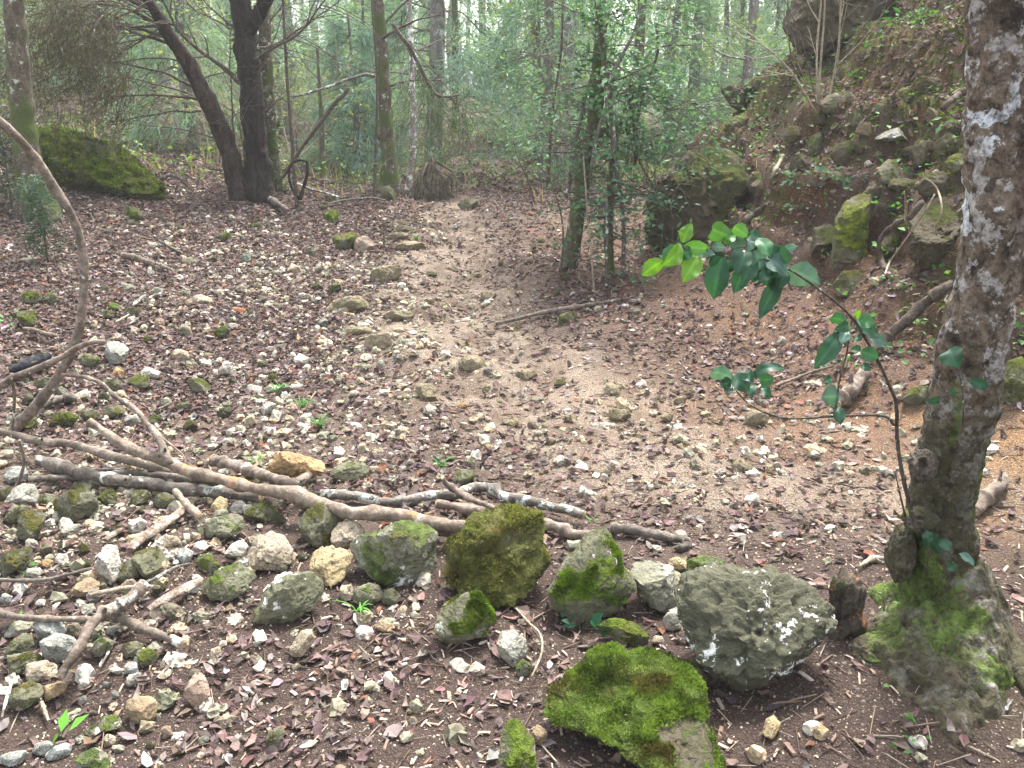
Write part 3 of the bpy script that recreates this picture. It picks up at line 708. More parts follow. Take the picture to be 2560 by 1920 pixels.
rock('c4', [(1040,650),(1070,590),(1160,570),(1240,600),(1180,680),(1090,710)], 'olive', 'olive stone, upper left of the mossy trio below the forked branch', 'stone')
rock('c4', [(1140,700),(1180,650),(1270,630),(1360,680),(1350,760),(1260,800),(1180,790)], 'mossy', 'mossy rounded stone, right one of the trio below the forked branch', 'stone')
rock('c4', [(1070,850),(1110,760),(1170,750),(1190,830),(1150,870)], 'blue', 'grey stone, lower left of the trio below the forked branch', 'stone')
rock('c4', [(1060,930),(1110,860),(1200,840),(1210,890),(1140,950),(1080,960)], 'pale', 'flat pale stone below the grey one of the mossy trio', 'stone')
rock('c4', [(660,990),(690,900),(760,870),(790,920),(740,970)], 'white', 'white angular stone lying on soil below the cut branch end', 'stone')
rock('c4', [(920,800),(960,770),(1060,820),(1030,860),(970,850)], 'white', 'white flat chip of stone left of the mossy trio', 'stone')
rock('c4', [(1095,1090),(1150,1060),(1280,1055),(1340,1110),(1330,1200),(1310,1290),(1220,1310),(1130,1260),(1100,1180)], 'tan', 'block of greenish stone with an orange tan corner, on the soil at lower left', 'rock', facets=12)
rock('c4', [(830,1260),(900,1220),(1000,1210),(1040,1270),(1020,1360),(930,1370),(850,1320)], 'grey', 'grey green stone left of the tan cornered block', 'stone')
rock('c4', [(730,1370),(760,1310),(820,1290),(860,1350),(820,1410),(750,1430)], 'grey', 'small upright greenish stone left of the grey green stone', 'stone')
rock('c4', [(1590,1010),(1650,880),(1740,860),(1790,960),(1800,1050),(1720,1130),(1660,1160),(1600,1060)], 'orange', 'pinkish pitted block with yellow edges standing on the soil', 'rock', facets=14)
ROCKS[-1][0]['tint'] = (.56, .40, .32)
rock('c4', [(640,1600),(680,1540),(790,1505),(890,1550),(930,1630),(920,1720),(640,1720)], 'gmix', 'pale stone with a light green cap cut by the bottom edge', 'stone')
rock('c4', [(400,1540),(460,1480),(560,1450),(610,1490),(600,1560),(500,1590),(420,1580)], 'blue', 'pale bluish stone near the bottom left corner, right one', 'stone')
rock('c4', [(260,1520),(300,1460),(400,1430),(450,1470),(400,1530),(290,1560)], 'blue', 'pale bluish stone near the bottom left corner, below the bright green sprout', 'stone')
rock('c4', [(0,1560),(80,1530),(200,1520),(250,1570),(180,1620),(60,1650),(0,1620)], 'blue', 'long pale bluish stone in the bottom left corner', 'stone')
rock('c4', [(590,170),(580,150),(650,80),(760,20),(850,60),(840,130),(720,180),(610,190)], 'tan', 'brown tan stone at the foot of the tall white stone', 'stone')
rock('c4', [(305,240),(330,200),(390,210),(380,260),(330,270)], 'white', 'small white stone in litter above the thin arm of the forked branch', 'stone')
rock('c4', [(0,200),(30,150),(100,180),(90,240),(20,250)], 'blue', 'pale stone at the left edge above the forked branch', 'stone')
rock('c4', [(680,320),(700,260),(790,245),(820,300),(760,345),(700,345)], 'pale', 'pale round stone in the crook of the forked branch', 'stone')
rock('c4', [(1790,720),(1820,640),(1890,610),(1910,690),(1840,730)], 'cream', 'cream chip of stone left of the pale upright sliver', 'stone')
rock('c4', [(1890,600),(1910,560),(1960,560),(1960,600),(1920,615)], 'white', 'tiny white stone above the cream chip on the soil', 'stone')
rock('c4', [(2070,700),(2090,650),(2140,670),(2160,710),(2100,730)], 'cream', 'small cream stone just left of the pale upright sliver', 'stone')
rock('c4', [(2020,1400),(2040,1370),(2090,1390),(2080,1430),(2030,1430)], 'white', 'small white stone alone on dark soil near the bottom', 'stone')
rock('c4', [(885,1420),(920,1370),(990,1400),(990,1460),(900,1480)], 'cream', 'cream pitted stone below the grey green stone at lower left', 'stone')
rock('F', [(612,1425),(650,1365),(672,1362),(678,1385),(650,1420),(625,1432)], 'cream', 'pale upright sliver of stone leaning on dark soil', 'stone')
rock('c5', [(1140,1010),(1150,960),(1210,930),(1230,960),(1190,1020),(1150,1035)], 'olive', 'olive tilted stone near the bottom centre left', 'stone')
rock('c5', [(1620,490),(1650,470),(1700,490),(1710,525),(1650,520)], 'tan', 'flat tan stone pressed in soil below the green grass tuft', 'stone', sink=.3)
rock('c6', [(1085,960),(1100,900),(1140,880),(1170,920),(1120,980)], 'yellow', 'yellow knobbly stone on dark soil, left of two before the trunk', 'stone')
rock('c6', [(1300,950),(1330,915),(1365,940),(1350,985),(1310,980)], 'yellow', 'yellow round stone on dark soil, right of two before the trunk', 'stone')
# middle distance, left of the trail
rock('r3', [(940,490),(970,455),(1010,465),(1020,495),(985,520),(955,515)], 'white', 'bright white chunky stone standing out in the middle left litter', 'stone')
rock('r3', [(1050,575),(1080,555),(1130,565),(1125,590),(1080,595)], 'white', 'bright white flat stone right of the mossy lump in the middle', 'stone')
rock('r3', [(805,570),(820,530),(870,530),(905,560),(895,590),(850,605)], 'mossy', 'mossy lump between two white stones in the middle left', 'stone')
rock('r3', [(600,510),(630,480),(690,500),(680,530),(630,530)], 'white', 'white stone on top of the mossy rock near the crossed dead branches', 'stone')
rock('r3', [(540,545),(580,510),(640,525),(640,565),(590,580)], 'mossy', 'mossy rock below the white stone near the crossed dead branches', 'stone')
rock('r3', [(480,510),(500,480),(540,500),(530,525),(495,530)], 'orange', 'orange white stone left of the mossy rock near the crossed branches', 'stone')
rock('r3', [(450,420),(465,370),(520,370),(550,400),(530,460),(470,470)], 'blue', 'bluish grey upright rock at the tip of the thin crossing branch', 'rock')
rock('r3', [(330,455),(360,420),(420,430),(425,470),(360,485)], 'mossy', 'low mossy rock left of the bluish grey upright rock', 'stone')
rock('r3', [(735,440),(760,405),(815,410),(815,445),(770,455)], 'cream', 'brown shaded cream stone in the left rubble, above the mossy lump', 'stone')
rock('r3', [(1260,450),(1290,420),(1335,440),(1325,470),(1285,470)], 'white', 'white stone with a red leaf at its left, left of the trail', 'stone')
rock('r3', [(815,190),(850,165),(910,175),(915,200),(850,210)], 'cream', 'long cream stone in red leaves, upper left slope', 'stone')
rock('r3', [(760,160),(790,148),(830,155),(820,172),(780,175)], 'grey', 'flat greenish stone just left of the long cream stone', 'stone')
rock('r3', [(1240,70),(1260,30),(1290,45),(1290,75)], 'cream', 'cream pointed stone far up the left side of the trail', 'stone')
rock('r3', [(1790,590),(1800,555),(1860,555),(1895,590),(1870,625),(1820,625)], 'trail', 'worn tan rock with a green top embedded in the trail', 'stone', sink=.4)
rock('r3', [(1820,680),(1850,640),(1890,655),(1860,690)], 'white', 'white stone below the worn tan trail rock', 'stone')
rock('r3', [(1975,650),(1990,628),(2020,640),(2015,660),(1985,662)], 'orange', 'small orange cream stone right of the white stone on the trail', 'stone')
rock('r3', [(1145,900),(1180,855),(1250,850),(1330,870),(1405,885),(1400,930),(1340,960),(1310,1000),(1240,940),(1160,940)], 'orange', 'orange brown rock with a pale crust behind the short cut log', 'rock', facets=12)
rock('r3', [(1430,950),(1480,885),(1560,890),(1600,920),(1560,960),(1480,970)], 'grey', 'grey green rock right of the orange brown rock behind the branches', 'rock')
rock('r3', [(1960,950),(2000,920),(2050,930),(2050,970),(1990,985)], 'grey', 'greenish stone behind the white lichen branch', 'stone')
rock('r3', [(1120,660),(1150,630),(1190,640),(1180,680),(1130,685)], 'pale', 'pale stone mottled grey left of the grass tufts', 'stone')
rock('r3', [(755,660),(780,630),(830,640),(820,670)], 'grey', 'grey greenish stone below the mossy lump', 'stone')
rock('r3', [(420,250),(450,235),(500,240),(490,265),(440,270)], 'mossy', 'low moss green stone, left of two under the red leaves', 'stone')
rock('r3', [(530,240),(560,220),(610,230),(620,255),(570,262)], 'olive', 'olive rounded stone, right of two under the red leaves', 'stone')
rock('r3', [(465,225),(475,200),(505,205),(515,230),(490,240)], 'green', 'small moss capped stone above the two low mossy stones', 'stone')
rock('r3', [(60,200),(90,150),(160,150),(180,190),(120,210)], 'mossy', 'mossy stone at left, behind the arching dead limb', 'stone')
rock('r3', [(190,190),(200,155),(240,160),(250,195),(215,210)], 'mossy', 'dark mossy stone just left of the arching dead limb', 'stone')
rock('r3', [(70,300),(80,240),(140,235),(155,290),(110,315)], 'mossy', 'dark mossy stone above the charred stick at left', 'stone')
rock('r3', [(960,300),(1000,290),(1040,295),(1030,312),(985,318)], 'pale', 'thin greenish slab lying below the flat orange fragment', 'stone')
rock('r3', [(990,240),(1010,222),(1055,225),(1060,238),(1020,250)], 'orange', 'flat orange fragment lying in the litter left of the trail', 'stone')
ROCKS[-1][0]['tint'] = (.56, .22, .12); ROCKS[-1][0]['lichen'] = 0.0
rock('r3', [(20,720),(60,690),(110,680),(160,700),(130,740),(60,750)], 'mossy', 'mossy hummock stone right of the foot of the arching dead limb', 'stone')
rock('r3', [(215,720),(240,680),(300,675),(330,700),(300,740),(240,745)], 'mossy', 'broad mossy stone above the long pale branch', 'rock')
rock('r3', [(345,710),(355,670),(410,665),(430,690),(400,715)], 'olive', 'olive green stone right of the broad mossy stone', 'stone')
rock('r3', [(440,690),(460,650),(520,645),(545,670),(510,690),(470,700)], 'olive', 'olive yellow stone above the peeling log end', 'stone')
rock('r3', [(530,720),(545,690),(590,690),(615,710),(590,730)], 'pale', 'pale flat stone left of the dead side branch', 'stone')
rock('r3', [(415,585),(430,540),(500,530),(520,570),(480,590)], 'dark', 'dark olive stone below the orange white stone', 'stone')
rock('r3', [(150,560),(170,520),(240,530),(260,565),(200,580)], 'dark', 'dark mossy stone just behind the lower arching dead limb', 'stone')
# trail bedrock
rock('r3', [(1980,470),(2000,440),(2060,430),(2100,470),(2080,500),(2010,500)], 'trail', 'worn greenish hump of bedrock on the right side of the trail', 'stone', sink=.4)
rock('r3', [(1410,230),(1450,190),(1560,170),(1600,200),(1560,235),(1460,255)], 'trail', 'long greenish bedrock rib along the left of the trail', 'rock', sink=.35)
rock('r3', [(1440,240),(1460,222),(1500,222),(1512,245),(1470,255)], 'cream', 'pale cream stone at the near end of the bedrock rib', 'stone')
rock('r3', [(1580,110),(1600,75),(1640,50),(1720,40),(1740,80),(1660,120)], 'trail', 'upper greenish bedrock rib left of the pale trail', 'rock', sink=.35)
rock('r3', [(1470,330),(1520,300),(1600,310),(1600,340),(1500,345)], 'trail', 'low greenish rib of bedrock below the long rib', 'stone', sink=.4)
rock('r3', [(1550,390),(1600,340),(1680,335),(1690,385),(1620,410)], 'trail', 'rounded olive bedrock hump in the middle of the trail', 'stone', sink=.4)
rock('r3', [(1640,270),(1700,240),(1810,235),(1815,262),(1720,285)], 'trail', 'tan ledge across the trail below a bend', 'stone', sink=.4)
rock('r1', [(1665,1030),(1690,1010),(1730,1004),(1768,1012),(1745,1034),(1700,1042)], 'trail', 'lowest dark step of rock on the upper trail', 'stone', sink=.35)
rock('r1', [(1680,985),(1720,976),(1790,976),(1822,990),(1780,1002),(1700,1000)], 'trail', 'middle step of rock on the upper trail', 'stone', sink=.35)
rock('r1', [(1700,962),(1740,955),(1785,962),(1760,976),(1715,976)], 'trail', 'topmost step of rock on the upper trail', 'stone', sink=.35)
rock('r1', [(1700,1075),(1730,1045),(1800,1040),(1840,1060),(1790,1085)], 'trail', 'pale yellowish slab below the rock steps of the trail', 'stone', sink=.4)
r = rock('r1', [(1395,940),(1420,910),(1460,905),(1466,945),(1440,968)], 'green', 'bright moss block at the left side of the crest of the trail', 'stone')
rock('r1', [(1430,1040),(1445,1012),(1500,1003),(1550,1015),(1562,1055),(1500,1085),(1440,1070)], 'green', 'flat cushion of light moss left of the upper trail', 'stone', depth=.6, sink=.5)
ROCKS[-1][0]['moss_light'] = (.20, .22, .05)
rock('r1', [(520,920),(540,890),(590,900),(622,940),(570,952)], 'green', 'moss covered stone below the big mossy boulder at left', 'stone')
rock('r1', [(938,1035),(948,1008),(990,1005),(1002,1030),(970,1042)], 'green', 'small mossy stone on the left slope among pale stones', 'stone')
rock('r1', [(1975,880),(2010,855),(2060,865),(2072,895),(2000,907)], 'olive', 'grassy topped dark stone right of the crest of the trail', 'stone')
rock('r1', [(1370,905),(1385,885),(1415,890),(1415,908)], 'dark', 'dark low stone left of the crest of the trail', 'stone')
rock('r1', [(1405,865),(1425,845),(1465,850),(1470,868),(1430,875)], 'mossy', 'mossy lump on the crest left of the thin sapling', 'stone')
rock('r1', [(1630,850),(1640,815),(1680,805),(1715,830),(1720,862),(1670,868)], 'mossy', 'mossy stump like rock at the foot of the lichen covered trunk', 'stone')
rbig = rock('r1', [(165,690),(160,630),(185,590),(250,572),(350,590),(450,630),(540,660),(600,720),(650,770),(690,800),(690,840),(600,860),(520,850),(440,815),(330,822),(240,790),(190,740)], 'green', 'big moss covered boulder between the left trunk and the dark cedar', B, 'boulder', depth=.8, sub=6, facets=1, fine=.06, sink=.35, moss=.85)
rbig['moss_amount'] = 1.0; rbig['moss_light'] = (.125, .165, .018); rbig['moss_dark'] = (.020, .024, .007)
# the bank at right
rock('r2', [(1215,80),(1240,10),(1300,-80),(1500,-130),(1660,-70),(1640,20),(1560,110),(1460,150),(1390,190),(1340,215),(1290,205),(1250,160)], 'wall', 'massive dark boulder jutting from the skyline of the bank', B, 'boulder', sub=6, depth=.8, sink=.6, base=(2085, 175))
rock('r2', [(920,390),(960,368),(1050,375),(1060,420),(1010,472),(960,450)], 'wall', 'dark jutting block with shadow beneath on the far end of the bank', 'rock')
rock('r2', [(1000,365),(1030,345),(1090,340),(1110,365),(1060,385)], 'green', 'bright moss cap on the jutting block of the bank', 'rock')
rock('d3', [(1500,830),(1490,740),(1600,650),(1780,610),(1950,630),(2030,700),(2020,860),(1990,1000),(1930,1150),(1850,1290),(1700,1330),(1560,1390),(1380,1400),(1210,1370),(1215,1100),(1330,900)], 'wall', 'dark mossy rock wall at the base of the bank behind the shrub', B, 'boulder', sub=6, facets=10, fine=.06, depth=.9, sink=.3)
rock('d4', [(600,1500),(620,1300),(640,1200),(700,1080),(800,1030),(900,1070),(915,1160),(850,1260),(840,1380),(840,1520),(720,1590),(610,1600)], 'green', 'upright pillar of rock capped with bright moss at the bank foot', B, 'boulder', sub=6)
ROCKS[-1][0]['moss_light'] = (.19, .22, .018)
rock('r4', [(1400,110),(1430,68),(1520,62),(1545,130),(1485,172),(1410,172)], 'olive', 'small olive rock below the moss capped pillar', 'stone')
rock('d4', [(1130,130),(1180,60),(1300,50),(1370,120),(1330,180),(1180,190)], 'mossy', 'mossy rock high on the bank, left of the exposed root', 'rock')
rock('d4', [(1250,40),(1330,-10),(1480,10),(1580,60),(1500,110),(1360,110)], 'stub', 'grey brown rock at the top right of the bank next to the trunk', 'rock')
rock('d4', [(940,490),(1000,450),(1120,425),(1240,450),(1200,510),(1060,520)], 'pale', 'pale flat ledge stone sticking out of the bank', 'rock', depth=1.1)
rock('d4', [(970,790),(1050,700),(1140,720),(1180,850),(1120,900),(1000,880)], 'mossy', 'mossy yellow rock in the middle of the bank', 'rock')
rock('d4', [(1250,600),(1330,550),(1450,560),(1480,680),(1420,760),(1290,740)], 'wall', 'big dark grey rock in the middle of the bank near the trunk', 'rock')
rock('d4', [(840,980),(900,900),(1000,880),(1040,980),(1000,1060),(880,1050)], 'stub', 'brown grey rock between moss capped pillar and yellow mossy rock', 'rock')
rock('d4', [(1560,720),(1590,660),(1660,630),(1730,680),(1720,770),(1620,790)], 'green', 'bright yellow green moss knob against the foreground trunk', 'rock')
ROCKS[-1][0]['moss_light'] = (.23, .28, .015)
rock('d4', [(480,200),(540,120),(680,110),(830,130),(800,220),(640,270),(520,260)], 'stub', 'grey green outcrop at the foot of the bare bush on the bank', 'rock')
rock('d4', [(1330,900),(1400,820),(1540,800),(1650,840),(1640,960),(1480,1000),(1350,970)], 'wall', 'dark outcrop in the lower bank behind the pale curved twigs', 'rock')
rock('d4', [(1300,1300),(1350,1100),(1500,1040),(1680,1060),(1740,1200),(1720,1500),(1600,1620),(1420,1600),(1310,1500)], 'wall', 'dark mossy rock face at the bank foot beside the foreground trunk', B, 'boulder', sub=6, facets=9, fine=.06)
ROCKS[-1][0]['moss_amount'] = .5
rock('d4', [(470,850),(500,790),(570,780),(600,840),(550,880)], 'stub', 'grey stone beside the leafy ground plants on the bank', 'stone')
rock('d4', [(910,270),(930,210),(1000,200),(1020,260),(970,300)], 'mossy', 'dark mossy knob high on the bank above the pale ledge stone', 'stone')
rock('d4', [(1380,330),(1400,250),(1520,260),(1540,330),(1450,380)], 'stub', 'rust and grey rock near the root high on the bank', 'rock')
rock('d4', [(360,620),(380,500),(440,470),(470,560),(450,640)], 'mossy', 'mossy hump on the left part of the bank, left of two', 'stone')
rock('d4', [(560,640),(590,560),(650,545),(680,610),(620,660)], 'mossy', 'mossy hump on the left part of the bank, right of two', 'stone')
rock('d4', [(740,380),(760,280),(830,270),(850,350),(800,400)], 'mossy', 'green knob on the bank right of the bare bush', 'stone')
rock('d4', [(780,440),(820,380),(920,380),(1020,390),(1000,440),(880,480)], 'earthy', 'earth stained rock just above the pale ledge stone', 'stone')
rock('d4', [(890,660),(950,610),(1060,620),(1060,680),(960,700)], 'mossy', 'mossy shelf below the pale ledge stone', 'stone')
rock('d4', [(400,1500),(420,1300),(520,1260),(610,1300),(600,1480),(500,1530)], 'wall', 'dark block left of the moss capped pillar', 'rock')
rock('d3', [(2040,900),(2080,810),(2180,790),(2230,850),(2180,930),(2090,960)], 'stub', 'grey rock on the right shoulder of the dark rock wall', 'stone')
rock('r2', [(905,560),(930,520),(1000,490),(1020,520),(980,570),(920,600)], 'mossy', 'mossy sloping rock beneath the jutting block of the bank', 'rock')
rock('r2', [(880,500),(890,460),(940,440),(970,470),(930,520)], 'mossy', 'dark mossy face below the jutting block of the bank', 'stone')
rock('r2', [(1040,800),(1060,770),(1090,790),(1085,850),(1050,840)], 'stub', 'small grey rock on the slope right of the dark rock wall', 'stone')
rock('r4', [(2090,560),(2110,470),(2212,440),(2260,520),(2230,640),(2120,640)], 'mossy', 'mossy rock to the right of the foreground trunk at the frame edge', 'rock')
rock('r4', [(1690,620),(1740,570),(1830,560),(1840,620),(1740,650)], 'mossy', 'mossy low rock touching the left side of the trunk', 'stone')
# further outcrops that crop out of the bank
_ro = np.random.default_rng(17)
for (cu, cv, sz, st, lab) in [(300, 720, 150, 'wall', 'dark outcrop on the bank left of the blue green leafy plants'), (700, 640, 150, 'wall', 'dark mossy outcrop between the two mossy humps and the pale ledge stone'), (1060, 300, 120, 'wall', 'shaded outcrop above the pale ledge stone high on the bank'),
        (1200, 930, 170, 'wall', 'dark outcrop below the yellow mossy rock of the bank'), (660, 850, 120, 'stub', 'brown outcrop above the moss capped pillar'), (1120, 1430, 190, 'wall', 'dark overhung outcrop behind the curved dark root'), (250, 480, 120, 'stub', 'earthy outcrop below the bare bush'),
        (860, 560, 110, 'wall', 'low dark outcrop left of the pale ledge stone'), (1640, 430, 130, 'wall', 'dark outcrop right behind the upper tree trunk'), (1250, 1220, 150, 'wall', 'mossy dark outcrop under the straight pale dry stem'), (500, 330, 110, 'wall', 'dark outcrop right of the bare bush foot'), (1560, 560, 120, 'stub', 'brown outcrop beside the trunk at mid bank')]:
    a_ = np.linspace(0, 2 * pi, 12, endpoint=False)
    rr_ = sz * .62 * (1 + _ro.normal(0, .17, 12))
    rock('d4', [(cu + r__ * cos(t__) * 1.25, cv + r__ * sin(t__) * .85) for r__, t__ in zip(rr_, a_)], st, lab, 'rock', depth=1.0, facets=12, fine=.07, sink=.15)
# right part of the trail
rock('r4', [(180,880),(210,860),(250,880),(240,905),(200,905)], 'white', 'white stone lying on the trail, left of a close pair', 'stone')
rock('r4', [(265,895),(290,880),(310,895),(290,910)], 'white', 'white stone lying on the trail, right of a close pair', 'stone')
rock('r4', [(1005,690),(1030,665),(1080,670),(1110,700),(1090,740),(1030,740)], 'trail', 'greyish rock sunk in earth under the low sapling twig', 'stone', sink=.3)
rock('r4', [(945,910),(960,880),(1020,885),(1040,920),(980,935)], 'trail', 'pale worn stone sunk in the sandy trail', 'stone', sink=.35)
rock('r4', [(390,580),(420,550),(470,560),(460,600),(410,600)], 'trail', 'greyish stone on the left foot of the red slope', 'stone', sink=.3)
rock('r4', [(415,690),(440,660),(500,665),(520,700),(450,720)], 'trail', 'greenish worn stone at the lower left of the red slope', 'stone', sink=.35)
rock('r4', [(215,710),(240,685),(290,690),(290,720)], 'trail', 'pale worn stone left of the greenish worn stone', 'stone', sink=.3)
rock('r4', [(640,700),(660,675),(700,690),(690,720)], 'trail', 'small grey stone at the foot of the red slope', 'stone', sink=.3)
rock('r4', [(195,280),(210,245),(260,240),(290,260),(280,290),(210,295)], 'mossy', 'mossy stone under the long twig at the foot of the shrub', 'stone')
rock('r4', [(10,510),(40,490),(110,495),(120,520),(60,540)], 'trail', 'flat pale stone at the right rim of the trail', 'stone', sink=.35)
rock('c6', [(600,155),(615,143),(650,150),(655,168),(615,175)], 'white', 'small white stone below the end of the right log', 'stone')
mossed(r21, 30000, .0065, ((.040, .058, .014), (.175, .26, .045)), 1, .50)
mossed(r2, 9000, .0065, ((.050, .080, .014), (.19, .30, .04)), 2, .6)
mossed(r16, 7000, .0065, ((.050, .080, .014), (.20, .30, .04)), 3, .6)
mossed(r7, 9000, .0065, ((.075, .078, .024), (.235, .25, .070)), 4, .62)
mossed(rbig, 14000, .016, ((.035, .050, .010), (.19, .27, .028)), 5, .5)
# ------------------------------------------------------------------ foreground trunk at right
def mat_trunk():
    m = NT('mottled_trunk_bark'); P = m.coord('Object'); z = m.sep(P)[2]
    Ps = m.mul3(P, (1, 1, .45))
    n1 = m.noise(P, 7.5, 6, .66, .4); n2 = m.noise(P, 20, 6, .68); n3 = m.noise(P, 75, 5, .72); n4 = m.noise(Ps, 32, 6, .7, .6); n5 = m.noise(m.add3(P, (3, 8, 1)), 15, 6, .66, .3)
    low = m.ramp(z, .95, .35)
    c = m.mix(m.ramp(n2, .3, .7), (.125, .094, .070), (.305, .245, .185))
    c = m.mix(m.ramp(m.math('MULTIPLY_ADD', n3, .18, n1),   .645, .76), c, m.mix(n3, (.028, .022, .018), (.085, .068, .056)))
    c = m.mix(m.ramp(m.math('ADD', n5, m.math('MULTIPLY', n3, .14)), .59, .63), c, m.mix(n3, (.34, .31, .28), (.60, .57, .54)))
    # white crust lichen in a few large blotches
    wl = m.ramp(m.math('ADD', m.noise(m.add3(P, (5.3, 7.1, 3.4)), 4.8, 7, .64, .2), m.math('MULTIPLY', n3, .10)), .665, .68)
    c = m.mix(m.math('MULTIPLY', wl, m.ramp(z, .25, .5)), c, m.mix(n3, (.60, .63, .66), (.86, .88, .90)))
    tl = m.ramp(m.math('ADD', m.noise(m.add3(P, (2, 21, 5)), 13, 5, .6), m.math('MULTIPLY', n3, .1)), .79, .81)
    c = m.mix(tl, c, (.33, .44, .38))
    gl = m.ramp(m.math('ADD', n1, m.math('MULTIPLY', n3, .35)), .46, .66)
    c = m.mix(m.math('MULTIPLY', m.math('MULTIPLY', gl, low), .85), c, m.mix(n2, (.040, .040, .020), (.125, .120, .066)))
    c = m.mix(m.math('MULTIPLY', m.attr('scaly'), m.ramp(n3, .2, .5)), c, m.mix(n4, (.055, .034, .026), (.30, .205, .165)))
    mo = m.ramp(m.math('ADD', m.attr('moss'), m.math('MULTIPLY_ADD', n3, 1.0, -.5)), .45, .68)
    c = m.mix(mo, c, m.mix(m.ramp(n2, .3, .7), (.060, .085, .022), (.17, .24, .055)))
    c = m.mix(m.ramp(n3, .3, .6, .55, 0), c, (.026, .020, .016))
    c = m.mix(m.ramp(m.noise(m.add3(P, (9, 1, 4)), 38, 5, .72, .4), .36, .52, .65, 0), c, (.026, .020, .015))
    h = m.math('ADD', m.math('MULTIPLY', n4, .9), m.math('ADD', m.math('MULTIPLY', n2, .7), m.math('MULTIPLY', n3, .35)))
    h = m.math('ADD', h, m.math('MULTIPLY', m.noise(m.mul3(P, (1, 1, .35)), 120, 4, .7), .45))
    return m.done(m.pbr(c, .92, m.bump(h, 1.0, .022), .15))
M['trunk'] = mat_trunk()

def sil_y(u0, u1, v, y):
    a, b = at_y(u0, v, y), at_y(u1, v, y)
    return (a + b) / 2, np.linalg.norm(b - a) / 2

TY = 2.12
PROF = [(-420, 2452, 2640), (-200, 2436, 2612), (0, 2420, 2590), (160, 2418, 2585), (320, 2412, 2575), (480, 2408, 2565), (640, 2400, 2553), (760, 2372, 2530), (870, 2345, 2513), (960, 2334, 2500), (1045, 2322, 2478), (1110, 2306, 2460),
        (1160, 2292, 2449), (1220, 2283, 2440), (1280, 2272, 2432), (1360, 2262, 2434), (1450, 2256, 2437), (1510, 2228, 2460), (1560, 2176, 2486), (1610, 2160, 2505), (1660, 2168, 2530), (1720, 2190, 2560)]
rings = []
for v, a, b in PROF:
    c, r = sil_y(a, b, v, TY); rings.append([c[0], c[1], c[2], r])
rings = np.array(rings)[::-1]
tree_base = np.array([rings[0, 0], TY, hz(rings[0, 0], TY)])
ext = np.array([[rings[-1, 0] + .05 * k, TY + .02 * k, rings[-1, 2] + .45 * k, rings[-1, 3] * (1 - .06 * k)] for k in range(1, 8)])
R_ = catmull(np.vstack([rings, ext]), 760)
NS = 200
th = np.arange(NS) * 2 * pi / NS
cx, cy, cz, cr = R_.T
cr = cr * .93
zz = cz - tree_base[2]
ang = th[None, :]
flare = np.exp(-np.maximum(zz, 0) / .11)[:, None]
lob = 1 + flare * (.13 * np.cos(ang * 3 + .6) + .12 * np.cos(ang * 5 + 2.0) + .06 * np.cos(ang * 8 + 1))
lob = lob + .05 * np.cos(ang * 2 + zz[:, None] * 3) + .03 * np.cos(ang * 3 - zz[:, None] * 5)
rr = cr[:, None] * lob
VX = cx[:, None] + rr * np.cos(ang); VY = cy[:, None] + rr * np.sin(ang); VZ = np.repeat(cz[:, None], NS, 1)
P3 = np.stack([VX.ravel(), VY.ravel(), VZ.ravel()], 1)
rad = np.stack([np.tile(np.cos(th), len(cx)), np.tile(np.sin(th), len(cx)), np.zeros(len(P3))], 1)
zf = P3[:, 2] - tree_base[2]
scal = sstep(.05, .55, (P3[:, 0] - np.repeat(cx, NS)) / np.repeat(cr, NS) + .5 * fbm(P3 * 5 + 2, 3)) * sstep(.95, 1.2, zf) * (P3[:, 1] < TY + .06)
plates = np.abs(fbm(P3 * np.array([16, 16, 34]) + 8, 3))
disp = .016 * fbm(P3 * 7, 3) + .011 * fbm(P3 * np.array([22, 22, 14]) + 4, 4) + .0055 * fbm(P3 * 60, 3) + .005 * (.3 - np.abs(fbm(P3 * np.array([34, 34, 20]) + 77, 3)) * 2) + scal * (.016 * (.35 - plates) * 2.2)
disp = disp + .03 * (1 - sstep(.05, .35, zf)) * fbm(P3 * 6 + 14, 3)
P3 = P3 + rad * disp[:, None]
# moss in the photograph's places: left flank, right flank low down, foot
side = (P3[:, 0] - np.repeat(cx, NS)) / np.repeat(cr, NS)
mnoise = fbm(P3 * 8 + 70, 3)
tmoss = .62 * np.exp(-((side + .55) / .35) ** 2) * np.exp(-((zf - .66) / .13) ** 2) + .72 * np.exp(-((side + .75) / .4) ** 2) * np.exp(-((zf - .22) / .18) ** 2) \
    + .6 * np.exp(-((side - .8) / .3) ** 2) * np.exp(-((zf - .45) / .18) ** 2) + .35 * (1 - sstep(0, .30, zf)) + .62 * mnoise + .16 * (1 - sstep(.2, .9, zf)) - .1
i = np.arange(len(cx) - 1)[:, None] * NS; j = np.arange(NS)[None, :]; j2 = (j + 1) % NS
F4 = np.stack([i + j, i + j2, i + NS + j2, i + NS + j], -1).reshape(-1, 4)
troot = root('tree', tree_base, 'mottled grey brown foreground tree trunk with white lichen and a mossy flared foot', 'tree')
link('trunk', new_mesh('trunk', P3 - tree_base, [F4], None, True, {'moss': np.clip(tmoss, 0, 1), 'scaly': np.clip(scal, 0, 1)}), M['trunk'], troot)

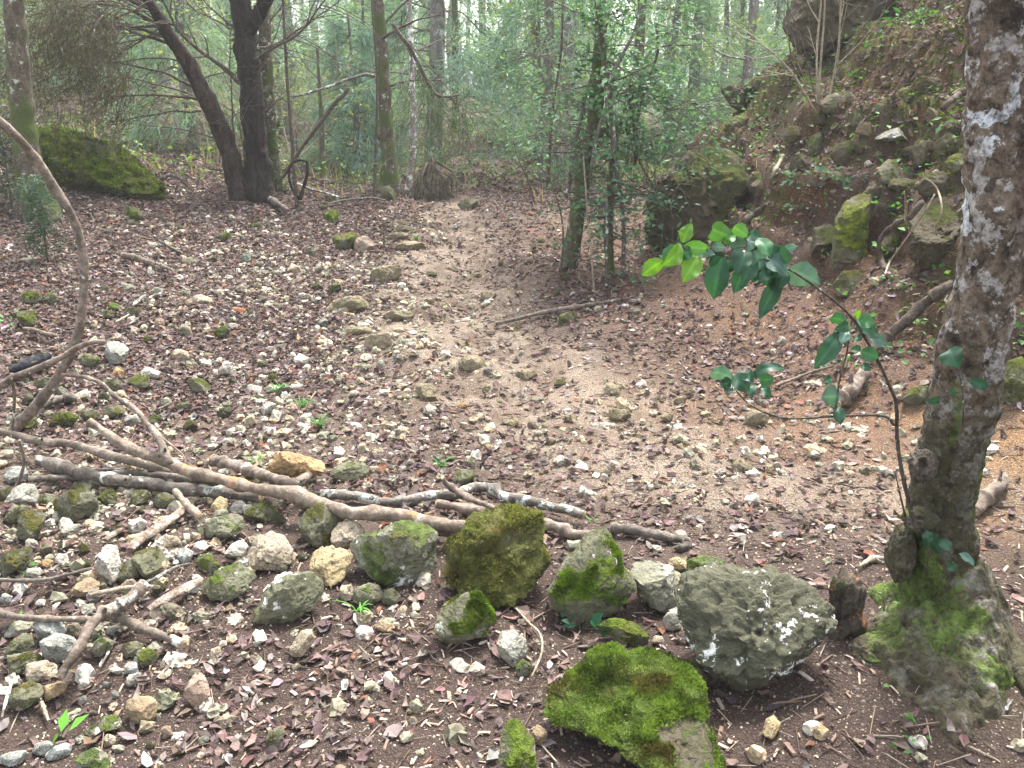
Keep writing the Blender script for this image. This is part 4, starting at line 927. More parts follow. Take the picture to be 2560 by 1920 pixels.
def lump(name, c, rx, ry, rz, seed, mat, parent, origin, sub=5, amp=.16, moss=.25, hole=None):
    U, F3 = ico(sub); rs = np.random.default_rng(seed)
    q = U * np.array([rx, ry, rz]); m_ = max(rx, ry, rz)
    q = q * (1 + amp * fbm(U * 1.7 + rs.uniform(-9, 9, 3), 3) + amp * .6 * fbm(U * 5 + 3, 3))[:, None]
    if hole is not None:
        hd, hw, deep = hole; hd = np.array(hd) / np.linalg.norm(hd); ca = U @ hd
        k = sstep(cos(hw) - .02, cos(hw) + .10, ca)
        q = q * (1 - deep * k)[:, None]
        rim = np.exp(-((ca - cos(hw)) / .07) ** 2); q = q * (1 + (.09 + .12 * fbm(U * 3 + seed, 2)) * rim)[:, None]
    W = q + c
    N = vnormals(W, F3)
    mo = np.clip(moss + .3 * N[:, 2] + .7 * fbm(W * 9 + seed, 3), 0, 1)
    return link(name, new_mesh(name, W - origin, [F3], None, True, {'moss': mo, 'scaly': np.zeros(len(W))}), mat, parent)
def on_trunk(u, v, dy): return at_y(u, v, TY + dy)
lump('knot', on_trunk(2306, 1165, -.075), .033, .040, .046, 3, M['knot'], troot, tree_base, 5, .22, .05, ((-.45, -.80, .40), .42, .75))
lump('burl', on_trunk(2252, 1385, -.03), .034, .05, .085, 5, M['trunk'], troot, tree_base, 5, .16, .30)
lump('burl', on_trunk(2205, 1640, -.14), .085, .07, .060, 6, M['trunk'], troot, tree_base, 5, .2, .22)
lump('burl', on_trunk(2300, 1300, -.07), .045, .04, .03, 9, M['trunk'], troot, tree_base, 5, .2, .05)
# roots
def ground_path(pts, lift):
    out = []
    for k, p in enumerate(pts):
        g = G(p[0], p[1])[0].copy(); g[2] += lift[k] if hasattr(lift, '__len__') else lift; out.append(g)
    return np.array(out)
def root_part(pts, rad_px, lift, seed, mat='trunk', moss=.3):
    g = ground_path(pts, lift)
    t = [G(*p)[1] for p in pts]
    r = np.array(rad_px) * np.array(t) / FPX
    C = catmull(np.column_stack([g, r]), 70)
    V, F3, F4 = tube_geo(C[:, :3], C[:, 3], 26, .42, 11, seed)
    mo = np.clip(moss + .55 * fbm(V * 8 + seed, 3), 0, 1)
    return link('root', new_mesh('root', V - tree_base, [F3, F4], None, True, {'moss': mo, 'scaly': np.zeros(len(V))}), M['trunk'], troot)
bp = px('c6', [(1500, 520), (1530, 600), (1580, 690), (1640, 755), (1700, 810), (1780, 870), (1850, 960), (1920, 990), (2050, 940), (2150, 820), (2170, 690), (2120, 560), (2000, 440), (1700, 430)])
bw = np.array([G(*p)[0][:2] for p in bp])
gx_, gy_ = np.meshgrid(np.linspace(bw[:, 0].min() - .03, bw[:, 0].max() + .03, 190), np.linspace(bw[:, 1].min() - .03, bw[:, 1].max() + .2, 190))
pts2 = np.stack([gx_.ravel(), gy_.ravel()], 1)
dist = np.full(len(pts2), 9.0); ins = np.zeros(len(pts2), bool)
for k in range(len(bw)):
    a, b = bw[k], bw[(k + 1) % len(bw)]; d = b - a
    t = np.clip(((pts2 - a) @ d) / (d @ d), 0, 1); dist = np.minimum(dist, np.linalg.norm(pts2 - (a + t[:, None] * d), axis=1))
    cr2 = ((a[1] > pts2[:, 1]) != (b[1] > pts2[:, 1])) & (pts2[:, 0] < d[0] * (pts2[:, 1] - a[1]) / (d[1] if abs(d[1]) > 1e-9 else 1e-9) + a[0]); ins ^= cr2
sd_ = np.where(ins, dist, -dist)
q3 = np.stack([pts2[:, 0], pts2[:, 1], 0 * pts2[:, 0]], 1)
sd_ = sd_ + .03 * fbm(q3 * 11, 3)
rt = np.hypot(pts2[:, 0] - tree_base[0], pts2[:, 1] - TY)
ridges = 1 + .48 * fbm(q3 * 9 + 6, 3) + .22 * (.4 - 2 * np.abs(fbm(q3 * 7 + 40, 3)))
hgt = .082 * np.sqrt(np.clip(sd_ / .10, 0, 1)) * ridges + .17 * np.exp(-(rt / .15) ** 2) + (.022 * fbm(q3 * 34, 3) + .018 * (.3 - np.abs(fbm(q3 * 22 + 9, 3)) * 2)) * (sd_ > 0)
hgt = np.where(sd_ > -.01, hgt, -.05)
bz = H(pts2[:, 0], pts2[:, 1]) + hgt - .012
bV = np.stack([pts2[:, 0] + .02 * fbm(q3 * 16 + 90, 2), pts2[:, 1] + .02 * fbm(q3 * 16 + 70, 2), bz], 1)
ii_ = (np.arange(189)[:, None] * 190 + np.arange(189)[None, :]).ravel()
bmo = np.clip(.30 + .85 * fbm(q3 * 6 + 20, 3) + .35 * sstep(.0, .35, pts2[:, 0] - tree_base[0] + tree_base[1] - pts2[:, 1] - .35), 0, 1)
link('root', new_mesh('root', bV - tree_base, [np.stack([ii_, ii_ + 1, ii_ + 191, ii_ + 190], 1)], None, True, {'moss': bmo, 'scaly': np.zeros(len(bV))}), M['trunk'], troot)
root_part(px('c6', [(1960, 500), (2070, 570), (2140, 650), (2230, 760), (2330, 900)]), [70, 48, 34, 30, 28], [.09, .04, .02, .01, 0], 2, moss=.05)
# limbs above the frame
for (za, dx, dy, L, r0) in ((2.1, .75, -.2, 1.6, .045), (2.6, -.7, .3, 1.8, .05), (3.1, .4, .6, 1.6, .04)):
    k = np.argmin(np.abs(zz - za)); a = np.array([cx[k], cy[k], cz[k]])
    pts = [a, a + np.array([dx, dy, .6]) * L * .35, a + np.array([dx, dy, .75]) * L * .7, a + np.array([dx, dy, 1.0]) * L]
    C = catmull(pts, 30); V, F3, F4 = tube_geo(C, np.linspace(r0, .012, 30), 12, .2, 9)
    link('limb', new_mesh('limb', V - tree_base, [F3, F4], None, True), M['bark_grey'], troot)

# rotten snag between boulder and trunk
sp = G(2115, 1590)[0]; o_ = np.array([sp[0], sp[1], sp[2]])
C = catmull([o_ + [0, .02, -.05], o_ + [.004, .03, .04], o_ + [0, .035, .10], o_ + [-.004, .04, .155]], 40)
V, F3, F4 = tube_geo(C, np.interp(np.linspace(0, 1, 40), [0, .4, .8, 1], [.062, .054, .05, .036]), 40, .5, 13, 4)
V[:, 2] += np.where(V[:, 2] > o_[2] + .12, .045 * fbm(V * np.array([45, 45, 1]), 2), 0)
sn = root('rotten_stub', o_, 'short dark rotten stub standing between the largest boulder and the tree', 'stump')
link('trunk', new_mesh('trunk', V - o_, [F3, F4], None, True), mat_bark('rotten_stub_wood', (.030, .024, .019), (.105, .085, .062), 26, .15, moss_amt=.35, patch=(.22, .10, .05), patch_amt=.15), sn)

# ------------------------------------------------------------------ big leaved sapling in front of the trunk
leaf_cols = {'d': (.022, .075, .038), 'm': (.035, .125, .045), 'b': (.10, .215, .022), 'l': (.07, .18, .036), 'p': (.075, .150, .120)}
def leaf_geo(base, tip, width, bend=.18, roll=0.0, col=(.03, .1, .04), wavy=0.0, seed=0, nl=26, nw=9):
    """one real leaf blade with a midrib fold, a curved spine and wavy edges"""
    base, tip = np.asarray(base, float), np.asarray(tip, float)
    d = tip - base; L = np.linalg.norm(d); d = d / L
    view = base - CAM; view /= np.linalg.norm(view)
    s = np.cross(d, view); s /= max(np.linalg.norm(s), 1e-6); n = np.cross(s, d)
    s, n = s * cos(roll) + n * sin(roll), n * cos(roll) - s * sin(roll)
    if n[2] < 0: n = -n
    rs = np.random.default_rng(seed)
    t = np.linspace(0, 1, nl)[:, None]; a = np.linspace(-1, 1, nw)[None, :]
    ph = rs.uniform(0, 6)
    wd = width * .5 * np.sin(pi * np.clip(t, 0.015, .985) ** .80) ** .85 * (1 + .03 * np.sin(t * 26 + ph)) * (.82 + .30 * t)
    ph = rs.uniform(0, 6)
    fold = .22 * wd * np.abs(a)
    wave = wavy * width * np.sin(t * 11 + ph + a * 1.5) * np.abs(a)
    P = base + d * (t * L)[..., None] + n * (bend * L * np.sin(pi * t))[..., None]
    P = P + s * (wd * a)[..., None] + n * (fold + wave)[..., None]
    V = P.reshape(-1, 3)
    i = np.arange(nl - 1)[:, None] * nw; j = np.arange(nw - 1)[None, :]
    F = np.stack([i + j, i + j + 1, i + nw + j + 1, i + nw + j], -1).reshape(-1, 4)
    c = np.tile(np.array(col), (len(V), 1)); mid = np.zeros((nl, nw)); mid[:, nw // 2] = 1
    tt_, aa_ = np.broadcast_arrays(t, np.abs(a)); vein = np.maximum(0, np.cos(2 * pi * (tt_ * 7 - aa_ * 1.1))) ** 6 * (1 - mid)
    c = c * (1 + .50 * mid.ravel()[:, None] + .16 * vein.ravel()[:, None]) * (1 + .16 * fbm(np.column_stack([tt_.ravel() * 5, (a * np.ones_like(t)).ravel() * 3, np.full(len(V), seed * 3.1)]), 3))[:, None]
    return V, F, c
SY = 1.98
def sap(crop, p, dy=0.0): return [at_y(u, v, SY + dy) for u, v in px(crop, p)]
sbase = at_y(2285, 1320, SY + .03)
sapling = root('sapling', sbase, 'broad leaved green sapling leaning left out of the foot of the tree', 'sapling')
def sap_stem(crop, pts, r0, r1, dys, first=None):
    P = [at_y(u, v, SY + d) for (u, v), d in zip(px(crop, pts), dys)]
    if first is not None: P[0] = np.asarray(first)
    C = catmull(P, 60); V, F3, F4 = tube_geo(C, np.linspace(r0, r1, 60), 9, .25, 60, 3)
    link('stem', new_mesh('stem', V - sbase, [F3, F4]), M['bark_twig'], sapling); return C
sap_stem('r4', [(1745, 1180), (1715, 1060), (1690, 960), (1665, 800), (1660, 640), (1630, 560), (1590, 470), (1540, 380), (1480, 280), (1400, 200), (1300, 125), (1200, 60), (1080, 10), (960, -10)], .0060, .0018, [.02, .02, 0, 0, 0, -.02, -.03, -.04, -.05, -.06, -.07, -.08, -.09, -.1])
sap_stem('r4', [(1652, 730), (1600, 690), (1400, 692), (1200, 702), (1090, 675), (1010, 628), (960, 570)], .004, .0015, [0, -.02, -.05, -.08, -.1, -.12, -.13])
sap_stem('r4', [(1395, 694), (1415, 540), (1450, 400), (1450, 300)], .0028, .0015, [-.05, -.05, -.05, -.05])
sap_stem('d5', [(1150, 340), (960, 430), (750, 378), (580, 380), (490, 315)], .0025, .0013, [-.09, -.1, -.12, -.14, -.15])
sap_stem('c6', [(1700, 20), (1680, -60), (1655, -170)], .003, .0012, [.0, -.02, -.03])
sap_stem('c6', [(1720, 20), (1706, -70), (1700, -160)], .0022, .001, [.0, -.01, -.02])
sap_stem('r4', [(1945, 760), (1950, 640), (1935, 520), (1905, 420)], .0022, .001, [.02, -.02, -.03, -.02])
sap_stem('r4', [(1940, 620), (1900, 600), (1850, 612)], .0015, .0008, [-.02, -.03, -.04])
sap_stem('r4', [(1940, 560), (1965, 545), (1990, 540)], .0015, .0008, [-.03, -.03, -.02])
sap_stem('c6', [(1790, 260), (1800, 170), (1810, 100)], .003, .0012, [.02, .0, .0])
sap_stem('c6', [(1800, 160), (1870, 190), (1930, 190)], .0018, .0008, [.0, .0, .0])
LV = [  # crop, base, tip, width px (crop units), colour, bend, roll, depth
    ('d5', (340, 455), (175, 572), 110, 'b', .10, .2, -.15), ('d5', (480, 312), (335, 480), 120, 'b', .22, .5, -.15), ('d5', (500, 318), (375, 495), 130, 'm', .15, -.3, -.14),
    ('d5', (508, 300), (575, 150), 90, 'b', .08, .2, -.15), ('d5', (520, 330), (720, 345), 95, 'l', .25, -.5, -.13), ('d5', (640, 400), (520, 615), 130, 'b', .10, .25, -.13),
    ('d5', (600, 370), (460, 420), 95, 'm', .2, .4, -.14), ('d5', (650, 380), (770, 400), 70, 'p', .15, .2, -.12),
    ('d5', (950, 270), (780, 190), 130, 'l', .22, .3, -.1), ('d5', (960, 230), (860, 290), 110, 'l', .1, -.2, -.1), ('d5', (950, 160), (1065, 240), 100, 'l', .2, .2, -.09),
    ('d5', (1060, 300), (920, 330), 85, 'p', .15, .4, -.09), ('d5', (1065, 250), (1190, 265), 85, 'd', .2, .3, -.08), ('d5', (1150, 270), (1250, 410), 110, 'm', .15, .3, -.08),
    ('d5', (850, 420), (780, 750), 155, 'd', .10, .2, -.10), ('d5', (1060, 360), (990, 560), 125, 'd', .14, .2, -.09), ('d5', (1070, 280), (1160, 520), 145, 'p', .16, .25, -.08),
    ('d5', (1040, 520), (960, 715), 115, 'd', .12, .1, -.09), ('d5', (1180, 540), (1110, 630), 100, 'm', .2, -.2, -.08), ('d5', (1250, 520), (1160, 640), 80, 'd', .15, .2, -.08),
    ('d5', (1200, 430), (1380, 560), 140, 'p', .18, .3, -.08), ('d5', (1290, 330), (1420, 460), 110, 'd', .16, .2, -.07), ('d5', (1420, 530), (1665, 640), 170, 'p', .12, .15, -.07),
    ('d5', (1370, 375), (1490, 335), 60, 'p', .12, .3, -.06), ('d5', (1360, 590), (1190, 920), 115, 'd', -.16, .35, -.07), ('d5', (1310, 540), (1330, 720), 120, 'd', .12, .2, -.08),
    ('d5', (900, 520), (860, 620), 80, 'd', .2, .2, -.1), ('d5', (980, 420), (880, 560), 110, 'd', .15, .3, -.1), ('d5', (1120, 420), (1020, 640), 110, 'd', .16, .3, -.08), ('d5', (1200, 480), (1230, 650), 110, 'd', .2, .1, -.07), ('d5', (1260, 420), (1180, 560), 100, 'd', .2, .4, -.07), ('d5', (1330, 480), (1420, 640), 110, 'd', .18, .2, -.06), ('d5', (1300, 460), (1260, 600), 95, 'm', .2, .2, -.07), ('d5', (1380, 520), (1330, 690), 95, 'd', .2, .2, -.06), ('d5', (880, 400), (760, 500), 100, 'd', .2, .2, -.11), ('d5', (1010, 330), (900, 470), 95, 'p', .2, .3, -.09), ('d5', (1230, 330), (1330, 430), 90, 'd', .2, .2, -.07), ('d5', (760, 330), (870, 340), 60, 'p', .15, .2, -.12),
    ('d5', (1920, 985), (1790, 960), 90, 'm', .2, .3, -.05), ('d5', (1940, 1000), (1830, 1050), 80, 'd', .2, .2, -.05), ('d5', (1870, 1070), (1670, 1350), 130, 'd', .18, .3, -.05),
    ('d5', (1920, 1060), (1880, 1170), 75, 'p', .12, .1, -.05), ('d5', (2010, 980), (2145, 1000), 110, 'm', .22, .2, -.04), ('d5', (1990, 1040), (2180, 1090), 80, 'd', .16, .5, -.04),
    ('d5', (2110, 1120), (2260, 1180), 90, 'p', .16, .3, -.03), ('d5', (2040, 1240), (2180, 1290), 110, 'm', .25, .1, -.03), ('d5', (1960, 1215), (2040, 1215), 40, 'd', .2, .2, -.04),
    ('d5', (2020, 960), (2030, 890), 45, 'b', .1, .1, -.04), ('d5', (2050, 1350), (2120, 1400), 60, 'd', .1, .2, -.03), ('d5', (2000, 1110), (2050, 1140), 60, 'd', .1, .2, -.04),
    ('d5', (930, 1470), (770, 1430), 110, 'p', .15, .3, -.12), ('d5', (930, 1500), (840, 1520), 90, 'd', .2, .2, -.12), ('d5', (940, 1440), (1060, 1570), 130, 'd', .16, .3, -.12),
    ('d5', (900, 1530), (890, 1610), 70, 'd', .1, .2, -.12), ('d5', (1100, 1480), (1370, 1400), 90, 'd', .32, .3, -.1), ('d5', (1170, 1490), (1290, 1480), 110, 'm', .12, .1, -.1),
    ('d5', (1110, 1500), (1090, 1400), 60, 'd', .1, .1, -.11), ('d5', (1180, 1560), (1250, 1640), 80, 'd', .2, .2, -.1), ('d5', (1120, 1530), (1100, 1640), 70, 'd', .2, .2, -.1), ('d5', (1010, 1460), (1080, 1500), 60, 'p', .2, .2, -.11),
    ('r4', (1415, 610), (1345, 610), 85, 'p', .1, .2, -.06), ('r4', (1412, 650), (1418, 722), 42, 'd', .1, .1, -.05), ('r4', (1380, 530), (1345, 540), 30, 'd', .1, .1, -.05),
    ('r4', (1890, 400), (1925, 475), 80, 'd', .2, .2, -.02), ('r4', (1975, 535), (2050, 560), 40, 'd', .2, .2, -.02), ('r4', (1850, 610), (1790, 625), 30, 'd', .2, .2, -.04), ('r4', (1890, 600), (1910, 580), 25, 'd', .2, .2, -.03),
    ('c6', (1800, 100), (1850, 170), 70, 'd', .1, .2, 0), ('c6', (1850, 120), (1890, 165), 45, 'd', .1, .2, 0), ('c6', (1930, 180), (1990, 225), 40, 'p', .1, .2, 0), ('c6', (1915, 220), (1880, 250), 35, 'd', .1, .2, 0), ('c6', (1790, 80), (1800, 130), 40, 'd', .1, .2, 0)]
for k, (cr_, b, t, wd, col, bend, roll, dy) in enumerate(LV):
    bp, tp = px(cr_, [b, t]); sc = CROP[cr_][2] * SY / FPX
    rs = np.random.default_rng(k)
    c = np.array(leaf_cols[col]) * rs.uniform(.8, 1.25)
    V, F, cc = leaf_geo(at_y(*bp, SY + dy), at_y(bp[0] + (tp[0] - bp[0]) * 1.12, bp[1] + (tp[1] - bp[1]) * 1.12, SY + dy - rs.uniform(-.02, .045)), wd * sc * 1.38, bend, roll + rs.normal(0, .22), c, .07, k)
    link('leaf', new_mesh('leaf', V - sbase, [F], cc), M['gloss'], sapling)
# ------------------------------------------------------------------ fallen branches
def stick_pts(crop, pts, lift):
    P = px(crop, pts) if crop else pts
    out, ts = [], []
    for k, (u, v) in enumerate(P):
        l = lift[k] if hasattr(lift, '__len__') else lift
        g, t = G(u, v)
        # the place along the same sight line that lies l above the ground
        d = ray(u, v)
        for _ in range(4):
            t2 = t - l / max(1e-3, -d[2]) if abs(d[2]) > .05 else t
            q = CAM + t2 * d
        q = CAM + (t - l / max(.12, -d[2])) * d
        out.append(q); ts.append(t - l / max(.12, -d[2]))
    return np.array(out), np.array(ts)

def stick(segs, width, lift, mat, label, cat='branch', name='fallen_branch', n=110, ns=16, cut=(True, True), bump=.28, seed=0, knots=0, group=None):
    """segs: [(crop, pts)...] joined; width: diameter in photograph pixels, per end or per point"""
    P = []
    for c, p in segs: P += px(c, p) if c else p
    lf = lift if hasattr(lift, '__len__') else [lift] * len(P)
    lf = np.interp(np.linspace(0, 1, len(P)), np.linspace(0, 1, len(lf)), lf)
    Q, ts = stick_pts(None, P, lf)
    wd = np.interp(np.linspace(0, 1, len(P)), np.linspace(0, 1, len(width)), width) * .98 / 2 * ts / FPX
    C = catmull(np.column_stack([Q, wd]), n)
    rs = np.random.default_rng(seed)
    C[:, :3] += (fbm(C[:, :3] * 6 + seed, 2)[:, None] * wd.mean() * .5) * rs.normal(size=3)
    r = C[:, 3] * (1 + .20 * fbm(np.column_stack([np.arange(n) * .17, np.zeros(n), np.full(n, seed)]), 2))
    for _ in range(knots + 2):
        k = rs.integers(5, n - 5); r = r * (1 + .28 * np.exp(-((np.arange(n) - k) / 2.2) ** 2))
    V, F3, F4 = tube_geo(C[:, :3], r, ns, bump, 14 / max(.02, wd.mean() * 40), seed)
    org = C[n // 2, :3].copy(); org[2] = hz(org[0], org[1])
    o = root(name, org, label, cat, group)
    link('bark', new_mesh('bark', V - org, [F3, F4]), M[mat], o)
    if wd.mean() > .009:
        for _ in range(1 + (knots > 1)):
            k = rs.integers(6, n - 6); t_ = C[k + 1, :3] - C[k - 1, :3]; t_ /= np.linalg.norm(t_); a = rs.normal(size=3); a[2] = abs(a[2]); a -= t_ * a.dot(t_); a /= np.linalg.norm(a)
            L = r[k] * rs.uniform(1.0, 1.7); q0 = C[k, :3] + a * r[k] * .6
            VV, f3, f4 = tube_geo(catmull([q0, q0 + a * L * .5 + t_ * L * .2, q0 + a * L + t_ * L * .5], 8), np.linspace(r[k] * .42, r[k] * .16, 8), 8, .3, 60, seed); link('side_stub', new_mesh('side_stub', VV - org, [f3, f4]), M['log_dark'], o)
    for e, end in ((0, cut[0]), (n - 1, cut[1])):
        if end:
            a = C[e, :3]; d = C[min(e + 1, n - 1), :3] - C[max(e - 1, 0), :3]; d /= np.linalg.norm(d); d = -d if e == 0 else d
            VV, f3, f4 = tube_geo([a - d * r[e] * .1, a + d * r[e] * .10, a + d * r[e] * .16], [r[e] * .93, r[e] * .90, r[e] * .5], ns, .12, 60, seed)
            link('cut_end', new_mesh('cut_end', VV - org, [f3, f4]), M['wood_cut'], o)
    return o, C, r

stick([('c1', [(-160, 230), (0, 268), (200, 320), (400, 365), (600, 378), (780, 425), (950, 485), (1150, 535), (1350, 582), (1500, 612), (1700, 680)])], [17, 20, 23, 22, 21], [.10, .09, .10, .07], 'log', 'long smooth grey branch entering from the left edge', seed=1, cut=(False, False))
stick([('c1', [(770, 188), (900, 275), (1050, 380), (1250, 472), (1450, 545), (1650, 622), (1900, 692), (2150, 755)]), ('c2', [(330, 300), (600, 385), (800, 445), (1050, 460), (1250, 480), (1500, 545), (1700, 580), (1830, 588)])], [20, 26, 29, 30, 32, 33, 36, 32], [.24, .15, .12, .12, .09, .08], 'log_orange', 'thickest main log with peeling orange bark lying across the pile', 'log', 'fallen_log', n=160, ns=20, cut=(True, False), seed=2, knots=4)
stick([('c1', [(335, 525), (480, 562), (600, 602), (800, 655), (1000, 695), (1250, 725), (1500, 752), (1800, 792), (2100, 832), (2260, 850)])], [32, 34, 32, 32, 30, 26], [.08, .06, .05, .04], 'log_dark', 'dark cut log with a blue green lichen spot under the main log', 'log', 'fallen_log', seed=3, knots=3, ns=20)
stick([('c1', [(250, 682), (450, 672), (620, 662), (760, 695), (900, 720)])], [17, 19, 18, 12], [.05, .04], 'log_dark', 'thin brown branch poking out below the cut log at left', seed=4)
stick([('c1', [(970, 640), (1200, 642), (1450, 662), (1700, 692), (1900, 720)])], [18, 22, 22, 16], [.05, .06], 'log_dark', 'dull grey branch between the cut log and the main log', seed=5)
stick([('c1', [(760, 595), (900, 600), (1100, 590)])], [6, 7, 5], [.06, .06], 'log_lichen', 'thin pale twig above the dull grey branch', 'twig', 'twig', seed=6, n=40, ns=8, cut=(False, False))
stick([('r3', [(922, 882), (1000, 902), (1100, 935), (1200, 966), (1265, 985), (1310, 965), (1332, 948)])], [26, 27, 27, 30, 22], [.08, .10, .10], 'log', 'short cut log with a knobbly right end above the main log', 'log', 'fallen_log', seed=7, knots=2, ns=18)
stick([('c2', [(560, 285), (800, 305), (1000, 335), (1200, 345), (1300, 348), (1500, 325), (1700, 312), (1850, 255), (2000, 240), (2150, 292), (2230, 325)]), ('c3', [(150, 165), (300, 212), (495, 248)])], [20, 24, 24, 26, 25, 26, 24], [.04, .03, .03, .03, .04, .04], 'log_lichen', 'crooked branch crusted with pale lichen behind the tall olive boulder', seed=8, n=150, knots=3)
stick([('c2', [(1550, 385), (1700, 402), (1900, 432), (2100, 455), (2250, 470)]), ('c3', [(190, 285), (330, 342), (430, 385), (560, 388), (640, 372)])], [20, 24, 25, 28, 30, 26], [.06, .05, .03, .03], 'log', 'grey log passing behind the tall olive boulder to its right', 'log', 'fallen_log', seed=9, n=120)
stick([('c2', [(1615, 150), (1650, 200), (1730, 255), (1840, 325), (2000, 392), (2160, 440)])], [10, 16, 17, 15, 14], [.14, .09, .08, .07], 'log', 'brown stick sloping up out of the pile behind the tall olive boulder', seed=10, n=60)
stick([('c3', [(685, 342), (800, 352), (950, 382), (1100, 412), (1150, 420), (1222, 432)])], [22, 24, 24, 26, 25], [.025, .02], 'log_dark', 'straight cut log ending right of the pointed mossy boulder', 'log', 'fallen_log', seed=11, knots=1)
stick([('c3', [(1120, 470), (1165, 465), (1215, 440)])], [10, 16, 20], [.015, .02], 'log_dark', 'short broken stub under the end of the straight cut log', seed=12, n=30)
stick([('c2', [(1440, 590), (1620, 632), (1760, 655), (1900, 680)])], [17, 19, 18], [.03, .03], 'log', 'short branch under the main log left of the tall olive boulder', seed=13, n=50)
stick([('c1', [(1515, 795), (1560, 845), (1610, 895), (1660, 945), (1718, 990)])], [14, 18, 19, 19], [.06, .05, .045], 'log_orange', 'short orange stub with a round cream cut face below the logs', seed=14, n=40)
stick([('r3', [(262, 512), (380, 527), (450, 562), (500, 612), (580, 662), (640, 732), (690, 790), (720, 862), (735, 900)])], [9, 11, 12, 15, 18, 20], [.30, .32, .30, .27, .24, .20, .17], 'log', 'long bent bare branch rising from the main log to the left', seed=15, n=110, ns=12, cut=(False, False))
stick([('r3', [(560, 640), (640, 730), (720, 800), (790, 860), (800, 910)])], [5, 6, 5, 3], [.22, .18, .14, .10], 'log', 'thin twig crossing the long bent bare branch', 'twig', 'twig', seed=16, n=50, ns=8, cut=(False, False))
o, C, r_ = stick([('c4', [(1262, 70), (1150, 188), (1000, 270), (880, 332), (805, 420), (740, 560), (640, 700), (560, 800), (508, 880)])], [27, 30, 29, 28, 27, 26, 25], [.09, .08, .09, .08, .05], 'log', 'stout brown bent branch with a pale broken lower end at left', seed=17, knots=2, ns=18)
stick([('c4', [(-140, 250), (0, 315), (120, 345), (250, 362), (480, 372), (780, 372), (940, 362), (1000, 362), (1100, 392), (1250, 460), (1400, 512), (1590, 590)])], [18, 17, 15, 16, 18, 24, 23, 22], [.03, .05, .05, .05, .04, .03], 'log', 'slender branch crossing under the stout bent branch at left', seed=18, n=120)
stick([('c4', [(775, 162), (950, 127), (1150, 92), (1280, 88), (1380, 95)])], [9, 11, 10, 8], [.03, .03], 'pale_twig', 'white barkless stick above the stout bent branch', 'stick', 'stick', seed=19, n=50, ns=10)
stick([('c4', [(1250, 60), (1330, 25), (1440, -40), (1520, -85), (1640, -115)])], [9, 9, 8, 6], [.05, .05], 'log_lichen', 'grey thin stick running up right from the stout bent branch', 'stick', 'stick', seed=20, n=50, ns=10)
stick([('c1', [(-100, 1550), (0, 1556), (200, 1560), (400, 1552), (600, 1502), (790, 1452)])], [9, 10, 10, 8], [.03, .03], 'log_dark', 'long thin brown stick left of the tall white stone', 'stick', 'stick', seed=21, n=70, ns=10, cut=(False, False))
stick([('c4', [(105, 905), (70, 1030), (20, 1220)])], [8, 8, 6], [.02, .02], 'log_lichen', 'short grey twig at the left edge near the bottom', 'twig', 'twig', seed=22, n=30, ns=8)
stick([('c4', [(360, 1090), (390, 1170), (420, 1250)])], [10, 9, 6], [.015, .015], 'pale_twig', 'small yellowish splinter of wood under the tan stone at left', 'twig', 'twig', seed=23, n=30, ns=8)
stick([('c4', [(1000, 530), (930, 660), (860, 790)])], [5, 6, 4], [.02, .02], 'log_dark', 'thin dark twig beside the mossy trio at lower left', 'twig', 'twig', seed=24, n=30, ns=8, cut=(False, False))
stick([('c3', [(30, 890), (120, 990), (190, 1060), (210, 1150), (190, 1240), (135, 1360)])], [5, 6, 6, 5], [.03, .05, .03], 'pale_twig', 'arched orange brown twig between the moss covered rock and the foreground slab', 'twig', 'twig', seed=25, n=60, ns=8, cut=(False, False))
stick([('c3', [(655, 1275), (700, 1300), (800, 1330), (915, 1390)])], [6, 8, 7, 4], [.09, .09], 'log_dark', 'small dark twig lying on the mossy foreground slab', 'twig', 'twig', seed=26, n=40, ns=8, cut=(False, False))
stick([('r4', [(-70, 290), (0, 276), (150, 240), (300, 216), (400, 200), (480, 185)])], [8, 11, 12, 10, 6], [.03, .03], 'log', 'long straight stick lying in front of the leafy shrub', 'stick', 'stick', seed=27, n=70, ns=10, cut=(False, False))
stick([('r4', [(1140, 560), (1220, 530), (1300, 500), (1390, 475)])], [7, 8, 5], [.02, .02], 'log', 'thin stick on the red slope behind the sapling', 'stick', 'stick', seed=28, n=40, ns=8, cut=(False, False))
stick([('r4', [(1060, 570), (1110, 535), (1170, 510)])], [7, 7, 5], [.02, .02], 'pale_twig', 'short pale stick behind the low sapling leaves', 'stick', 'stick', seed=29, n=30, ns=8)
stick([('e6', [(1290, 640), (1330, 620), (1390, 602)])], [5, 6, 5], [.03, .03], 'log_lichen', 'short pale stick, right of two, on the upper left slope', 'stick', 'stick', seed=30, n=30, ns=8)
stick([('e6', [(1145, 705), (1200, 655), (1255, 615)])], [7, 8, 6], [.03, .03], 'log_lichen', 'short pale stick, left of two, on the upper left slope', 'stick', 'stick', seed=31, n=30, ns=8)
stick([('e6', [(1050, 270), (1150, 285), (1250, 315), (1330, 340)])], [14, 16, 14], [.03, .03], 'log', 'greyish log piece half hidden in leaves on the upper left slope', seed=32, n=50)
stick([('e6', [(1350, 340), (1420, 370), (1500, 405)])], [9, 8, 6], [.03, .03], 'log', 'thin branch continuing from the greyish log piece', seed=33, n=40)
stick([('e6', [(1380, 150), (1480, 200), (1570, 240)])], [6, 7, 6], [.03, .03], 'log_dark', 'thin dark stick above the greyish log piece', 'stick', 'stick', seed=34, n=40, ns=8)
stick([('e6', [(200, 905), (300, 920), (400, 955), (490, 970)])], [8, 12, 10], [.03, .03], 'log', 'short stick among mossy stones left of the arching dead limb', 'stick', 'stick', seed=35, n=40, ns=10)
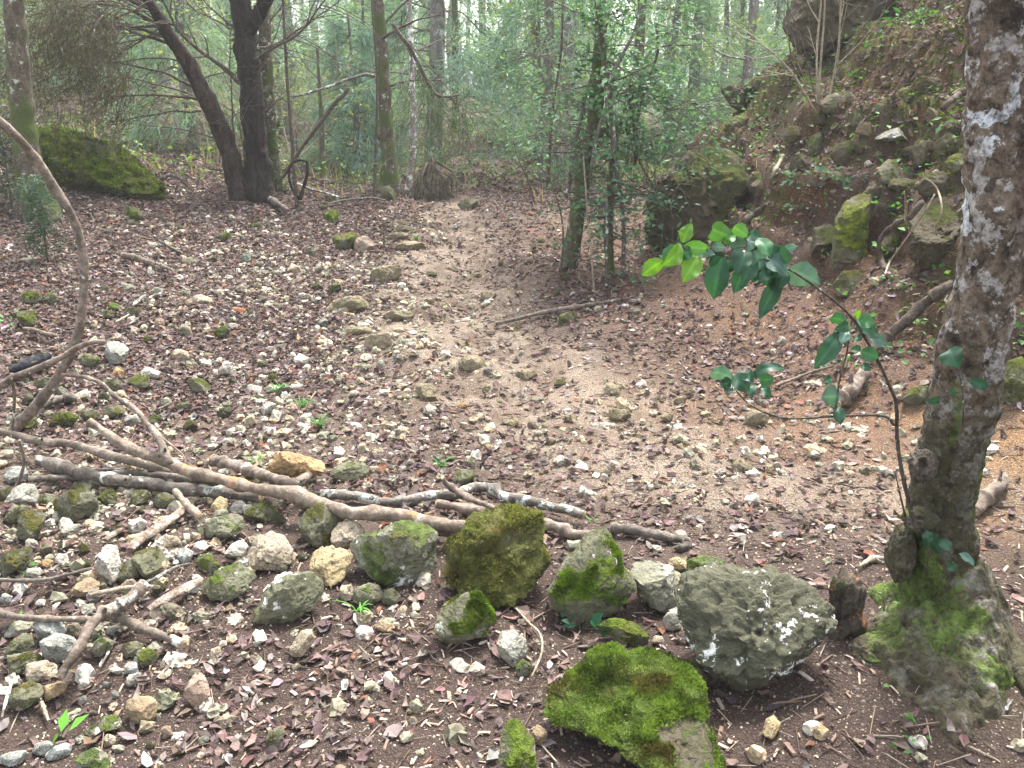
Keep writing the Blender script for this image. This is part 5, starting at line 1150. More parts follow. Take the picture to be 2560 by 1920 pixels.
stick([('e6', [(1000, 850), (1060, 815), (1110, 785)])], [6, 6, 5], [.03, .03], 'pale_twig', 'small pale stick below the two mossy stones at left', 'stick', 'stick', seed=36, n=30, ns=8)
stick([('e6', [(330, 1570), (430, 1530), (560, 1500), (680, 1520)])], [12, 20, 22, 14], [.04, .04], 'log_dark', 'dark rotten log piece beside the foot of the arching dead limb', seed=37, n=50)
stick([('e6', [(1480, 1545), (1400, 1585), (1320, 1615)])], [5, 6, 5], [.02, .02], 'log_dark', 'small dark stick in the rubble above the peeling log', 'stick', 'stick', seed=38, n=30, ns=8)
stick([('r4', [(2000, 1105), (2050, 1040), (2105, 990), (2130, 950)])], [30, 34, 32, 20], [.03, .03], 'log', 'weathered grey log piece lying right behind the foreground tree', 'log', 'fallen_log', seed=39, n=50)
stick([('r4', [(1400, 640), (1440, 600), (1480, 560), (1530, 500)])], [26, 34, 34, 28], [.03, .03], 'log', 'thick brown broken log piece behind the sapling stem', 'log', 'fallen_log', seed=40, n=50)
stick([('r4', [(1555, 420), (1620, 350), (1700, 280), (1780, 205), (1850, 150), (1900, 120)])], [14, 24, 28, 28, 26], [.03, .04, .05], 'root', 'thick brown root slanting up the bank behind the tree', 'root', 'exposed_root', seed=41, cut=(False, False))
stick([('d4', [(1010, 1640), (985, 1560), (960, 1430), (1000, 1330), (1110, 1240), (1230, 1180), (1290, 1110), (1330, 1050)])], [12, 13, 13, 12, 14, 16, 12], [.12, .13, .12, .10], 'root', 'curved dark root arching down the bank right of the moss capped pillar', 'root', 'exposed_root', seed=42, cut=(False, False))
stick([('d4', [(1500, 250), (1580, 180), (1650, 130), (1720, 90)])], [12, 16, 18], [.06, .06], 'root', 'dark root running into the bank behind the upper tree trunk', 'root', 'exposed_root', seed=43, n=50, cut=(False, False))
stick([('d4', [(1010, 1680), (1060, 1560), (1160, 1420), (1270, 1260), (1360, 1130), (1440, 985)])], [4, 4.5, 4.5, 4], [.14, .16, .15, .15], 'pale_twig', 'straight pale dry stem leaning on the bank face', 'twig', 'dry_stem', seed=44, n=60, ns=8, cut=(False, False))
stick([('d4', [(1455, 1340), (1450, 1270), (1490, 1180), (1500, 1080), (1470, 960), (1420, 890), (1355, 850)])], [5, 4.5, 4.5, 4], [.12, .14, .14, .14], 'pale_twig', 'bow shaped pale dry stem on the bank face near the tree', 'twig', 'dry_stem', seed=45, n=60, ns=8, cut=(False, False))
stick([('d4', [(1185, 1230), (1195, 1110), (1190, 1040), (1178, 965)])], [6, 6, 4], [.12, .14], 'pale_twig', 'short upright pale dry stem above the curved dark root', 'twig', 'dry_stem', seed=46, n=40, ns=8, cut=(False, False))
stick([('d4', [(25, 850), (60, 780), (100, 710), (130, 655)])], [8, 10, 8], [.05, .05], 'pale_twig', 'pale broken stick on the slope below the bare bush', 'stick', 'stick', seed=47, n=30, ns=8)
stick([('d5', [(960, 180), (1050, 110), (1140, 50), (1230, -30)])], [10, 18, 16, 12], [.05, .05], 'root', 'brown root slanting on the slope right of the dark rock wall', 'root', 'exposed_root', seed=48, n=50, cut=(False, False))
stick([('c6', [(1500, 235), (1550, 205), (1600, 200), (1660, 215)])], [8, 14, 10], [.02, .02], 'pale_twig', 'curled piece of pale bark on the trail left of the trunk', 'stick', 'stick', seed=49, n=40, ns=10)
stick([('e2', [(640, 1480), (760, 1455), (900, 1440), (1010, 1435), (1120, 1455)])], [4, 6, 6, 4], [.05, .05], 'log_dark', 'long dark stick lying across the crest of the trail', 'stick', 'stick', seed=50, n=50, ns=8, cut=(False, False))
stick([('e2', [(360, 1310), (480, 1360), (600, 1390), (720, 1430)])], [5, 6, 5], [.10, .06], 'log_lichen', 'thin pale stick left of the crest of the trail', 'stick', 'stick', seed=51, n=50, ns=8, cut=(False, False))
stick([('e6', [(60, 1265), (200, 1225), (330, 1180), (430, 1140)])], [16, 26, 24, 14], [.05, .06], 'char', 'black charred piece of wood behind the crossed dead branches at left', 'charred wood', 'charred_wood', seed=52, n=50)
stick([('e2', [(20, 1390), (110, 1440), (200, 1490), (280, 1540)])], [14, 18, 14, 8], [.06, .05], 'log_dark', 'dark mossy root like log at the foot of the dark cedar', 'log', 'fallen_log', seed=53, n=50, cut=(False, False))

def slab(crop, pts, wpx, lift, seed, label, mat='wood_rot'):
    P = px(crop, pts); Q, ts = stick_pts(None, P, [lift] * len(P)); C = catmull(Q, 70)
    wd = wpx / 2 * ts.mean() / FPX
    V, F3, F4 = tube_geo(C, wd * np.sin(pi * np.linspace(.10, .93, 70)) ** .4, 28, .0)
    ax = C[-1] - C[0]; ax /= np.linalg.norm(ax); d = V - np.vstack([np.repeat(C, 28, 0), C[:1], C[-1:]])
    d[:, 2] *= .55; a = (V - C[0]) @ ax
    lat = np.column_stack([a * 6, d @ np.array([ax[1], -ax[0], 0]) * 55, d[:, 2] * 55])
    V = V + d * (.55 * fbm(lat + seed, 3))[:, None] - np.array([0, 0, 1]) * (.0 * a)[:, None]
    V[:, 2] = np.where(True, V[:, 2] - .45 * (V - np.vstack([np.repeat(C, 28, 0), C[:1], C[-1:]]))[:, 2], V[:, 2])
    org = C[35].copy(); org[2] = hz(org[0], org[1])
    o = root('rotten_log', org, label, 'rotten log'); link('wood', new_mesh('wood', V - org, [F3, F4], None, False), M[mat], o)
slab('c4', [(1285, 290), (1430, 195), (1590, 105), (1745, 20)], 34, .03, 3, 'flaky brown rotten log right of the stout bent branch')
slab('c1', [(1130, 1295), (1230, 1200), (1350, 1110), (1470, 1030), (1600, 945)], 30, .03, 8, 'pale flaky strip of driftwood among the rubble at left')
slab('c1', [(910, 1210), (980, 1160), (1060, 1110)], 18, .02, 12, 'small reddish flake of bark left of the pale driftwood strip')

# arching dead limb and its crossing branch at the left
def hanging(name, label, cat, pts, y0, width, mat, seed, n=110, ns=14, dys=None, bump=.25, parent=None):
    dys = dys if dys is not None else [0] * len(pts)
    Q = np.array([at_y(u, v, y0 + d) for (u, v), d in zip(pts, dys)])
    wd = np.interp(np.linspace(0, 1, len(pts)), np.linspace(0, 1, len(width)), width) / 2 * (y0 / cos(PITCH)) / FPX
    C = catmull(np.column_stack([Q, wd]), n)
    V, F3, F4 = tube_geo(C[:, :3], C[:, 3], ns, bump, 20, seed)
    if parent is not None:
        return link(name, new_mesh(name, V - np.array(parent.location), [F3, F4]), M[mat], parent), C
    org = C[0, :3].copy(); o = root(name, org, label, cat); link('bark', new_mesh('bark', V - org, [F3, F4]), M[mat], o)
    return o, C
base_y = G(18, 1085)[0][1]
lim, LC = hanging('dead_limb', 'tall arching grey dead limb bending over the left side', 'dead branch', [(10, 1100), (95, 1008), (155, 925), (195, 830), (208, 740), (208, 640), (182, 545), (125, 450), (70, 372), (0, 305), (-90, 235)], base_y, [30, 27, 24, 21, 21, 20, 20, 21, 22], 'log', 61, dys=[0, .0, .02, .05, .08, .1, .1, .08, .02, -.05, -.1])
hanging('dead_branch', 'thin bare branch with a cut tip crossing the arching dead limb', 'dead branch', [(-60, 985), (0, 965), (35, 945), (90, 922), (150, 895), (195, 868), (232, 855), (262, 854)], base_y - .10, [24, 20, 15, 13, 11], 'log', 62, n=60)
hanging('dead_twig', 'thin dead twig hanging from the crossing branch at the left edge', 'dead twig', [(28, 945), (36, 990), (34, 1045), (28, 1090)], base_y - .12, [8, 7, 6], 'log', 63, n=40, ns=8)
hanging('dead_twig', 'thin forked twig standing by the left end of the branch pile', 'dead twig', [(48, 1100), (60, 1150), (52, 1190), (35, 1225)], base_y - .55, [9, 8, 6], 'log', 64, n=40, ns=8)
# ------------------------------------------------------------------ trees of the middle distance
def twig_tree(mb, leaves, start, d, L, r, rs, depth, droop=0.0, ns=5, split=4, spread=.7, leaf_step=.0):
    """a limb with side shoots; collects the tips where foliage hangs"""
    n = max(5, int(L / .09)); n = min(n, 16)
    P = [np.array(start)]; d = np.array(d, float); d /= np.linalg.norm(d)
    for k in range(n):
        d = d + rs.normal(0, .10, 3) + np.array([0, 0, -droop / n]); d /= np.linalg.norm(d)
        P.append(P[-1] + d * L / n)
    P = np.array(P); R = np.linspace(r, r * .28, len(P))
    V, F3, F4 = tube_geo(P, R, ns, 0, 1, 0, False); mb.add(V, None, F4)
    if depth > 0:
        for k in range(split):
            i = int(len(P) * rs.uniform(.2, .95)); i = min(i, len(P) - 2)
            t = P[i + 1] - P[i]; t /= np.linalg.norm(t)
            a = rs.normal(size=3); a -= t * a.dot(t); a /= np.linalg.norm(a)
            twig_tree(mb, leaves, P[i], t + a * spread, L * rs.uniform(.35, .6), R[i] * .55, rs, depth - 1, droop * .7, max(3, ns - 1), max(2, split - 1), spread)
    if depth <= 1:
        for i in range(len(P) // 3, len(P)): leaves.append((P[i], P[i] - P[i - 1] if i else d))

def needles(pts, dirs, per, length, width, rs, col0, col1, spread=.6, droop=.15):
    """feathery sprays: many thin blades round each twig"""
    n = len(pts) * per
    p = np.repeat(pts, per, 0) + rs.normal(0, length * .35, (n, 3))
    d = np.repeat(dirs / np.maximum(np.linalg.norm(dirs, axis=1, keepdims=True), 1e-9), per, 0) + rs.normal(0, spread, (n, 3)) - np.array([0, 0, droop])
    d /= np.linalg.norm(d, axis=1, keepdims=True)
    s = np.cross(d, rs.normal(size=(n, 3))); s /= np.maximum(np.linalg.norm(s, axis=1, keepdims=True), 1e-9)
    L = length * rs.uniform(.5, 1.3, (n, 1)); W = width * rs.uniform(.6, 1.3, (n, 1))
    V = np.stack([p - s * W * .5, p + s * W * .5, p + d * L], 1).reshape(-1, 3)
    clump = fbm(p * 2.2 + 3, 2)[:, None]
    c = np.array(col0) + (np.array(col1) - np.array(col0)) * np.clip(.5 + .8 * clump + rs.normal(0, .25, (n, 1)), 0, 1)
    return V, np.arange(n * 3).reshape(-1, 3), np.repeat(c, 3, 0)

def blades(pts, dirs, per, size, aspect, rs, col0, col1, jitter=.05, spread=.9, flat=.4):
    """small oval leaves, each a folded pair of faces"""
    n = len(pts) * per
    p = np.repeat(pts, per, 0) + rs.normal(0, jitter, (n, 3))
    d = np.repeat(dirs / np.maximum(np.linalg.norm(dirs, axis=1, keepdims=True), 1e-9), per, 0) + rs.normal(0, spread, (n, 3)); d[:, 2] *= flat + .2
    d /= np.linalg.norm(d, axis=1, keepdims=True)
    up = np.array([0, 0, 1.0]) + rs.normal(0, .55, (n, 3)); s = np.cross(d, up); s /= np.maximum(np.linalg.norm(s, axis=1, keepdims=True), 1e-9); nn = np.cross(s, d)
    L = size * rs.uniform(.55, 1.25, (n, 1)); W = L * aspect * rs.uniform(.8, 1.2, (n, 1))
    V = np.stack([p, p + d * L * .45 - s * W * .5 + nn * W * .16, p + d * L * .45 + s * W * .5 + nn * W * .16, p + d * L], 1).reshape(-1, 3)
    b = np.arange(n)[:, None] * 4
    F = np.vstack([b + np.array([0, 1, 3]), b + np.array([0, 3, 2])])
    clump = fbm(p * 2.6 + 8, 2)[:, None]
    c = np.array(col0) + (np.array(col1) - np.array(col0)) * np.clip(.45 + .7 * clump + rs.normal(0, .28, (n, 1)), 0, 1)
    return V, F, np.repeat(c, 4, 0)

def trunk_part(parent, Q, rad, mat, name='trunk', ns=18, n=80, bump=.25, bs=9, seed=0, flare=0.0):
    C = catmull(np.column_stack([Q, rad]), n); r = C[:, 3].copy()
    if flare:
        s = np.linalg.norm(C[:, :3] - C[0, :3], axis=1); r = r * (1 + flare * np.exp(-s / .16))
    V, F3, F4 = tube_geo(C[:, :3], r, ns, bump, bs, seed)
    link(name, new_mesh(name, V - np.array(parent.location), [F3, F4]), M[mat], parent)
    return C

# -- the dark two stemmed cedar
cb, ct = G(634, 500); CY = cb[1]
cedar = root('cedar_tree', cb, 'dark double stemmed cedar, one stem upright and one leaning left, with bare sweeping branches', 'tree')
def ced(pts, wpx, mat, seed, dys=None, **kw):
    P = px('r1', pts); dys = dys or [0] * len(P)
    Q = np.array([at_y(u, v, CY + d) for (u, v), d in zip(P, dys)])
    r = np.interp(np.linspace(0, 1, len(P)), np.linspace(0, 1, len(wpx)), wpx) * .5787 / 2 * ct / FPX
    return trunk_part(cedar, Q, r, mat, seed=seed, **kw)
main = ced([(1108, 880), (1108, 790), (1108, 700), (1104, 600), (1090, 400), (1068, 250), (1055, 130), (1035, 0), (1010, -220), (990, -600)], [170, 128, 108, 96, 96, 92, 86, 80, 70, 50], 'bark_cedar', 1, bump=.34, ns=30, n=170)
ced([(1062, 140), (1100, 90), (1135, 25), (1165, -60), (1190, -260)], [60, 58, 56, 50, 36], 'bark_cedar', 2, dys=[0, -.05, -.08, -.1, -.1])
lean = ced([(1045, 880), (1025, 800), (990, 660), (920, 480), (862, 370), (800, 250), (740, 165), (650, 20), (560, -110), (420, -320)], [130, 92, 80, 72, 66, 60, 50, 40, 34, 22], 'bark_lean', 3, dys=[-.05, -.08, -.1, -.15, -.2, -.25, -.3, -.4, -.45, -.5], bump=.28, ns=24, n=130)
rs = np.random.default_rng(5)
BR = [  # parent stem px path (r1), width px, depth offset change
    ([(1100, 260), (1190, 205), (1290, 140), (1370, 50), (1420, -30)], 15, -.3), ([(1105, 215), (1240, 165), (1390, 70), (1480, 0)], 13, .3), ([(1105, 190), (1160, 110), (1220, 20), (1250, -60)], 9, -.2),
    ([(1105, 300), (1150, 250), (1200, 130), (1230, 0)], 7, -.4), ([(1135, 495), (1180, 455), (1218, 415)], 9, -.1), ([(1140, 405), (1165, 390), (1190, 375)], 7, -.2),
    ([(1035, 360), (960, 290), (860, 225), (770, 140), (690, 0), (650, -60)], 20, -.5), ([(1010, 115), (900, 20), (860, -40)], 10, -.2), ([(1000, 130), (950, 95), (850, 50), (780, -10)], 9, .2),
    ([(870, 480), (760, 478), (640, 495), (490, 528)], 11, -.2), ([(865, 430), (740, 412), (600, 405), (430, 425), (330, 450)], 12, -.4), ([(825, 372), (730, 320), (600, 290), (430, 260), (260, 250)], 11, -.3),
    ([(800, 280), (700, 255), (540, 265), (380, 270)], 8, -.5), ([(770, 210), (640, 165), (500, 100), (330, 60), (190, 20)], 13, -.5), ([(740, 170), (560, 110), (380, 105), (220, 130), (120, 160)], 15, -.8),
    ([(700, 110), (540, 40), (380, 20), (200, 45), (60, 85)], 15, -1.0), ([(650, 30), (520, 0), (360, -40), (200, -60)], 12, -.6), ([(690, 120), (600, 170), (420, 200), (300, 260)], 7, -.6),
    ([(860, 350), (940, 320), (1010, 310)], 7, -.3), ([(900, 440), (760, 380), (620, 350), (470, 330), (300, 320), (180, 330)], 8, .3), ([(950, 600), (850, 570), (700, 540), (560, 530)], 7, .2),
    ([(1020, 700), (1010, 560), (1000, 400), (1000, 200), (1005, 100)], 10, .25), ([(1060, 700), (1035, 560), (1015, 480)], 8, -.2),
    ([(720, 130), (560, 200), (380, 330), (250, 420), (160, 470)], 8, -1.0), ([(640, 20), (480, 90), (300, 190), (150, 240), (30, 300)], 9, -1.3), ([(560, -60), (380, 10), (200, 130), (60, 240)], 9, -1.5)]
for k in range(12):
    u0 = rs.uniform(560, 800); v0 = -60 + (u0 - 560) * 1.1; e = rs.uniform(0, 420); ev = rs.uniform(-30, 330); mv = min(v0, ev) - rs.uniform(10, 90)
    BR.append(([(u0, v0), ((u0 + e) / 2 + 60, mv + 30), ((u0 + e) / 2 - 60, mv + 20), (e, ev)], rs.uniform(6, 10), -rs.uniform(.3, 1.6)))
tips = []
for k, (pts, wd, dd) in enumerate(BR):
    P = px('r1', pts); n = len(P)
    Q = np.array([at_y(u, v, CY - .1 + dd * j / (n - 1)) for j, (u, v) in enumerate(P)])
    r0 = wd * .5787 / 2 * ct / FPX
    C = catmull(Q, 36); C[3:] += .03 * np.stack([fbm(C[3:] * 3 + k + 9 * q, 2) for q in range(3)], 1)
    mb = MB(); V, F3, F4 = tube_geo(C, np.linspace(r0, r0 * .3, 36), 8, .2, 20, k); mb.add(V, F3, F4)
    mine = []
    for _ in range(int(5 + len(pts) * 1.6)):
        i = rs.integers(7, 35); t = C[i] - C[i - 1]; t /= np.linalg.norm(t)
        a = rs.normal(size=3); a[1] *= .6; a -= t * a.dot(t); a /= np.linalg.norm(a)
        twig_tree(mb, mine, C[i], t * .9 + a * .75 + np.array([0, 0, -.25]), rs.uniform(.3, .75), r0 * .30, rs, 1, .5, 4, 3, .7)
    link('branch', mb.mesh('branch', cedar.location), M['bark_twig'], cedar)
    if k > 25 or k in (10, 11, 12, 13, 14, 15, 16, 17, 19, 23, 24, 25): tips += [(q, d_) for q, d_ in mine if q[0] < cb[0] - .8 or rs.random() < .15]
if tips:
    tp = np.array([t[0] for t in tips]); td = np.array([t[1] for t in tips])
    V, F, c = needles(tp, td, 2, .09, .009, rs, (.040, .038, .022), (.105, .090, .055), .7, .3)
    link('foliage', new_mesh('foliage', V - np.array(cedar.location), [F], c, False), M['needle'], cedar)
# ivy clad trunk just behind the cedar
ib = at_y(*px('r1', [(1180, 850)])[0], CY + .7); ib[2] = hz(ib[0], ib[1])
iv = root('tree', ib, 'ivy clad trunk half hidden right behind the dark cedar', 'tree')
trunk_part(iv, np.array([at_y(*p, CY + .7) for p in px('r1', [(1180, 850), (1172, 700), (1160, 500), (1150, 300), (1140, 0), (1120, -500)])]), [.11, .085, .075, .07, .065, .05], 'bark_moss', n=60)
rs = np.random.default_rng(77)
zs = rs.uniform(0, 2.0, 500) ; a_ = rs.uniform(0, 2 * pi, 500)
tp = np.stack([ib[0] + .10 * np.cos(a_) - zs * .05, ib[1] + .10 * np.sin(a_), ib[2] + zs], 1)
V, F, c = blades(tp, np.stack([np.cos(a_), np.sin(a_), -.2 + 0 * a_], 1), 3, .055, .8, rs, (.020, .040, .014), (.075, .13, .045))
link('ivy', new_mesh('ivy', V - ib, [F], c, False), M['leaf'], iv)

def simple_tree(name, label, pts, crop, wpx, mat, cat='tree', y=None, seed=0, flare=.35, ns=18, limbs=0, group=None):
    P = px(crop, pts); g, t = G(*P[0]); y = y or g[1]
    Q = np.array([at_y(u, v, y) for u, v in P]); Q[0, 2] = hz(Q[0, 0], y) - .04
    org = np.array([Q[0, 0], y, Q[0, 2] + .04])
    o = root(name, org, label, cat, group)
    r = np.interp(np.linspace(0, 1, len(P)), np.linspace(0, 1, len(wpx)), wpx) * CROP[crop][2] / 2 * (y / cos(PITCH) * .99) / FPX
    C = trunk_part(o, Q, r, mat, ns=ns, seed=seed, flare=flare, n=90)
    rs = np.random.default_rng(seed)
    if limbs:
        for _ in range(limbs):
            mb, lv = MB(), []
            i = rs.integers(30, 88); a = rs.normal(size=3); a[2] = abs(a[2]) * .5
            twig_tree(mb, lv, C[i, :3], a, rs.uniform(.5, 1.4), C[i, 3] * .28, rs, 2, .2, 5, 4)
            link('branch', mb.mesh('branch', org), M['bark_twig'], o)
    return o, C
simple_tree('tree', 'straight trunk blotched with lichen and moss behind the crest of the trail', [(1690, 830), (1682, 700), (1672, 560), (1660, 400), (1650, 250), (1640, 100), (1632, 0), (1600, -500)], 'r1', [84, 64, 56, 52, 48, 46, 44, 36], 'bark_moss', seed=21, flare=.5, limbs=5)
simple_tree('tree', 'slender crooked trunk with pink and white patches right of the lichen blotched trunk', [(1762, 825), (1772, 740), (1786, 640), (1782, 560), (1790, 470), (1778, 380), (1782, 250), (1770, 100), (1760, -300)], 'r1', [26, 26, 28, 28, 26, 26, 24, 20, 16], 'bark_pale', seed=22, flare=.3, limbs=4)
simple_tree('sapling', 'very thin straight dark sapling at the crest of the trail', [(1614, 870), (1618, 780), (1624, 600), (1630, 400), (1622, 220), (1605, 0), (1590, -300)], 'r1', [11, 10, 10, 9, 8, 7, 5], 'bark_twig', 'sapling', seed=23, ns=8, limbs=3)
simple_tree('sapling', 'thin tall dark stem hanging between dark cedar and crest', [(1285, 900), (1270, 760), (1262, 620), (1248, 450), (1238, 300), (1228, 120), (1222, 0), (1210, -300)], 'r1', [15, 14, 13, 12, 11, 10, 9, 6], 'bark_twig', 'sapling', seed=24, ns=8, limbs=3)
simple_tree('tree', 'pale blurred trunk with a mossy green foot at the left edge', [(185, 940), (150, 850), (125, 720), (105, 560), (90, 400), (75, 200), (60, 0), (40, -400)], 'r1', [150, 108, 96, 88, 84, 80, 76, 60], 'bark_moss', seed=25, flare=.15, ns=22)
simple_tree('tree', 'short mossy sprouting trunk left of the thin hanging stem', [(1405, 815), (1392, 700), (1390, 600), (1388, 500), (1380, 380), (1370, 200)], 'r1', [42, 26, 20, 18, 14, 10], 'bark_moss', seed=26, flare=.8, limbs=4, y=12.4)
# leaning dead branch between trunks
hanging('dead_branch', 'dark snapped dead branch leaning up to the right between the cedar and the crest', 'dead branch', px('e2', [(230, 1260), (330, 1100), (440, 940), (560, 780), (680, 620), (760, 540), (800, 480)]), CY + .5, [7, 8, 9, 10, 8], 'bark_twig', 71, n=60, ns=8)
hanging('dead_branch', 'pale lichen branch sloping to the top right beyond the cedar', 'dead branch', px('e2', [(320, 560), (480, 520), (640, 470), (800, 410), (940, 370), (1030, 385)]), CY + 2.0, [5, 6, 7, 8], 'bark_grey', 72, n=60, ns=8)
hanging('vine', 'dark looping vine with a square bent top right of the cedar', 'vine', px('e2', [(380, 1450), (310, 1350), (285, 1240), (300, 1160), (345, 1115), (410, 1110), (440, 1130), (445, 1210), (425, 1300), (395, 1390), (380, 1450)]), CY - .1, [6, 6, 6.5, 8, 9], 'bark_cedar', 73, n=100, ns=10, bump=.3)
hanging('dead_twig', 'arched dark twig on the litter between big mossy boulder and cedar', 'dead twig', px('r1', [(690, 772), (745, 758), (790, 785), (825, 820)]), CY - .6, [7, 7, 6], 'bark_twig', 74, n=40, ns=8)
hanging('dead_branch', 'long drooping bare branch with hanging twigs in front of the woods above the crest', 'dead branch', px('e2', [(1180, -70), (1240, 20), (1320, 120), (1380, 230), (1440, 350), (1500, 460), (1560, 540), (1650, 560), (1760, 540)]), CY - .5, [9, 9, 8, 7, 5, 4], 'bark_twig', 75, n=80, ns=8)
o_ = bpy.context.scene.objects
db = [o for o in COL.objects if o.get('label', '').startswith('long drooping bare')][0]
rs = np.random.default_rng(81); mb, lv = MB(), []
Cd = catmull([at_y(u, v, CY - .5) for u, v in px('e2', [(1180, -70), (1240, 20), (1320, 120), (1380, 230), (1440, 350), (1500, 460), (1560, 540), (1650, 560), (1760, 540)])], 40)
for k in range(26):
    i = rs.integers(2, 39); t = Cd[i] - Cd[i - 1]; t /= np.linalg.norm(t)
    twig_tree(mb, lv, Cd[i], t + rs.normal(0, .55, 3) + np.array([0, 0, -.5]), rs.uniform(.4, 1.0), .0045, rs, 1, .5, 4, 3)
link('twigs', mb.mesh('twigs', db.location), M['bark_twig'], db)
tp = np.array([t[0] for t in lv]); td = np.array([t[1] for t in lv])
V, F, c = needles(tp, td, 4, .09, .010, rs, (.045, .07, .045), (.11, .15, .095), .8, .3)
link('foliage', new_mesh('foliage', V - np.array(db.location), [F], c, False), M['needle'], db)

# -- uprooted stump
sb, st_ = G(1075, 494)
stump = root('uprooted_stump', sb, 'torn grey brown stump with splayed shaggy roots at the crest of the trail', 'stump')
U, F3 = ico(5)
o2 = px('r1', [(1775, 850), (1790, 790), (1820, 750), (1860, 725), (1900, 740), (1930, 790), (1950, 850)])
wS = 190 * .5787 * st_ / FPX / 2; hS = 165 * .5787 * st_ / FPX
q = U * np.array([wS, wS * .8, hS]); q[:, 2] = np.maximum(q[:, 2], -.05)
th_ = np.arctan2(q[:, 1], q[:, 0])
q *= (1 + .22 * fbm(np.column_stack([np.cos(th_) * 4, np.sin(th_) * 4, q[:, 2] * 1.5]), 3) + .12 * fbm(q * 9, 3))[:, None]
q[:, 2] *= 1 + .45 * fbm(np.column_stack([q[:, 0] * 5, q[:, 1] * 5, 0 * q[:, 0]]) + 3, 3)
q[:, 0] *= 1 - .55 * np.clip(q[:, 2] / hS, 0, 1); q[:, 0] += .06 * np.clip(q[:, 2] / hS, 0, 1)
link('wood', new_mesh('wood', q, [F3]), mat_bark('stump_wood', (.040, .032, .022), (.20, .17, .12), 22, .12, moss_amt=.2), stump)
rs = np.random.default_rng(9)
for k in range(8):
    a = rs.uniform(0, 2 * pi); e = rs.uniform(.1, 1.0)
    p0 = np.array([cos(a) * wS * .3, sin(a) * wS * .3, hS * rs.uniform(.5, .95)]); p2 = np.array([cos(a) * wS * rs.uniform(.9, 1.3), sin(a) * wS, .01])
    p1 = (p0 + p2) / 2 + np.array([cos(a), sin(a), .5]) * .09
    C = catmull([p0, p1, p2], 18); V, F3b, F4b = tube_geo(C, np.linspace(.015, .004, 18), 7, .3, 30)
    link('root', new_mesh('root', V, [F3b, F4b]), M['root'], stump)

# -- leafy evergreen shrub in the middle
hb, ht = G(1440, 690); HY = hb[1]
shrub = root('evergreen_shrub', hb, 'tall many stemmed evergreen shrub with small dark glossy leaves between trail and rock wall', 'shrub')
HS = [  # (px path in d3 or r2), width px, dy
    ('d3', [(490, 1560), (540, 1300), (590, 1000), (620, 750), (690, 450), (730, 200), (750, 0), (760, -300), (770, -700)], [170, 145, 135, 125, 125, 130, 125, 110, 80], 'bark_moss', .25),
    ('d3', [(850, 1690), (835, 1400), (840, 1150), (860, 900), (880, 700), (885, 450), (850, 200), (800, -100), (770, -500)], [84, 76, 74, 72, 72, 66, 58, 50, 40], 'bark_moss', .0),
    ('d3', [(480, 1000), (510, 800), (540, 600), (590, 350), (640, 120), (700, -60), (760, -300)], [36, 40, 40, 38, 34, 30, 24], 'bark_grey', .5),
    ('d3', [(670, 900), (720, 550), (800, 250), (860, -20), (960, -220), (1060, -430), (1120, -700)], [22, 27, 27, 26, 24, 20, 16], 'bark_grey', -.1),
    ('d3', [(310, 920), (320, 700), (335, 450), (360, 200), (400, -80), (430, -300), (440, -680)], [30, 30, 28, 24, 22, 20, 14], 'bark_twig', .9),
    ('d3', [(715, 1690), (680, 1430), (650, 1150), (635, 900), (615, 660)], [16, 17, 16, 14, 10], 'pale_twig', -.35),
    ('d3', [(960, 1690), (965, 1300), (940, 1000), (900, 700), (880, 400), (885, 100)], [36, 34, 30, 28, 22, 16], 'bark_grey', -.1),
    ('d3', [(835, 1240), (820, 1080), (790, 960), (770, 820)], [20, 22, 20, 12], 'bark_grey', -.3),
    ('d3', [(1290, 1440), (1300, 1150), (1240, 950), (1100, 700), (1050, 400), (1040, 100)], [12, 12, 14, 16, 16, 10], 'bark_twig', .1),
    ('d3', [(1370, 1390), (1390, 1200), (1300, 1080), (1230, 1000)], [14, 13, 10, 6], 'bark_twig', .0),
    ('d3', [(420, 1600), (440, 1300), (380, 1000), (300, 820), (180, 700)], [14, 14, 12, 10, 7], 'bark_twig', -.2),
    ('d3', [(200, 1080), (130, 850), (60, 700), (10, 520)], [12, 11, 9, 6], 'bark_twig', .1),
    ('d3', [(1060, 760), (1075, 560), (1090, 300), (1180, 0), (1260, -250), (1240, -500)], [28, 26, 24, 24, 22, 16], 'bark_twig', .35)]
stems = []
for k, (cr_, pts, wd, mt, dy) in enumerate(HS):
    P = px(cr_, pts); Q = np.array([at_y(u, v, HY + dy) for u, v in P])
    r = np.interp(np.linspace(0, 1, len(P)), np.linspace(0, 1, len(wd)), wd) * CROP[cr_][2] / 2 * ht / FPX
    if pts[0][1] > 1200: Q[0, 2] = min(Q[0, 2], hz(Q[0, 0], Q[0, 1]) - .03)
    C = trunk_part(shrub, Q, r, mt, 'stem', ns=14, n=70, bump=.25, seed=k + 3); stems.append(C)
rs = np.random.default_rng(15)
mb, lv = MB(), []
for k, C in enumerate(stems):
    for _ in range(0 if k in (9, 10, 11) else 3 if k == 5 else 16 if k < 5 else 9):
        i = rs.integers(14, 69); a = rs.normal(size=3); a[2] = a[2] * .45 + .15
        twig_tree(mb, lv, C[i, :3], a, rs.uniform(.2, .55), max(.004, min(.009, C[i, 3] * .4)), rs, 2, .15, 4, 4, .8)
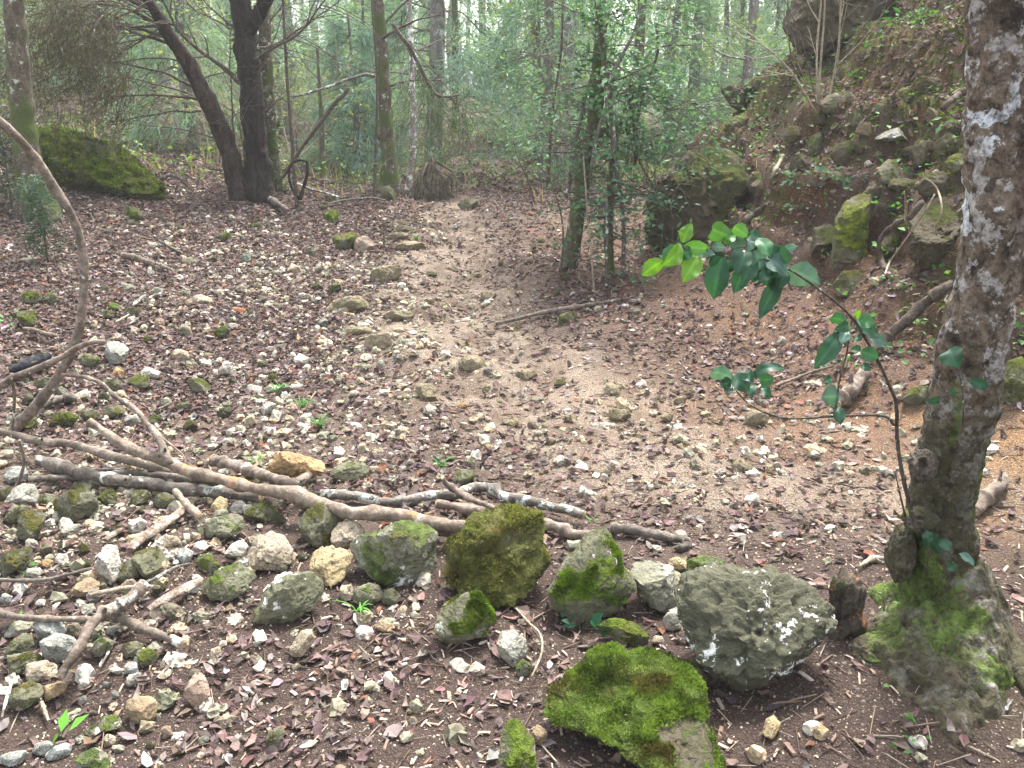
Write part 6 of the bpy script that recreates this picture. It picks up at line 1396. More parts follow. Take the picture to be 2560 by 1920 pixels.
# sprays towards the wall and low down
for (u, v) in px('d3', [(1250, 480), (1400, 520), (1330, 640), (1480, 560), (1200, 560), (1300, 900), (1150, 930), (1250, 1000), (1440, 900), (1500, 430), (1100, 620), (850, 1380), (900, 1000), (1050, 880), (600, 1000), (420, 560), (600, 1550), (1340, 250), (1550, 200), (1650, 230)]):
    p = at_y(u, v, HY + rs.uniform(-.3, .35))
    for _ in range(4): twig_tree(mb, lv, p, np.array([rs.normal(), rs.normal() * .5, rs.normal() * .35]), rs.uniform(.2, .42), .004, rs, 1, .1, 4, 4, .8)
link('twigs', mb.mesh('twigs', shrub.location), M['bark_twig'], shrub)
tp = np.array([t[0] for t in lv]); td = np.array([t[1] for t in lv])
_u = 1280 + tp[:, 0] / (tp[:, 1] * cos(PITCH) + (CAMZ - tp[:, 2]) * sin(PITCH)) * FPX
sel = (rs.random(len(tp)) < min(1, 3000 / len(tp))) & ((tp[:, 2] > .95) | (rs.random(len(tp)) < .45)) & (rs.random(len(tp)) < np.interp(_u, [1150, 1310, 1420, 1480], [.15, .35, .8, 1])); tp, td = tp[sel], td[sel]
V, F, c = blades(tp, td, 3, .048, .55, rs, (.040, .095, .052), (.125, .235, .14), .035)
link('foliage', new_mesh('foliage', V - np.array(shrub.location), [F], c, False), M['leaf'], shrub)

# -- bare bush on the bank
bb, bt = G(2055, 305)
bush = root('bare_bush', bb, 'bare many stemmed bush growing on the bank below the massive skyline boulder', 'bush')
rs = np.random.default_rng(33)
for k, pts in enumerate([[(1340, 535), (1320, 400), (1318, 200), (1335, 0), (1340, -300)], [(1345, 535), (1325, 420), (1335, 250), (1350, 50), (1360, -300)], [(1340, 540), (1290, 450), (1220, 330), (1140, 240), (1060, 180)], [(1350, 530), (1375, 400), (1410, 200), (1420, 0), (1430, -200)],
                           [(1345, 520), (1400, 330), (1480, 180), (1560, 50), (1620, -60)], [(1330, 520), (1240, 360), (1200, 200), (1190, 0), (1180, -200)], [(1340, 530), (1300, 380), (1260, 200), (1215, 80), (1150, -60)]]):
    Q = np.array([at_y(u, v, bb[1] + .05 * (k - 3)) for u, v in px('r2', pts)]); Q[0] = bb
    w0 = (12 if k < 4 else 7) * .5787 / 2 * bt / FPX
    C = catmull(Q, 50); mb = MB(); V, F3, F4 = tube_geo(C, np.linspace(w0, w0 * .45, 50), 8, .15, 30); mb.add(V, F3, F4)
    for _ in range(7):
        i = rs.integers(12, 49); t = C[i] - C[i - 1]; t /= np.linalg.norm(t)
        twig_tree(mb, [], C[i], t + rs.normal(0, .5, 3), rs.uniform(.25, .7), w0 * .4, rs, 1, 0, 4, 3)
    link('stem', mb.mesh('stem', bush.location), M['pale_twig'] if k < 4 else M['bark_twig'], bush)

# -- small cedar seedlings at the left
def little_cedar(u, v, hgt, label, seed, dens=150):
    g, t = G(u, v); rs = np.random.default_rng(seed)
    o = root('cedar_seedling', g, label, 'seedling')
    C = catmull([g, g + [.02, 0, hgt * .5], g + [0, .02, hgt]], 20); V, F3, F4 = tube_geo(C, np.linspace(.009, .003, 20), 6)
    link('stem', new_mesh('stem', V - g, [F3, F4]), M['bark_twig'], o)
    tp = C[rs.integers(3, 20, dens)] + rs.normal(0, 1, (dens, 3)) * np.array([.12, .12, .04]) * hgt; td = rs.normal(size=(dens, 3)) * np.array([1, 1, .3])
    V, F, c = needles(tp, td, 10, .06, .008, rs, (.022, .045, .030), (.065, .105, .070), .5, .1)
    link('foliage', new_mesh('foliage', V - g, [F], c, False), M['needle'], o)
little_cedar(118, 655, .55, 'feathery blue green cedar seedling behind the arching dead limb at left', 1)
little_cedar(30, 520, .8, 'larger blurred cedar seedling at the far left edge beside the pale trunk', 2, 220)
# ------------------------------------------------------------------ woods beyond the crest
ORD = ['first', 'second', 'third', 'fourth', 'fifth', 'sixth', 'seventh', 'eighth', 'ninth', 'tenth', 'eleventh', 'twelfth', 'thirteenth', 'fourteenth', 'fifteenth', 'sixteenth', 'seventeenth', 'eighteenth', 'nineteenth', 'twentieth',
       'twenty-first', 'twenty-second', 'twenty-third', 'twenty-fourth', 'twenty-fifth', 'twenty-sixth', 'twenty-seventh', 'twenty-eighth', 'twenty-ninth', 'thirtieth', 'thirty-first', 'thirty-second', 'thirty-third', 'thirty-fourth', 'thirty-fifth', 'thirty-sixth'] + ['thirty-seventh', 'thirty-eighth', 'thirty-ninth', 'fortieth', 'forty-first', 'forty-second', 'forty-third', 'forty-fourth', 'forty-fifth', 'forty-sixth', 'forty-seventh']
def far_ordered(fs):
    return sorted(fs, key=lambda q: q[0] / q[1])
def cedar_meshes(seed, hgt, low, spread, c0, c1, nb=62, per=5):
    rs = np.random.default_rng(seed)
    C = catmull([[0, 0, -.1], [rs.normal(0, .06), rs.normal(0, .06), hgt * .4], [rs.normal(0, .2), rs.normal(0, .2), hgt]], 30)
    V, F3, F4 = tube_geo(C, np.linspace(.055 + .012 * hgt, .012, 30), 8, .15, 9)
    tm = new_mesh('trunk', V, [F3, F4]); tm.materials.append(M['bark_far'])
    mb, lv = MB(), []
    for k in range(nb):
        f = rs.uniform(low, 1) ** 1.1; i = int(f * 29); a = rs.uniform(0, 2 * pi); L = spread * (1.05 - .75 * f) * rs.uniform(.55, 1.15)
        twig_tree(mb, lv, C[i], [cos(a), sin(a), rs.uniform(-.05, .45)], L, .012, rs, 1, .45, 3, 5, .6)
    tp = np.array([t[0] for t in lv]); td = np.array([t[1] for t in lv])
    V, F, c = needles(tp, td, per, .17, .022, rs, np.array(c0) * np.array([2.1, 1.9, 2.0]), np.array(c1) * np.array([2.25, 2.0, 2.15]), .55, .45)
    fm = new_mesh('crown', V, [F], c, False); fm.materials.append(M['needle'])
    bm_ = mb.mesh('branches'); bm_.materials.append(M['bark_twig'])
    return tm, bm_, fm
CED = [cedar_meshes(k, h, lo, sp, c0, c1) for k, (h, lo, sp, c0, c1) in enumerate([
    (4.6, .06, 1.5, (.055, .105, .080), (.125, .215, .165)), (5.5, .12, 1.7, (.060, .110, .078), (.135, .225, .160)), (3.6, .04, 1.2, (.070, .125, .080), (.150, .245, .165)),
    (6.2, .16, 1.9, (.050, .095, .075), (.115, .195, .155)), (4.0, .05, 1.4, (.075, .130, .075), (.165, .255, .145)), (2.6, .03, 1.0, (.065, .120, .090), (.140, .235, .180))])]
def pick_sites(n, ymin, ymax, half, mind, seed, avoid=()):
    rs = np.random.default_rng(seed); out = []
    tries = 0
    while len(out) < n and tries < 20000:
        tries += 1
        y = rs.uniform(ymin, ymax); f = rs.uniform(-half, half); x = f * y
        if any((x - a) ** 2 + (y - b) ** 2 < mind ** 2 for a, b in out): continue
        if any(abs(f - fa) < wd and y > ya for fa, wd, ya in avoid): continue
        out.append((x, y))
    return out
GAPS = ((.09, .028, 19), (-.02, .015, 26), (.20, .02, 20))
CS = far_ordered(pick_sites(42, 13.2, 31, .66, 1.25, 3, GAPS) )
CS = [c for c in CS if not (c[0] > foot(c[1]) + 1.0 and c[1] < 17)]
rs = np.random.default_rng(4)
CPX = [(x / y * FPX, y) for x, y in CS]
for k, (x, y) in enumerate(CS):
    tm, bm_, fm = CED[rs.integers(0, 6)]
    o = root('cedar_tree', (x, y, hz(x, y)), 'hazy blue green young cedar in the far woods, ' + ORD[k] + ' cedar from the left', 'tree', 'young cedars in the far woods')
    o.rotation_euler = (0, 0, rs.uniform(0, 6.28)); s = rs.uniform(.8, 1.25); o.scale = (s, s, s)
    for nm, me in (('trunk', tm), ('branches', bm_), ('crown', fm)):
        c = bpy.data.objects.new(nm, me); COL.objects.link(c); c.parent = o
# bare trunks
def pole_meshes(seed, h, r, lean):
    rs = np.random.default_rng(seed)
    C = catmull([[0, 0, -.1], [lean * .3, rs.normal(0, .05), h * .3], [lean * .6 + rs.normal(0, .06), rs.normal(0, .1), h * .62], [lean, rs.normal(0, .2), h]], 40)
    V, F3, F4 = tube_geo(C, r * (np.linspace(1, .45, 40) + .35 * np.exp(-np.arange(40) / 1.5)), 12, .18, 7, seed)
    tm = new_mesh('trunk', V, [F3, F4]); tm.materials.append(M['bark_far' if seed % 3 else 'bark_moss'])
    mb, lv = MB(), []
    for _ in range(9):
        i = rs.integers(6, 38); a = rs.normal(size=3); a[2] = abs(a[2]) * .5
        twig_tree(mb, lv, C[i], a, rs.uniform(.5, 1.6), r * .22, rs, 2, .1, 4, 4)
    bm_ = mb.mesh('branches'); bm_.materials.append(M['bark_grey'])
    tp = np.array([t[0] for t in lv]); td = np.array([t[1] for t in lv]); k = rs.choice(len(tp), min(len(tp), 500), replace=False)
    V, F, c = blades(tp[k], td[k], 2, .075, .55, rs, (.10, .17, .06), (.24, .32, .11), .08)
    lm = new_mesh('leaves', V, [F], c, False); lm.materials.append(M['leaf'])
    mb2, lv2 = MB(), []
    for _ in range(16):
        i = rs.integers(26, 40); a = rs.normal(size=3); a[2] = abs(a[2]) * .4
        twig_tree(mb2, lv2, C[i], a, rs.uniform(1.2, 2.6), r * .3, rs, 2, .1, 4, 4)
    return tm, bm_, lm
POLE = [pole_meshes(40 + k, h, r, l) for k, (h, r, l) in enumerate([(7, .07, .2), (8, .11, -.3), (6.5, .05, .4), (9, .13, .1), (6, .04, -.5), (7.5, .08, -.1)])]
PS = far_ordered(pick_sites(44, 13.0, 33, .66, 1.1, 12, ((.09, .012, 24),)))
PS = [c for c in PS if not (c[0] > foot(c[1]) + 1.5 and c[1] < 16)]
for k, (x, y) in enumerate(PS):
    tm, bm_, lm = POLE[rs.integers(0, 6)]
    o = root('tree', (x, y, hz(x, y)), 'slim grey leafless looking trunk in the far woods, ' + ORD[k] + ' such trunk from the left', 'tree', 'slim trunks in the far woods')
    o.rotation_euler = (0, 0, rs.uniform(0, 6.28)); s = rs.uniform(.8, 1.2); o.scale = (s, s, s)
    for nm, me in (('trunk', tm), ('branches', bm_), ('foliage', lm)):
        c = bpy.data.objects.new(nm, me); COL.objects.link(c); c.parent = o
# thin bare bushes
def bare_meshes(seed):
    rs = np.random.default_rng(seed); mb, lv = MB(), []
    for _ in range(7):
        twig_tree(mb, lv, [rs.normal(0, .08), rs.normal(0, .08), -.03], [rs.normal(0, .35), rs.normal(0, .35), 1], rs.uniform(1.1, 2.2), .011, rs, 2, .2, 4, 4, .7)
    sm = mb.mesh('stems'); sm.materials.append(M['bark_grey' if seed % 2 else 'pale_twig'])
    tp = np.array([t[0] for t in lv]); td = np.array([t[1] for t in lv]); k = rs.choice(len(tp), min(len(tp), 260), replace=False)
    V, F, c = blades(tp[k], td[k], 2, .06, .6, rs, (.11, .17, .05), (.28, .34, .10), .05)
    lm = new_mesh('leaves', V, [F], c, False); lm.materials.append(M['leaf'])
    return sm, lm
BARE = [bare_meshes(60 + k) for k in range(6)]
BS = far_ordered(pick_sites(44, 11.4, 24, .62, .85, 22))
BS = [c for c in BS if not (c[0] > foot(c[1]) + .2 and c[1] < 15) and not (-1.4 < c[0] < .4 and c[1] < 13)]
for k, (x, y) in enumerate(BS):
    sm, lm = BARE[rs.integers(0, 6)]
    o = root('bush', (x, y, hz(x, y)), 'thin twiggy bush with sparse light leaves beyond the crest, ' + ORD[k] + ' bush from the left', 'bush', 'twiggy bushes beyond the crest')
    o.rotation_euler = (0, 0, rs.uniform(0, 6.28)); s = rs.uniform(.6, 1.15); o.scale = (s, s, s)
    for nm, me in (('stems', sm), ('foliage', lm)):
        c = bpy.data.objects.new(nm, me); COL.objects.link(c); c.parent = o

# far woodland that reads as one mass
rs = np.random.default_rng(50); mb = MB()
mbv, mbf = [], []
pts, dirs = [], []
for k in range(170):
    y = rs.uniform(31, 46); x = rs.uniform(-.70, .70) * y
    if abs(x / y - .085) < .035 and rs.random() < .7: continue
    z0 = hz(x, y); h = rs.uniform(4, 8); r = rs.uniform(.05, .14)
    C = np.array([[x, y, z0 - .2], [x + rs.normal(0, .15), y, z0 + h * .5], [x + rs.normal(0, .4), y, z0 + h]])
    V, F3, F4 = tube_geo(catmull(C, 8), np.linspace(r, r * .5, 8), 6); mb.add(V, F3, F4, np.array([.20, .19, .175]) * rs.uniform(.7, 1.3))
    if rs.random() < .45:
        m_ = 130; zz_ = rs.uniform(.1, 1, m_); a = rs.uniform(0, 6.28, m_); q = (1.1 - .8 * zz_) * rs.uniform(.3, 1.0, m_) * 1.9
        pts.append(np.stack([x + np.cos(a) * q, y + np.sin(a) * q, z0 + zz_ * h * .8], 1)); dirs.append(np.stack([np.cos(a), np.sin(a), -.3 + 0 * a], 1))
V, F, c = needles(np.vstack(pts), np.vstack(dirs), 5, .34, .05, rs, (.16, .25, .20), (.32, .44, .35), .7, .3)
mb.add(V, F, None, c)
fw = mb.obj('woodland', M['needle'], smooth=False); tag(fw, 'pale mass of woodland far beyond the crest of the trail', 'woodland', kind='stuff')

# dry undergrowth and low plants behind the crest
rs = np.random.default_rng(51); n = 7000
y = rs.uniform(9.8, 22, n); x = rs.uniform(-.62, .5, n) * y
s = x - foot(y); keep = (s < 1.5) & ~((np.abs(x + .85) < .8) & (y < 11)) & ((fbm(np.stack([x * .9, y * .9, 0 * x], 1), 2) > -.12))
x, y = x[keep], y[keep]; n = len(x); z = H(x, y)
h = rs.uniform(.10, .42, n) * np.where(y < 11.5, .5, 1) * (1 + .5 * (x > .2)); d = np.stack([rs.normal(0, .3, n), rs.normal(0, .3, n), np.ones(n)], 1); d /= np.linalg.norm(d, axis=1, keepdims=True)
p = np.stack([x, y, z - .01], 1); sd2 = np.stack([rs.normal(size=n), rs.normal(size=n), np.zeros(n)], 1); sd2 /= np.linalg.norm(sd2, axis=1, keepdims=True)
wv = .006 * rs.uniform(.6, 1.6, (n, 1)); bend = rs.normal(0, .25, (n, 3)) * h[:, None]
V = np.stack([p - sd2 * wv, p + sd2 * wv, p + d * h[:, None] * .55 + sd2 * wv * .8 + bend * .3, p + d * h[:, None] * .55 - sd2 * wv * .8 + bend * .3, p + d * h[:, None] + bend], 1).reshape(-1, 3)
b = np.arange(n)[:, None] * 5
F4 = b + np.array([0, 1, 2, 3]); F3 = b + np.array([3, 2, 4])
col = np.array([.34, .27, .17]) * rs.uniform(.5, 1.25, (n, 1)); g_ = rs.random(n) < .3; col[g_] = np.array([.11, .17, .05]) * rs.uniform(.7, 1.5, (g_.sum(), 1))
ug = link('undergrowth', new_mesh('undergrowth', V, [F3, F4], np.repeat(col, 5, 0), False), M['straw']); tag(ug, 'dry stalks and grass growing beyond the crest of the trail', 'undergrowth', kind='stuff')
n = 5200; y = rs.uniform(9.6, 19, n); x = rs.uniform(-.62, .5, n) * y; keep = (x - foot(y) < 1.2) & (fbm(np.stack([x * 1.2, y * 1.2, 0 * x + 4], 1), 2) > .04) & ~((np.abs(x + .85) < .7) & (y < 11)); x, y = x[keep], y[keep]
tp = np.stack([x, y, H(x, y) + rs.uniform(.01, .25, len(x))], 1)
V, F, c = blades(tp, rs.normal(size=tp.shape), 2, .07, .6, rs, (.075, .14, .040), (.22, .32, .085), .06)
lp = link('low_plants', new_mesh('low_plants', V, [F], c, False), M['leaf']); tag(lp, 'light green low plants among dry stalks beyond the crest', 'low plants', kind='stuff')
# ------------------------------------------------------------------ air of the damp woods
HZ = (0.0019, (.93, .97, .96))
hv = np.array([(x_, y_, z_) for z_ in (-9.0, 12.5) for y_ in (-60.0, 700.0) for x_ in (-440.0, 440.0)])
hf = np.array([(0, 2, 3, 1), (4, 5, 7, 6), (0, 1, 5, 4), (2, 6, 7, 3), (0, 4, 6, 2), (1, 3, 7, 5)])
hm_ = bpy.data.materials.new('damp_air'); hm_.use_nodes = True; t_ = hm_.node_tree; t_.nodes.clear()
pv = t_.nodes.new('ShaderNodeVolumePrincipled'); pv.inputs['Density'].default_value = HZ[0]; pv.inputs['Color'].default_value = HZ[1] + (1.0,); pv.inputs['Anisotropy'].default_value = 0.0
ou = t_.nodes.new('ShaderNodeOutputMaterial'); t_.links.new(pv.outputs[0], ou.inputs['Volume'])
hzo = link('haze', new_mesh('haze', hv, [hf], None, False), hm_); tag(hzo, 'thin pale haze hanging in the woods', 'haze', kind='stuff')
S.cycles.volume_bounces = 1
# ------------------------------------------------------------------ loose cover of the ground
def ground_frame(x, y, e=.03):
    zx = (H(x + e, y) - H(x - e, y)) / (2 * e); zy = (H(x, y + e) - H(x, y - e)) / (2 * e)
    n = np.stack([-zx, -zy, np.ones_like(x)], 1); return n / np.linalg.norm(n, axis=1, keepdims=True)
def sites(n, seed, ylo=1.15, yhi=11.5, half=.64, dens=None):
    rs = np.random.default_rng(seed)
    y = np.sqrt(rs.uniform(ylo ** 1.35, yhi ** 1.35, n) ** (2 / 1.35)); x = rs.uniform(-half, half, n) * (y + .45)
    if dens is not None:
        k = rs.random(n) < dens(x, y); x, y = x[k], y[k]
    return x, y, rs
def dens_leaf(x, y):
    tr, red, hum, mo = masks(x, y); s = x - foot(y)
    left = sstep(.1, .9, -x - .5) * sstep(3.0, 4.2, y)
    d = .34 + .70 * left - .20 * tr - .10 * red * (s > 0) + .15 * (s > 1.6)
    nz = fbm(np.stack([x * 1.6, y * 1.6, 0 * x + 2], 1), 3)
    d = d * (1 + 1.1 * nz) * np.where(y < 2.7, .55, 1) * np.where((x > -.3) & (y < 2.5), .42, 1)
    return np.clip(d, .03, 1)
LC = np.array([(.150, .095, .088), (.195, .120, .106), (.130, .086, .084), (.210, .150, .125), (.250, .205, .185), (.310, .265, .245), (.085, .056, .050), (.230, .095, .055), (.115, .084, .080), (.270, .185, .115)])
LP = np.array([.2, .17, .15, .12, .08, .05, .1, .04, .06, .03])
def leaf_litter(n, seed, smin, smax, dens, **kw):
    x, y, rs = sites(n, seed, dens=dens, **kw); n = len(x)
    N = ground_frame(x, y); L = (smin + (smax - smin) * rs.random(n) ** 1.35) * np.clip(.9 + .03 * y, .9, 1.25); W = L * np.clip(rs.lognormal(-.87, .28, n), .2, .8)
    a = rs.uniform(0, 2 * pi, n); t = np.stack([np.cos(a), np.sin(a), np.zeros(n)], 1); N2 = N + rs.normal(0, .20, (n, 3)); N2 /= np.linalg.norm(N2, axis=1, keepdims=True)
    t -= N2 * np.sum(t * N2, 1, keepdims=True); t /= np.linalg.norm(t, axis=1, keepdims=True); s = np.cross(N2, t)
    c = np.stack([x, y, H(x, y) + rs.uniform(.002, .014, n)], 1)
    curl = rs.normal(.10, .16, (n, 1)) * L[:, None]; fold = rs.uniform(.0, .30, (n, 1)) * W[:, None]
    L_, W_ = L[:, None], W[:, None]
    def at(l, w_, h): return c + t * L_ * l + s * W_ * w_ + N2 * h
    rowsV = [at(-.5, 0, curl), at(-.22, -.42, fold + .2 * curl), at(-.22, 0, .1 * curl), at(-.22, .42, fold + .2 * curl), at(.14, -.46, fold + .1 * curl), at(.14, 0, 0), at(.14, .46, fold + .1 * curl), at(.5, rs.normal(0, .1, (n, 1)), .9 * curl)]
    V = np.stack(rowsV, 1).reshape(-1, 3); b = np.arange(n)[:, None] * 8
    F3 = np.vstack([b + np.array(f) for f in ((0, 1, 2), (0, 2, 3), (4, 7, 5), (5, 7, 6))]); F4 = np.vstack([b + np.array(f) for f in ((1, 4, 5, 2), (2, 5, 6, 3))])
    k = rs.choice(len(LC), n, p=LP); col = LC[k]; col = (col * .8 + .2 * col.mean(1, keepdims=True)) * rs.uniform(.52, 1.2, (n, 1)) * (1 + rs.normal(0, .05, (n, 3)))
    V = V + rs.normal(0, 1, V.shape) * np.repeat(L * .055, 8)[:, None]
    return V, F3, F4, np.repeat(np.clip(col, .01, 1), 8, 0)
V, F3, F4, c = leaf_litter(260000, 1, .009, .058, dens_leaf)
mb = MB(); mb.add(V, F3, F4, c)
V, F3, F4, c = leaf_litter(42000, 11, .05, .10, lambda x, y: np.where(x - foot(y) < 3, .9, .2), ylo=10.8, yhi=24, half=.60); mb.add(V, F3, F4, c)
ll = mb.obj('leaf_litter', M['litter'], smooth=False); tag(ll, 'brown and reddish dead leaves strewn over the soil', 'leaf litter', kind='stuff')

def dens_chip(x, y):
    nz = fbm(np.stack([x * 2.2, y * 2.2, 0 * x + 12], 1), 3)
    return np.clip((.25 + .9 * nz + .35 * (y < 2.8)) * np.where(x < .3, 1.0, .55), .02, 1)
def chips(n, seed, lmin, lmax, asp, cols, dens, thick=.25):
    x, y, rs = sites(n, seed, yhi=8.0, dens=dens); n = len(x)
    N = ground_frame(x, y) + rs.normal(0, .2, (n, 3)); N /= np.linalg.norm(N, axis=1, keepdims=True)
    a = rs.uniform(0, 2 * pi, n); t = np.stack([np.cos(a), np.sin(a), np.zeros(n)], 1); t -= N * np.sum(t * N, 1, keepdims=True); t /= np.linalg.norm(t, axis=1, keepdims=True); s = np.cross(N, t)
    L = rs.uniform(lmin, lmax, (n, 1)) * rs.uniform(.5, 1, (n, 1)); W = L * asp * rs.uniform(.6, 1.5, (n, 1)); T = W * thick
    c = np.stack([x, y, H(x, y) + .004], 1)
    V = np.stack([c - t * L * .5 - s * W * .3, c - t * L * .45 + s * W * .4, c + t * L * .5 + s * W * .2, c + t * L * .4 - s * W * .5,
                  c - t * L * .4 - s * W * .3 + N * T, c - t * L * .3 + s * W * .35 + N * T * 1.4, c + t * L * .42 + s * W * .2 + N * T, c + t * L * .3 - s * W * .4 + N * T * 1.3], 1).reshape(-1, 3)
    b = np.arange(n)[:, None] * 8
    F = np.vstack([b + np.array(f) for f in ((4, 5, 6, 7), (0, 4, 7, 3), (1, 2, 6, 5), (0, 1, 5, 4), (2, 3, 7, 6))])
    cols = np.array(cols); col = cols[rs.integers(0, len(cols), n)] * rs.uniform(.7, 1.25, (n, 1))
    return V, F, np.repeat(col, 8, 0)
V, F, c = chips(15000, 2, .008, .050, .24, [(.34, .26, .20), (.40, .32, .26), (.24, .165, .125), (.18, .12, .095), (.50, .43, .36)], dens_chip)
o = link('wood_chips', new_mesh('wood_chips', V, [F], c, False), M['chips']); tag(o, 'pale splintered chips of rotten wood lying on the soil', 'wood chips', kind='stuff')
V, F, c = chips(15000, 3, .03, .13, .03, [(.22, .16, .12), (.14, .10, .08), (.34, .28, .22), (.10, .07, .055)], lambda x, y: np.clip(.5 + .5 * fbm(np.stack([x * 1.8, y * 1.8, 0 * x + 22], 1), 2), .1, 1), .9)
o = link('twig_litter', new_mesh('twig_litter', V, [F], c, False), M['chips']); tag(o, 'fine twigs and needles scattered through the leaf litter', 'twig litter', kind='stuff')

# pebbles
def dens_peb(x, y):
    tr, red, hum, mo = masks(x, y); s = x - foot(y)
    nz = fbm(np.stack([x * 1.4, y * 1.4, 0 * x + 32], 1), 3)
    rub = np.exp(-((x + 1.15 + .10 * y - .3) / .85) ** 2) * sstep(2.6, 3.3, y) * (1 - sstep(7, 9, y))
    fl = sstep(.2, .9, -x - .25) * (1 - sstep(3.0, 3.5, y))
    d = .11 + .78 * rub + .50 * fl + .07 * tr * (y > 3.0) - .25 * rub * tr + .05 * red - .10 * (s > .9) - .08 * ((x > -.2) & (y < 2.9))
    return np.clip(d * (.8 + 2.0 * nz), .02, 1)
def pebbles(n, seed, rmin, rmax, dens, power=2.6, sub=1, cols=None):
    x, y, rs = sites(n, seed, yhi=9.5, dens=dens); n = len(x)
    U, F3 = ico(sub); m = len(U)
    var = []
    for k in range(24):
        Q = U * rs.uniform(.62, 1.25, 3)
        for _ in range(7):
            q = rs.normal(size=3); q /= np.linalg.norm(q); d = Q @ q; Q = Q - np.outer(np.maximum(d - rs.uniform(.45, .8), 0) * .9, q)
        var.append(Q * (1 + .20 * rs.normal(size=(m, 1))).clip(.7, 1.3))
    var = np.array(var); r = rmin + (rmax - rmin) * rs.random(n) ** power
    a = rs.uniform(0, 2 * pi, n); Q = var[rs.integers(0, 24, n)] * r[:, None, None]
    ca, sa = np.cos(a)[:, None], np.sin(a)[:, None]
    V = np.stack([Q[..., 0] * ca - Q[..., 1] * sa, Q[..., 0] * sa + Q[..., 1] * ca, Q[..., 2] * .8], 2) + np.stack([x, y, H(x, y) + r * rs.uniform(-.15, .38, n)], 1)[:, None, :]
    F = (np.arange(n)[:, None, None] * m + F3[None]).reshape(-1, 3)
    cols = np.array(cols); col = cols[rs.integers(0, len(cols), n)] * rs.uniform(.72, 1.18, (n, 1))
    return V.reshape(-1, 3), F, np.repeat(col, m, 0)
PC = [(.50, .44, .34), (.58, .53, .44), (.44, .38, .27), (.38, .36, .27), (.27, .26, .18), (.34, .29, .20), (.52, .40, .26), (.32, .32, .25), (.20, .20, .14), (.60, .57, .50), (.30, .26, .17), (.40, .37, .30)]
V1, F1, c1 = pebbles(52000, 5, .0035, .036, dens_peb, 4.2, 1, PC)
V2, F2, c2 = pebbles(60000, 6, .0016, .0055, lambda x, y: np.clip(.25 + dens_peb(x, y) * .6 + .3 * (y < 3), 0, 1), 1.6, 0, [(.46, .38, .27), (.52, .43, .30), (.40, .31, .20), (.60, .54, .43)])
def dens_rub(x, y):
    nz = fbm(np.stack([x * 1.9, y * 1.9, 0 * x + 42], 1), 3)
    a = np.exp(-((x + 1.25) / .75) ** 2 - ((y - 2.75) / .5) ** 2) + .8 * np.exp(-((x + 1.5) / .9) ** 2 - ((y - 4.2) / 1.0) ** 2) + .5 * np.exp(-((x + 1.2) / .5) ** 2 - ((y - 2.0) / .45) ** 2)
    return np.clip(a * (.8 + 1.6 * nz), 0, 1)
V3, F3_, c3 = pebbles(9000, 8, .009, .034, dens_rub, 2.2, 2, PC + [(.60, .57, .50), (.30, .31, .22), (.44, .43, .35), (.24, .25, .16)])
mb = MB(); mb.add(V3, F3_, None, c3); mb.add(V1, F1, None, c1); mb.add(V2, F2, None, c2)
o = mb.obj('gravel', M['pebble'], smooth=False); tag(o, 'pale limestone pebbles and grit scattered over trail and soil', 'gravel', kind='stuff')

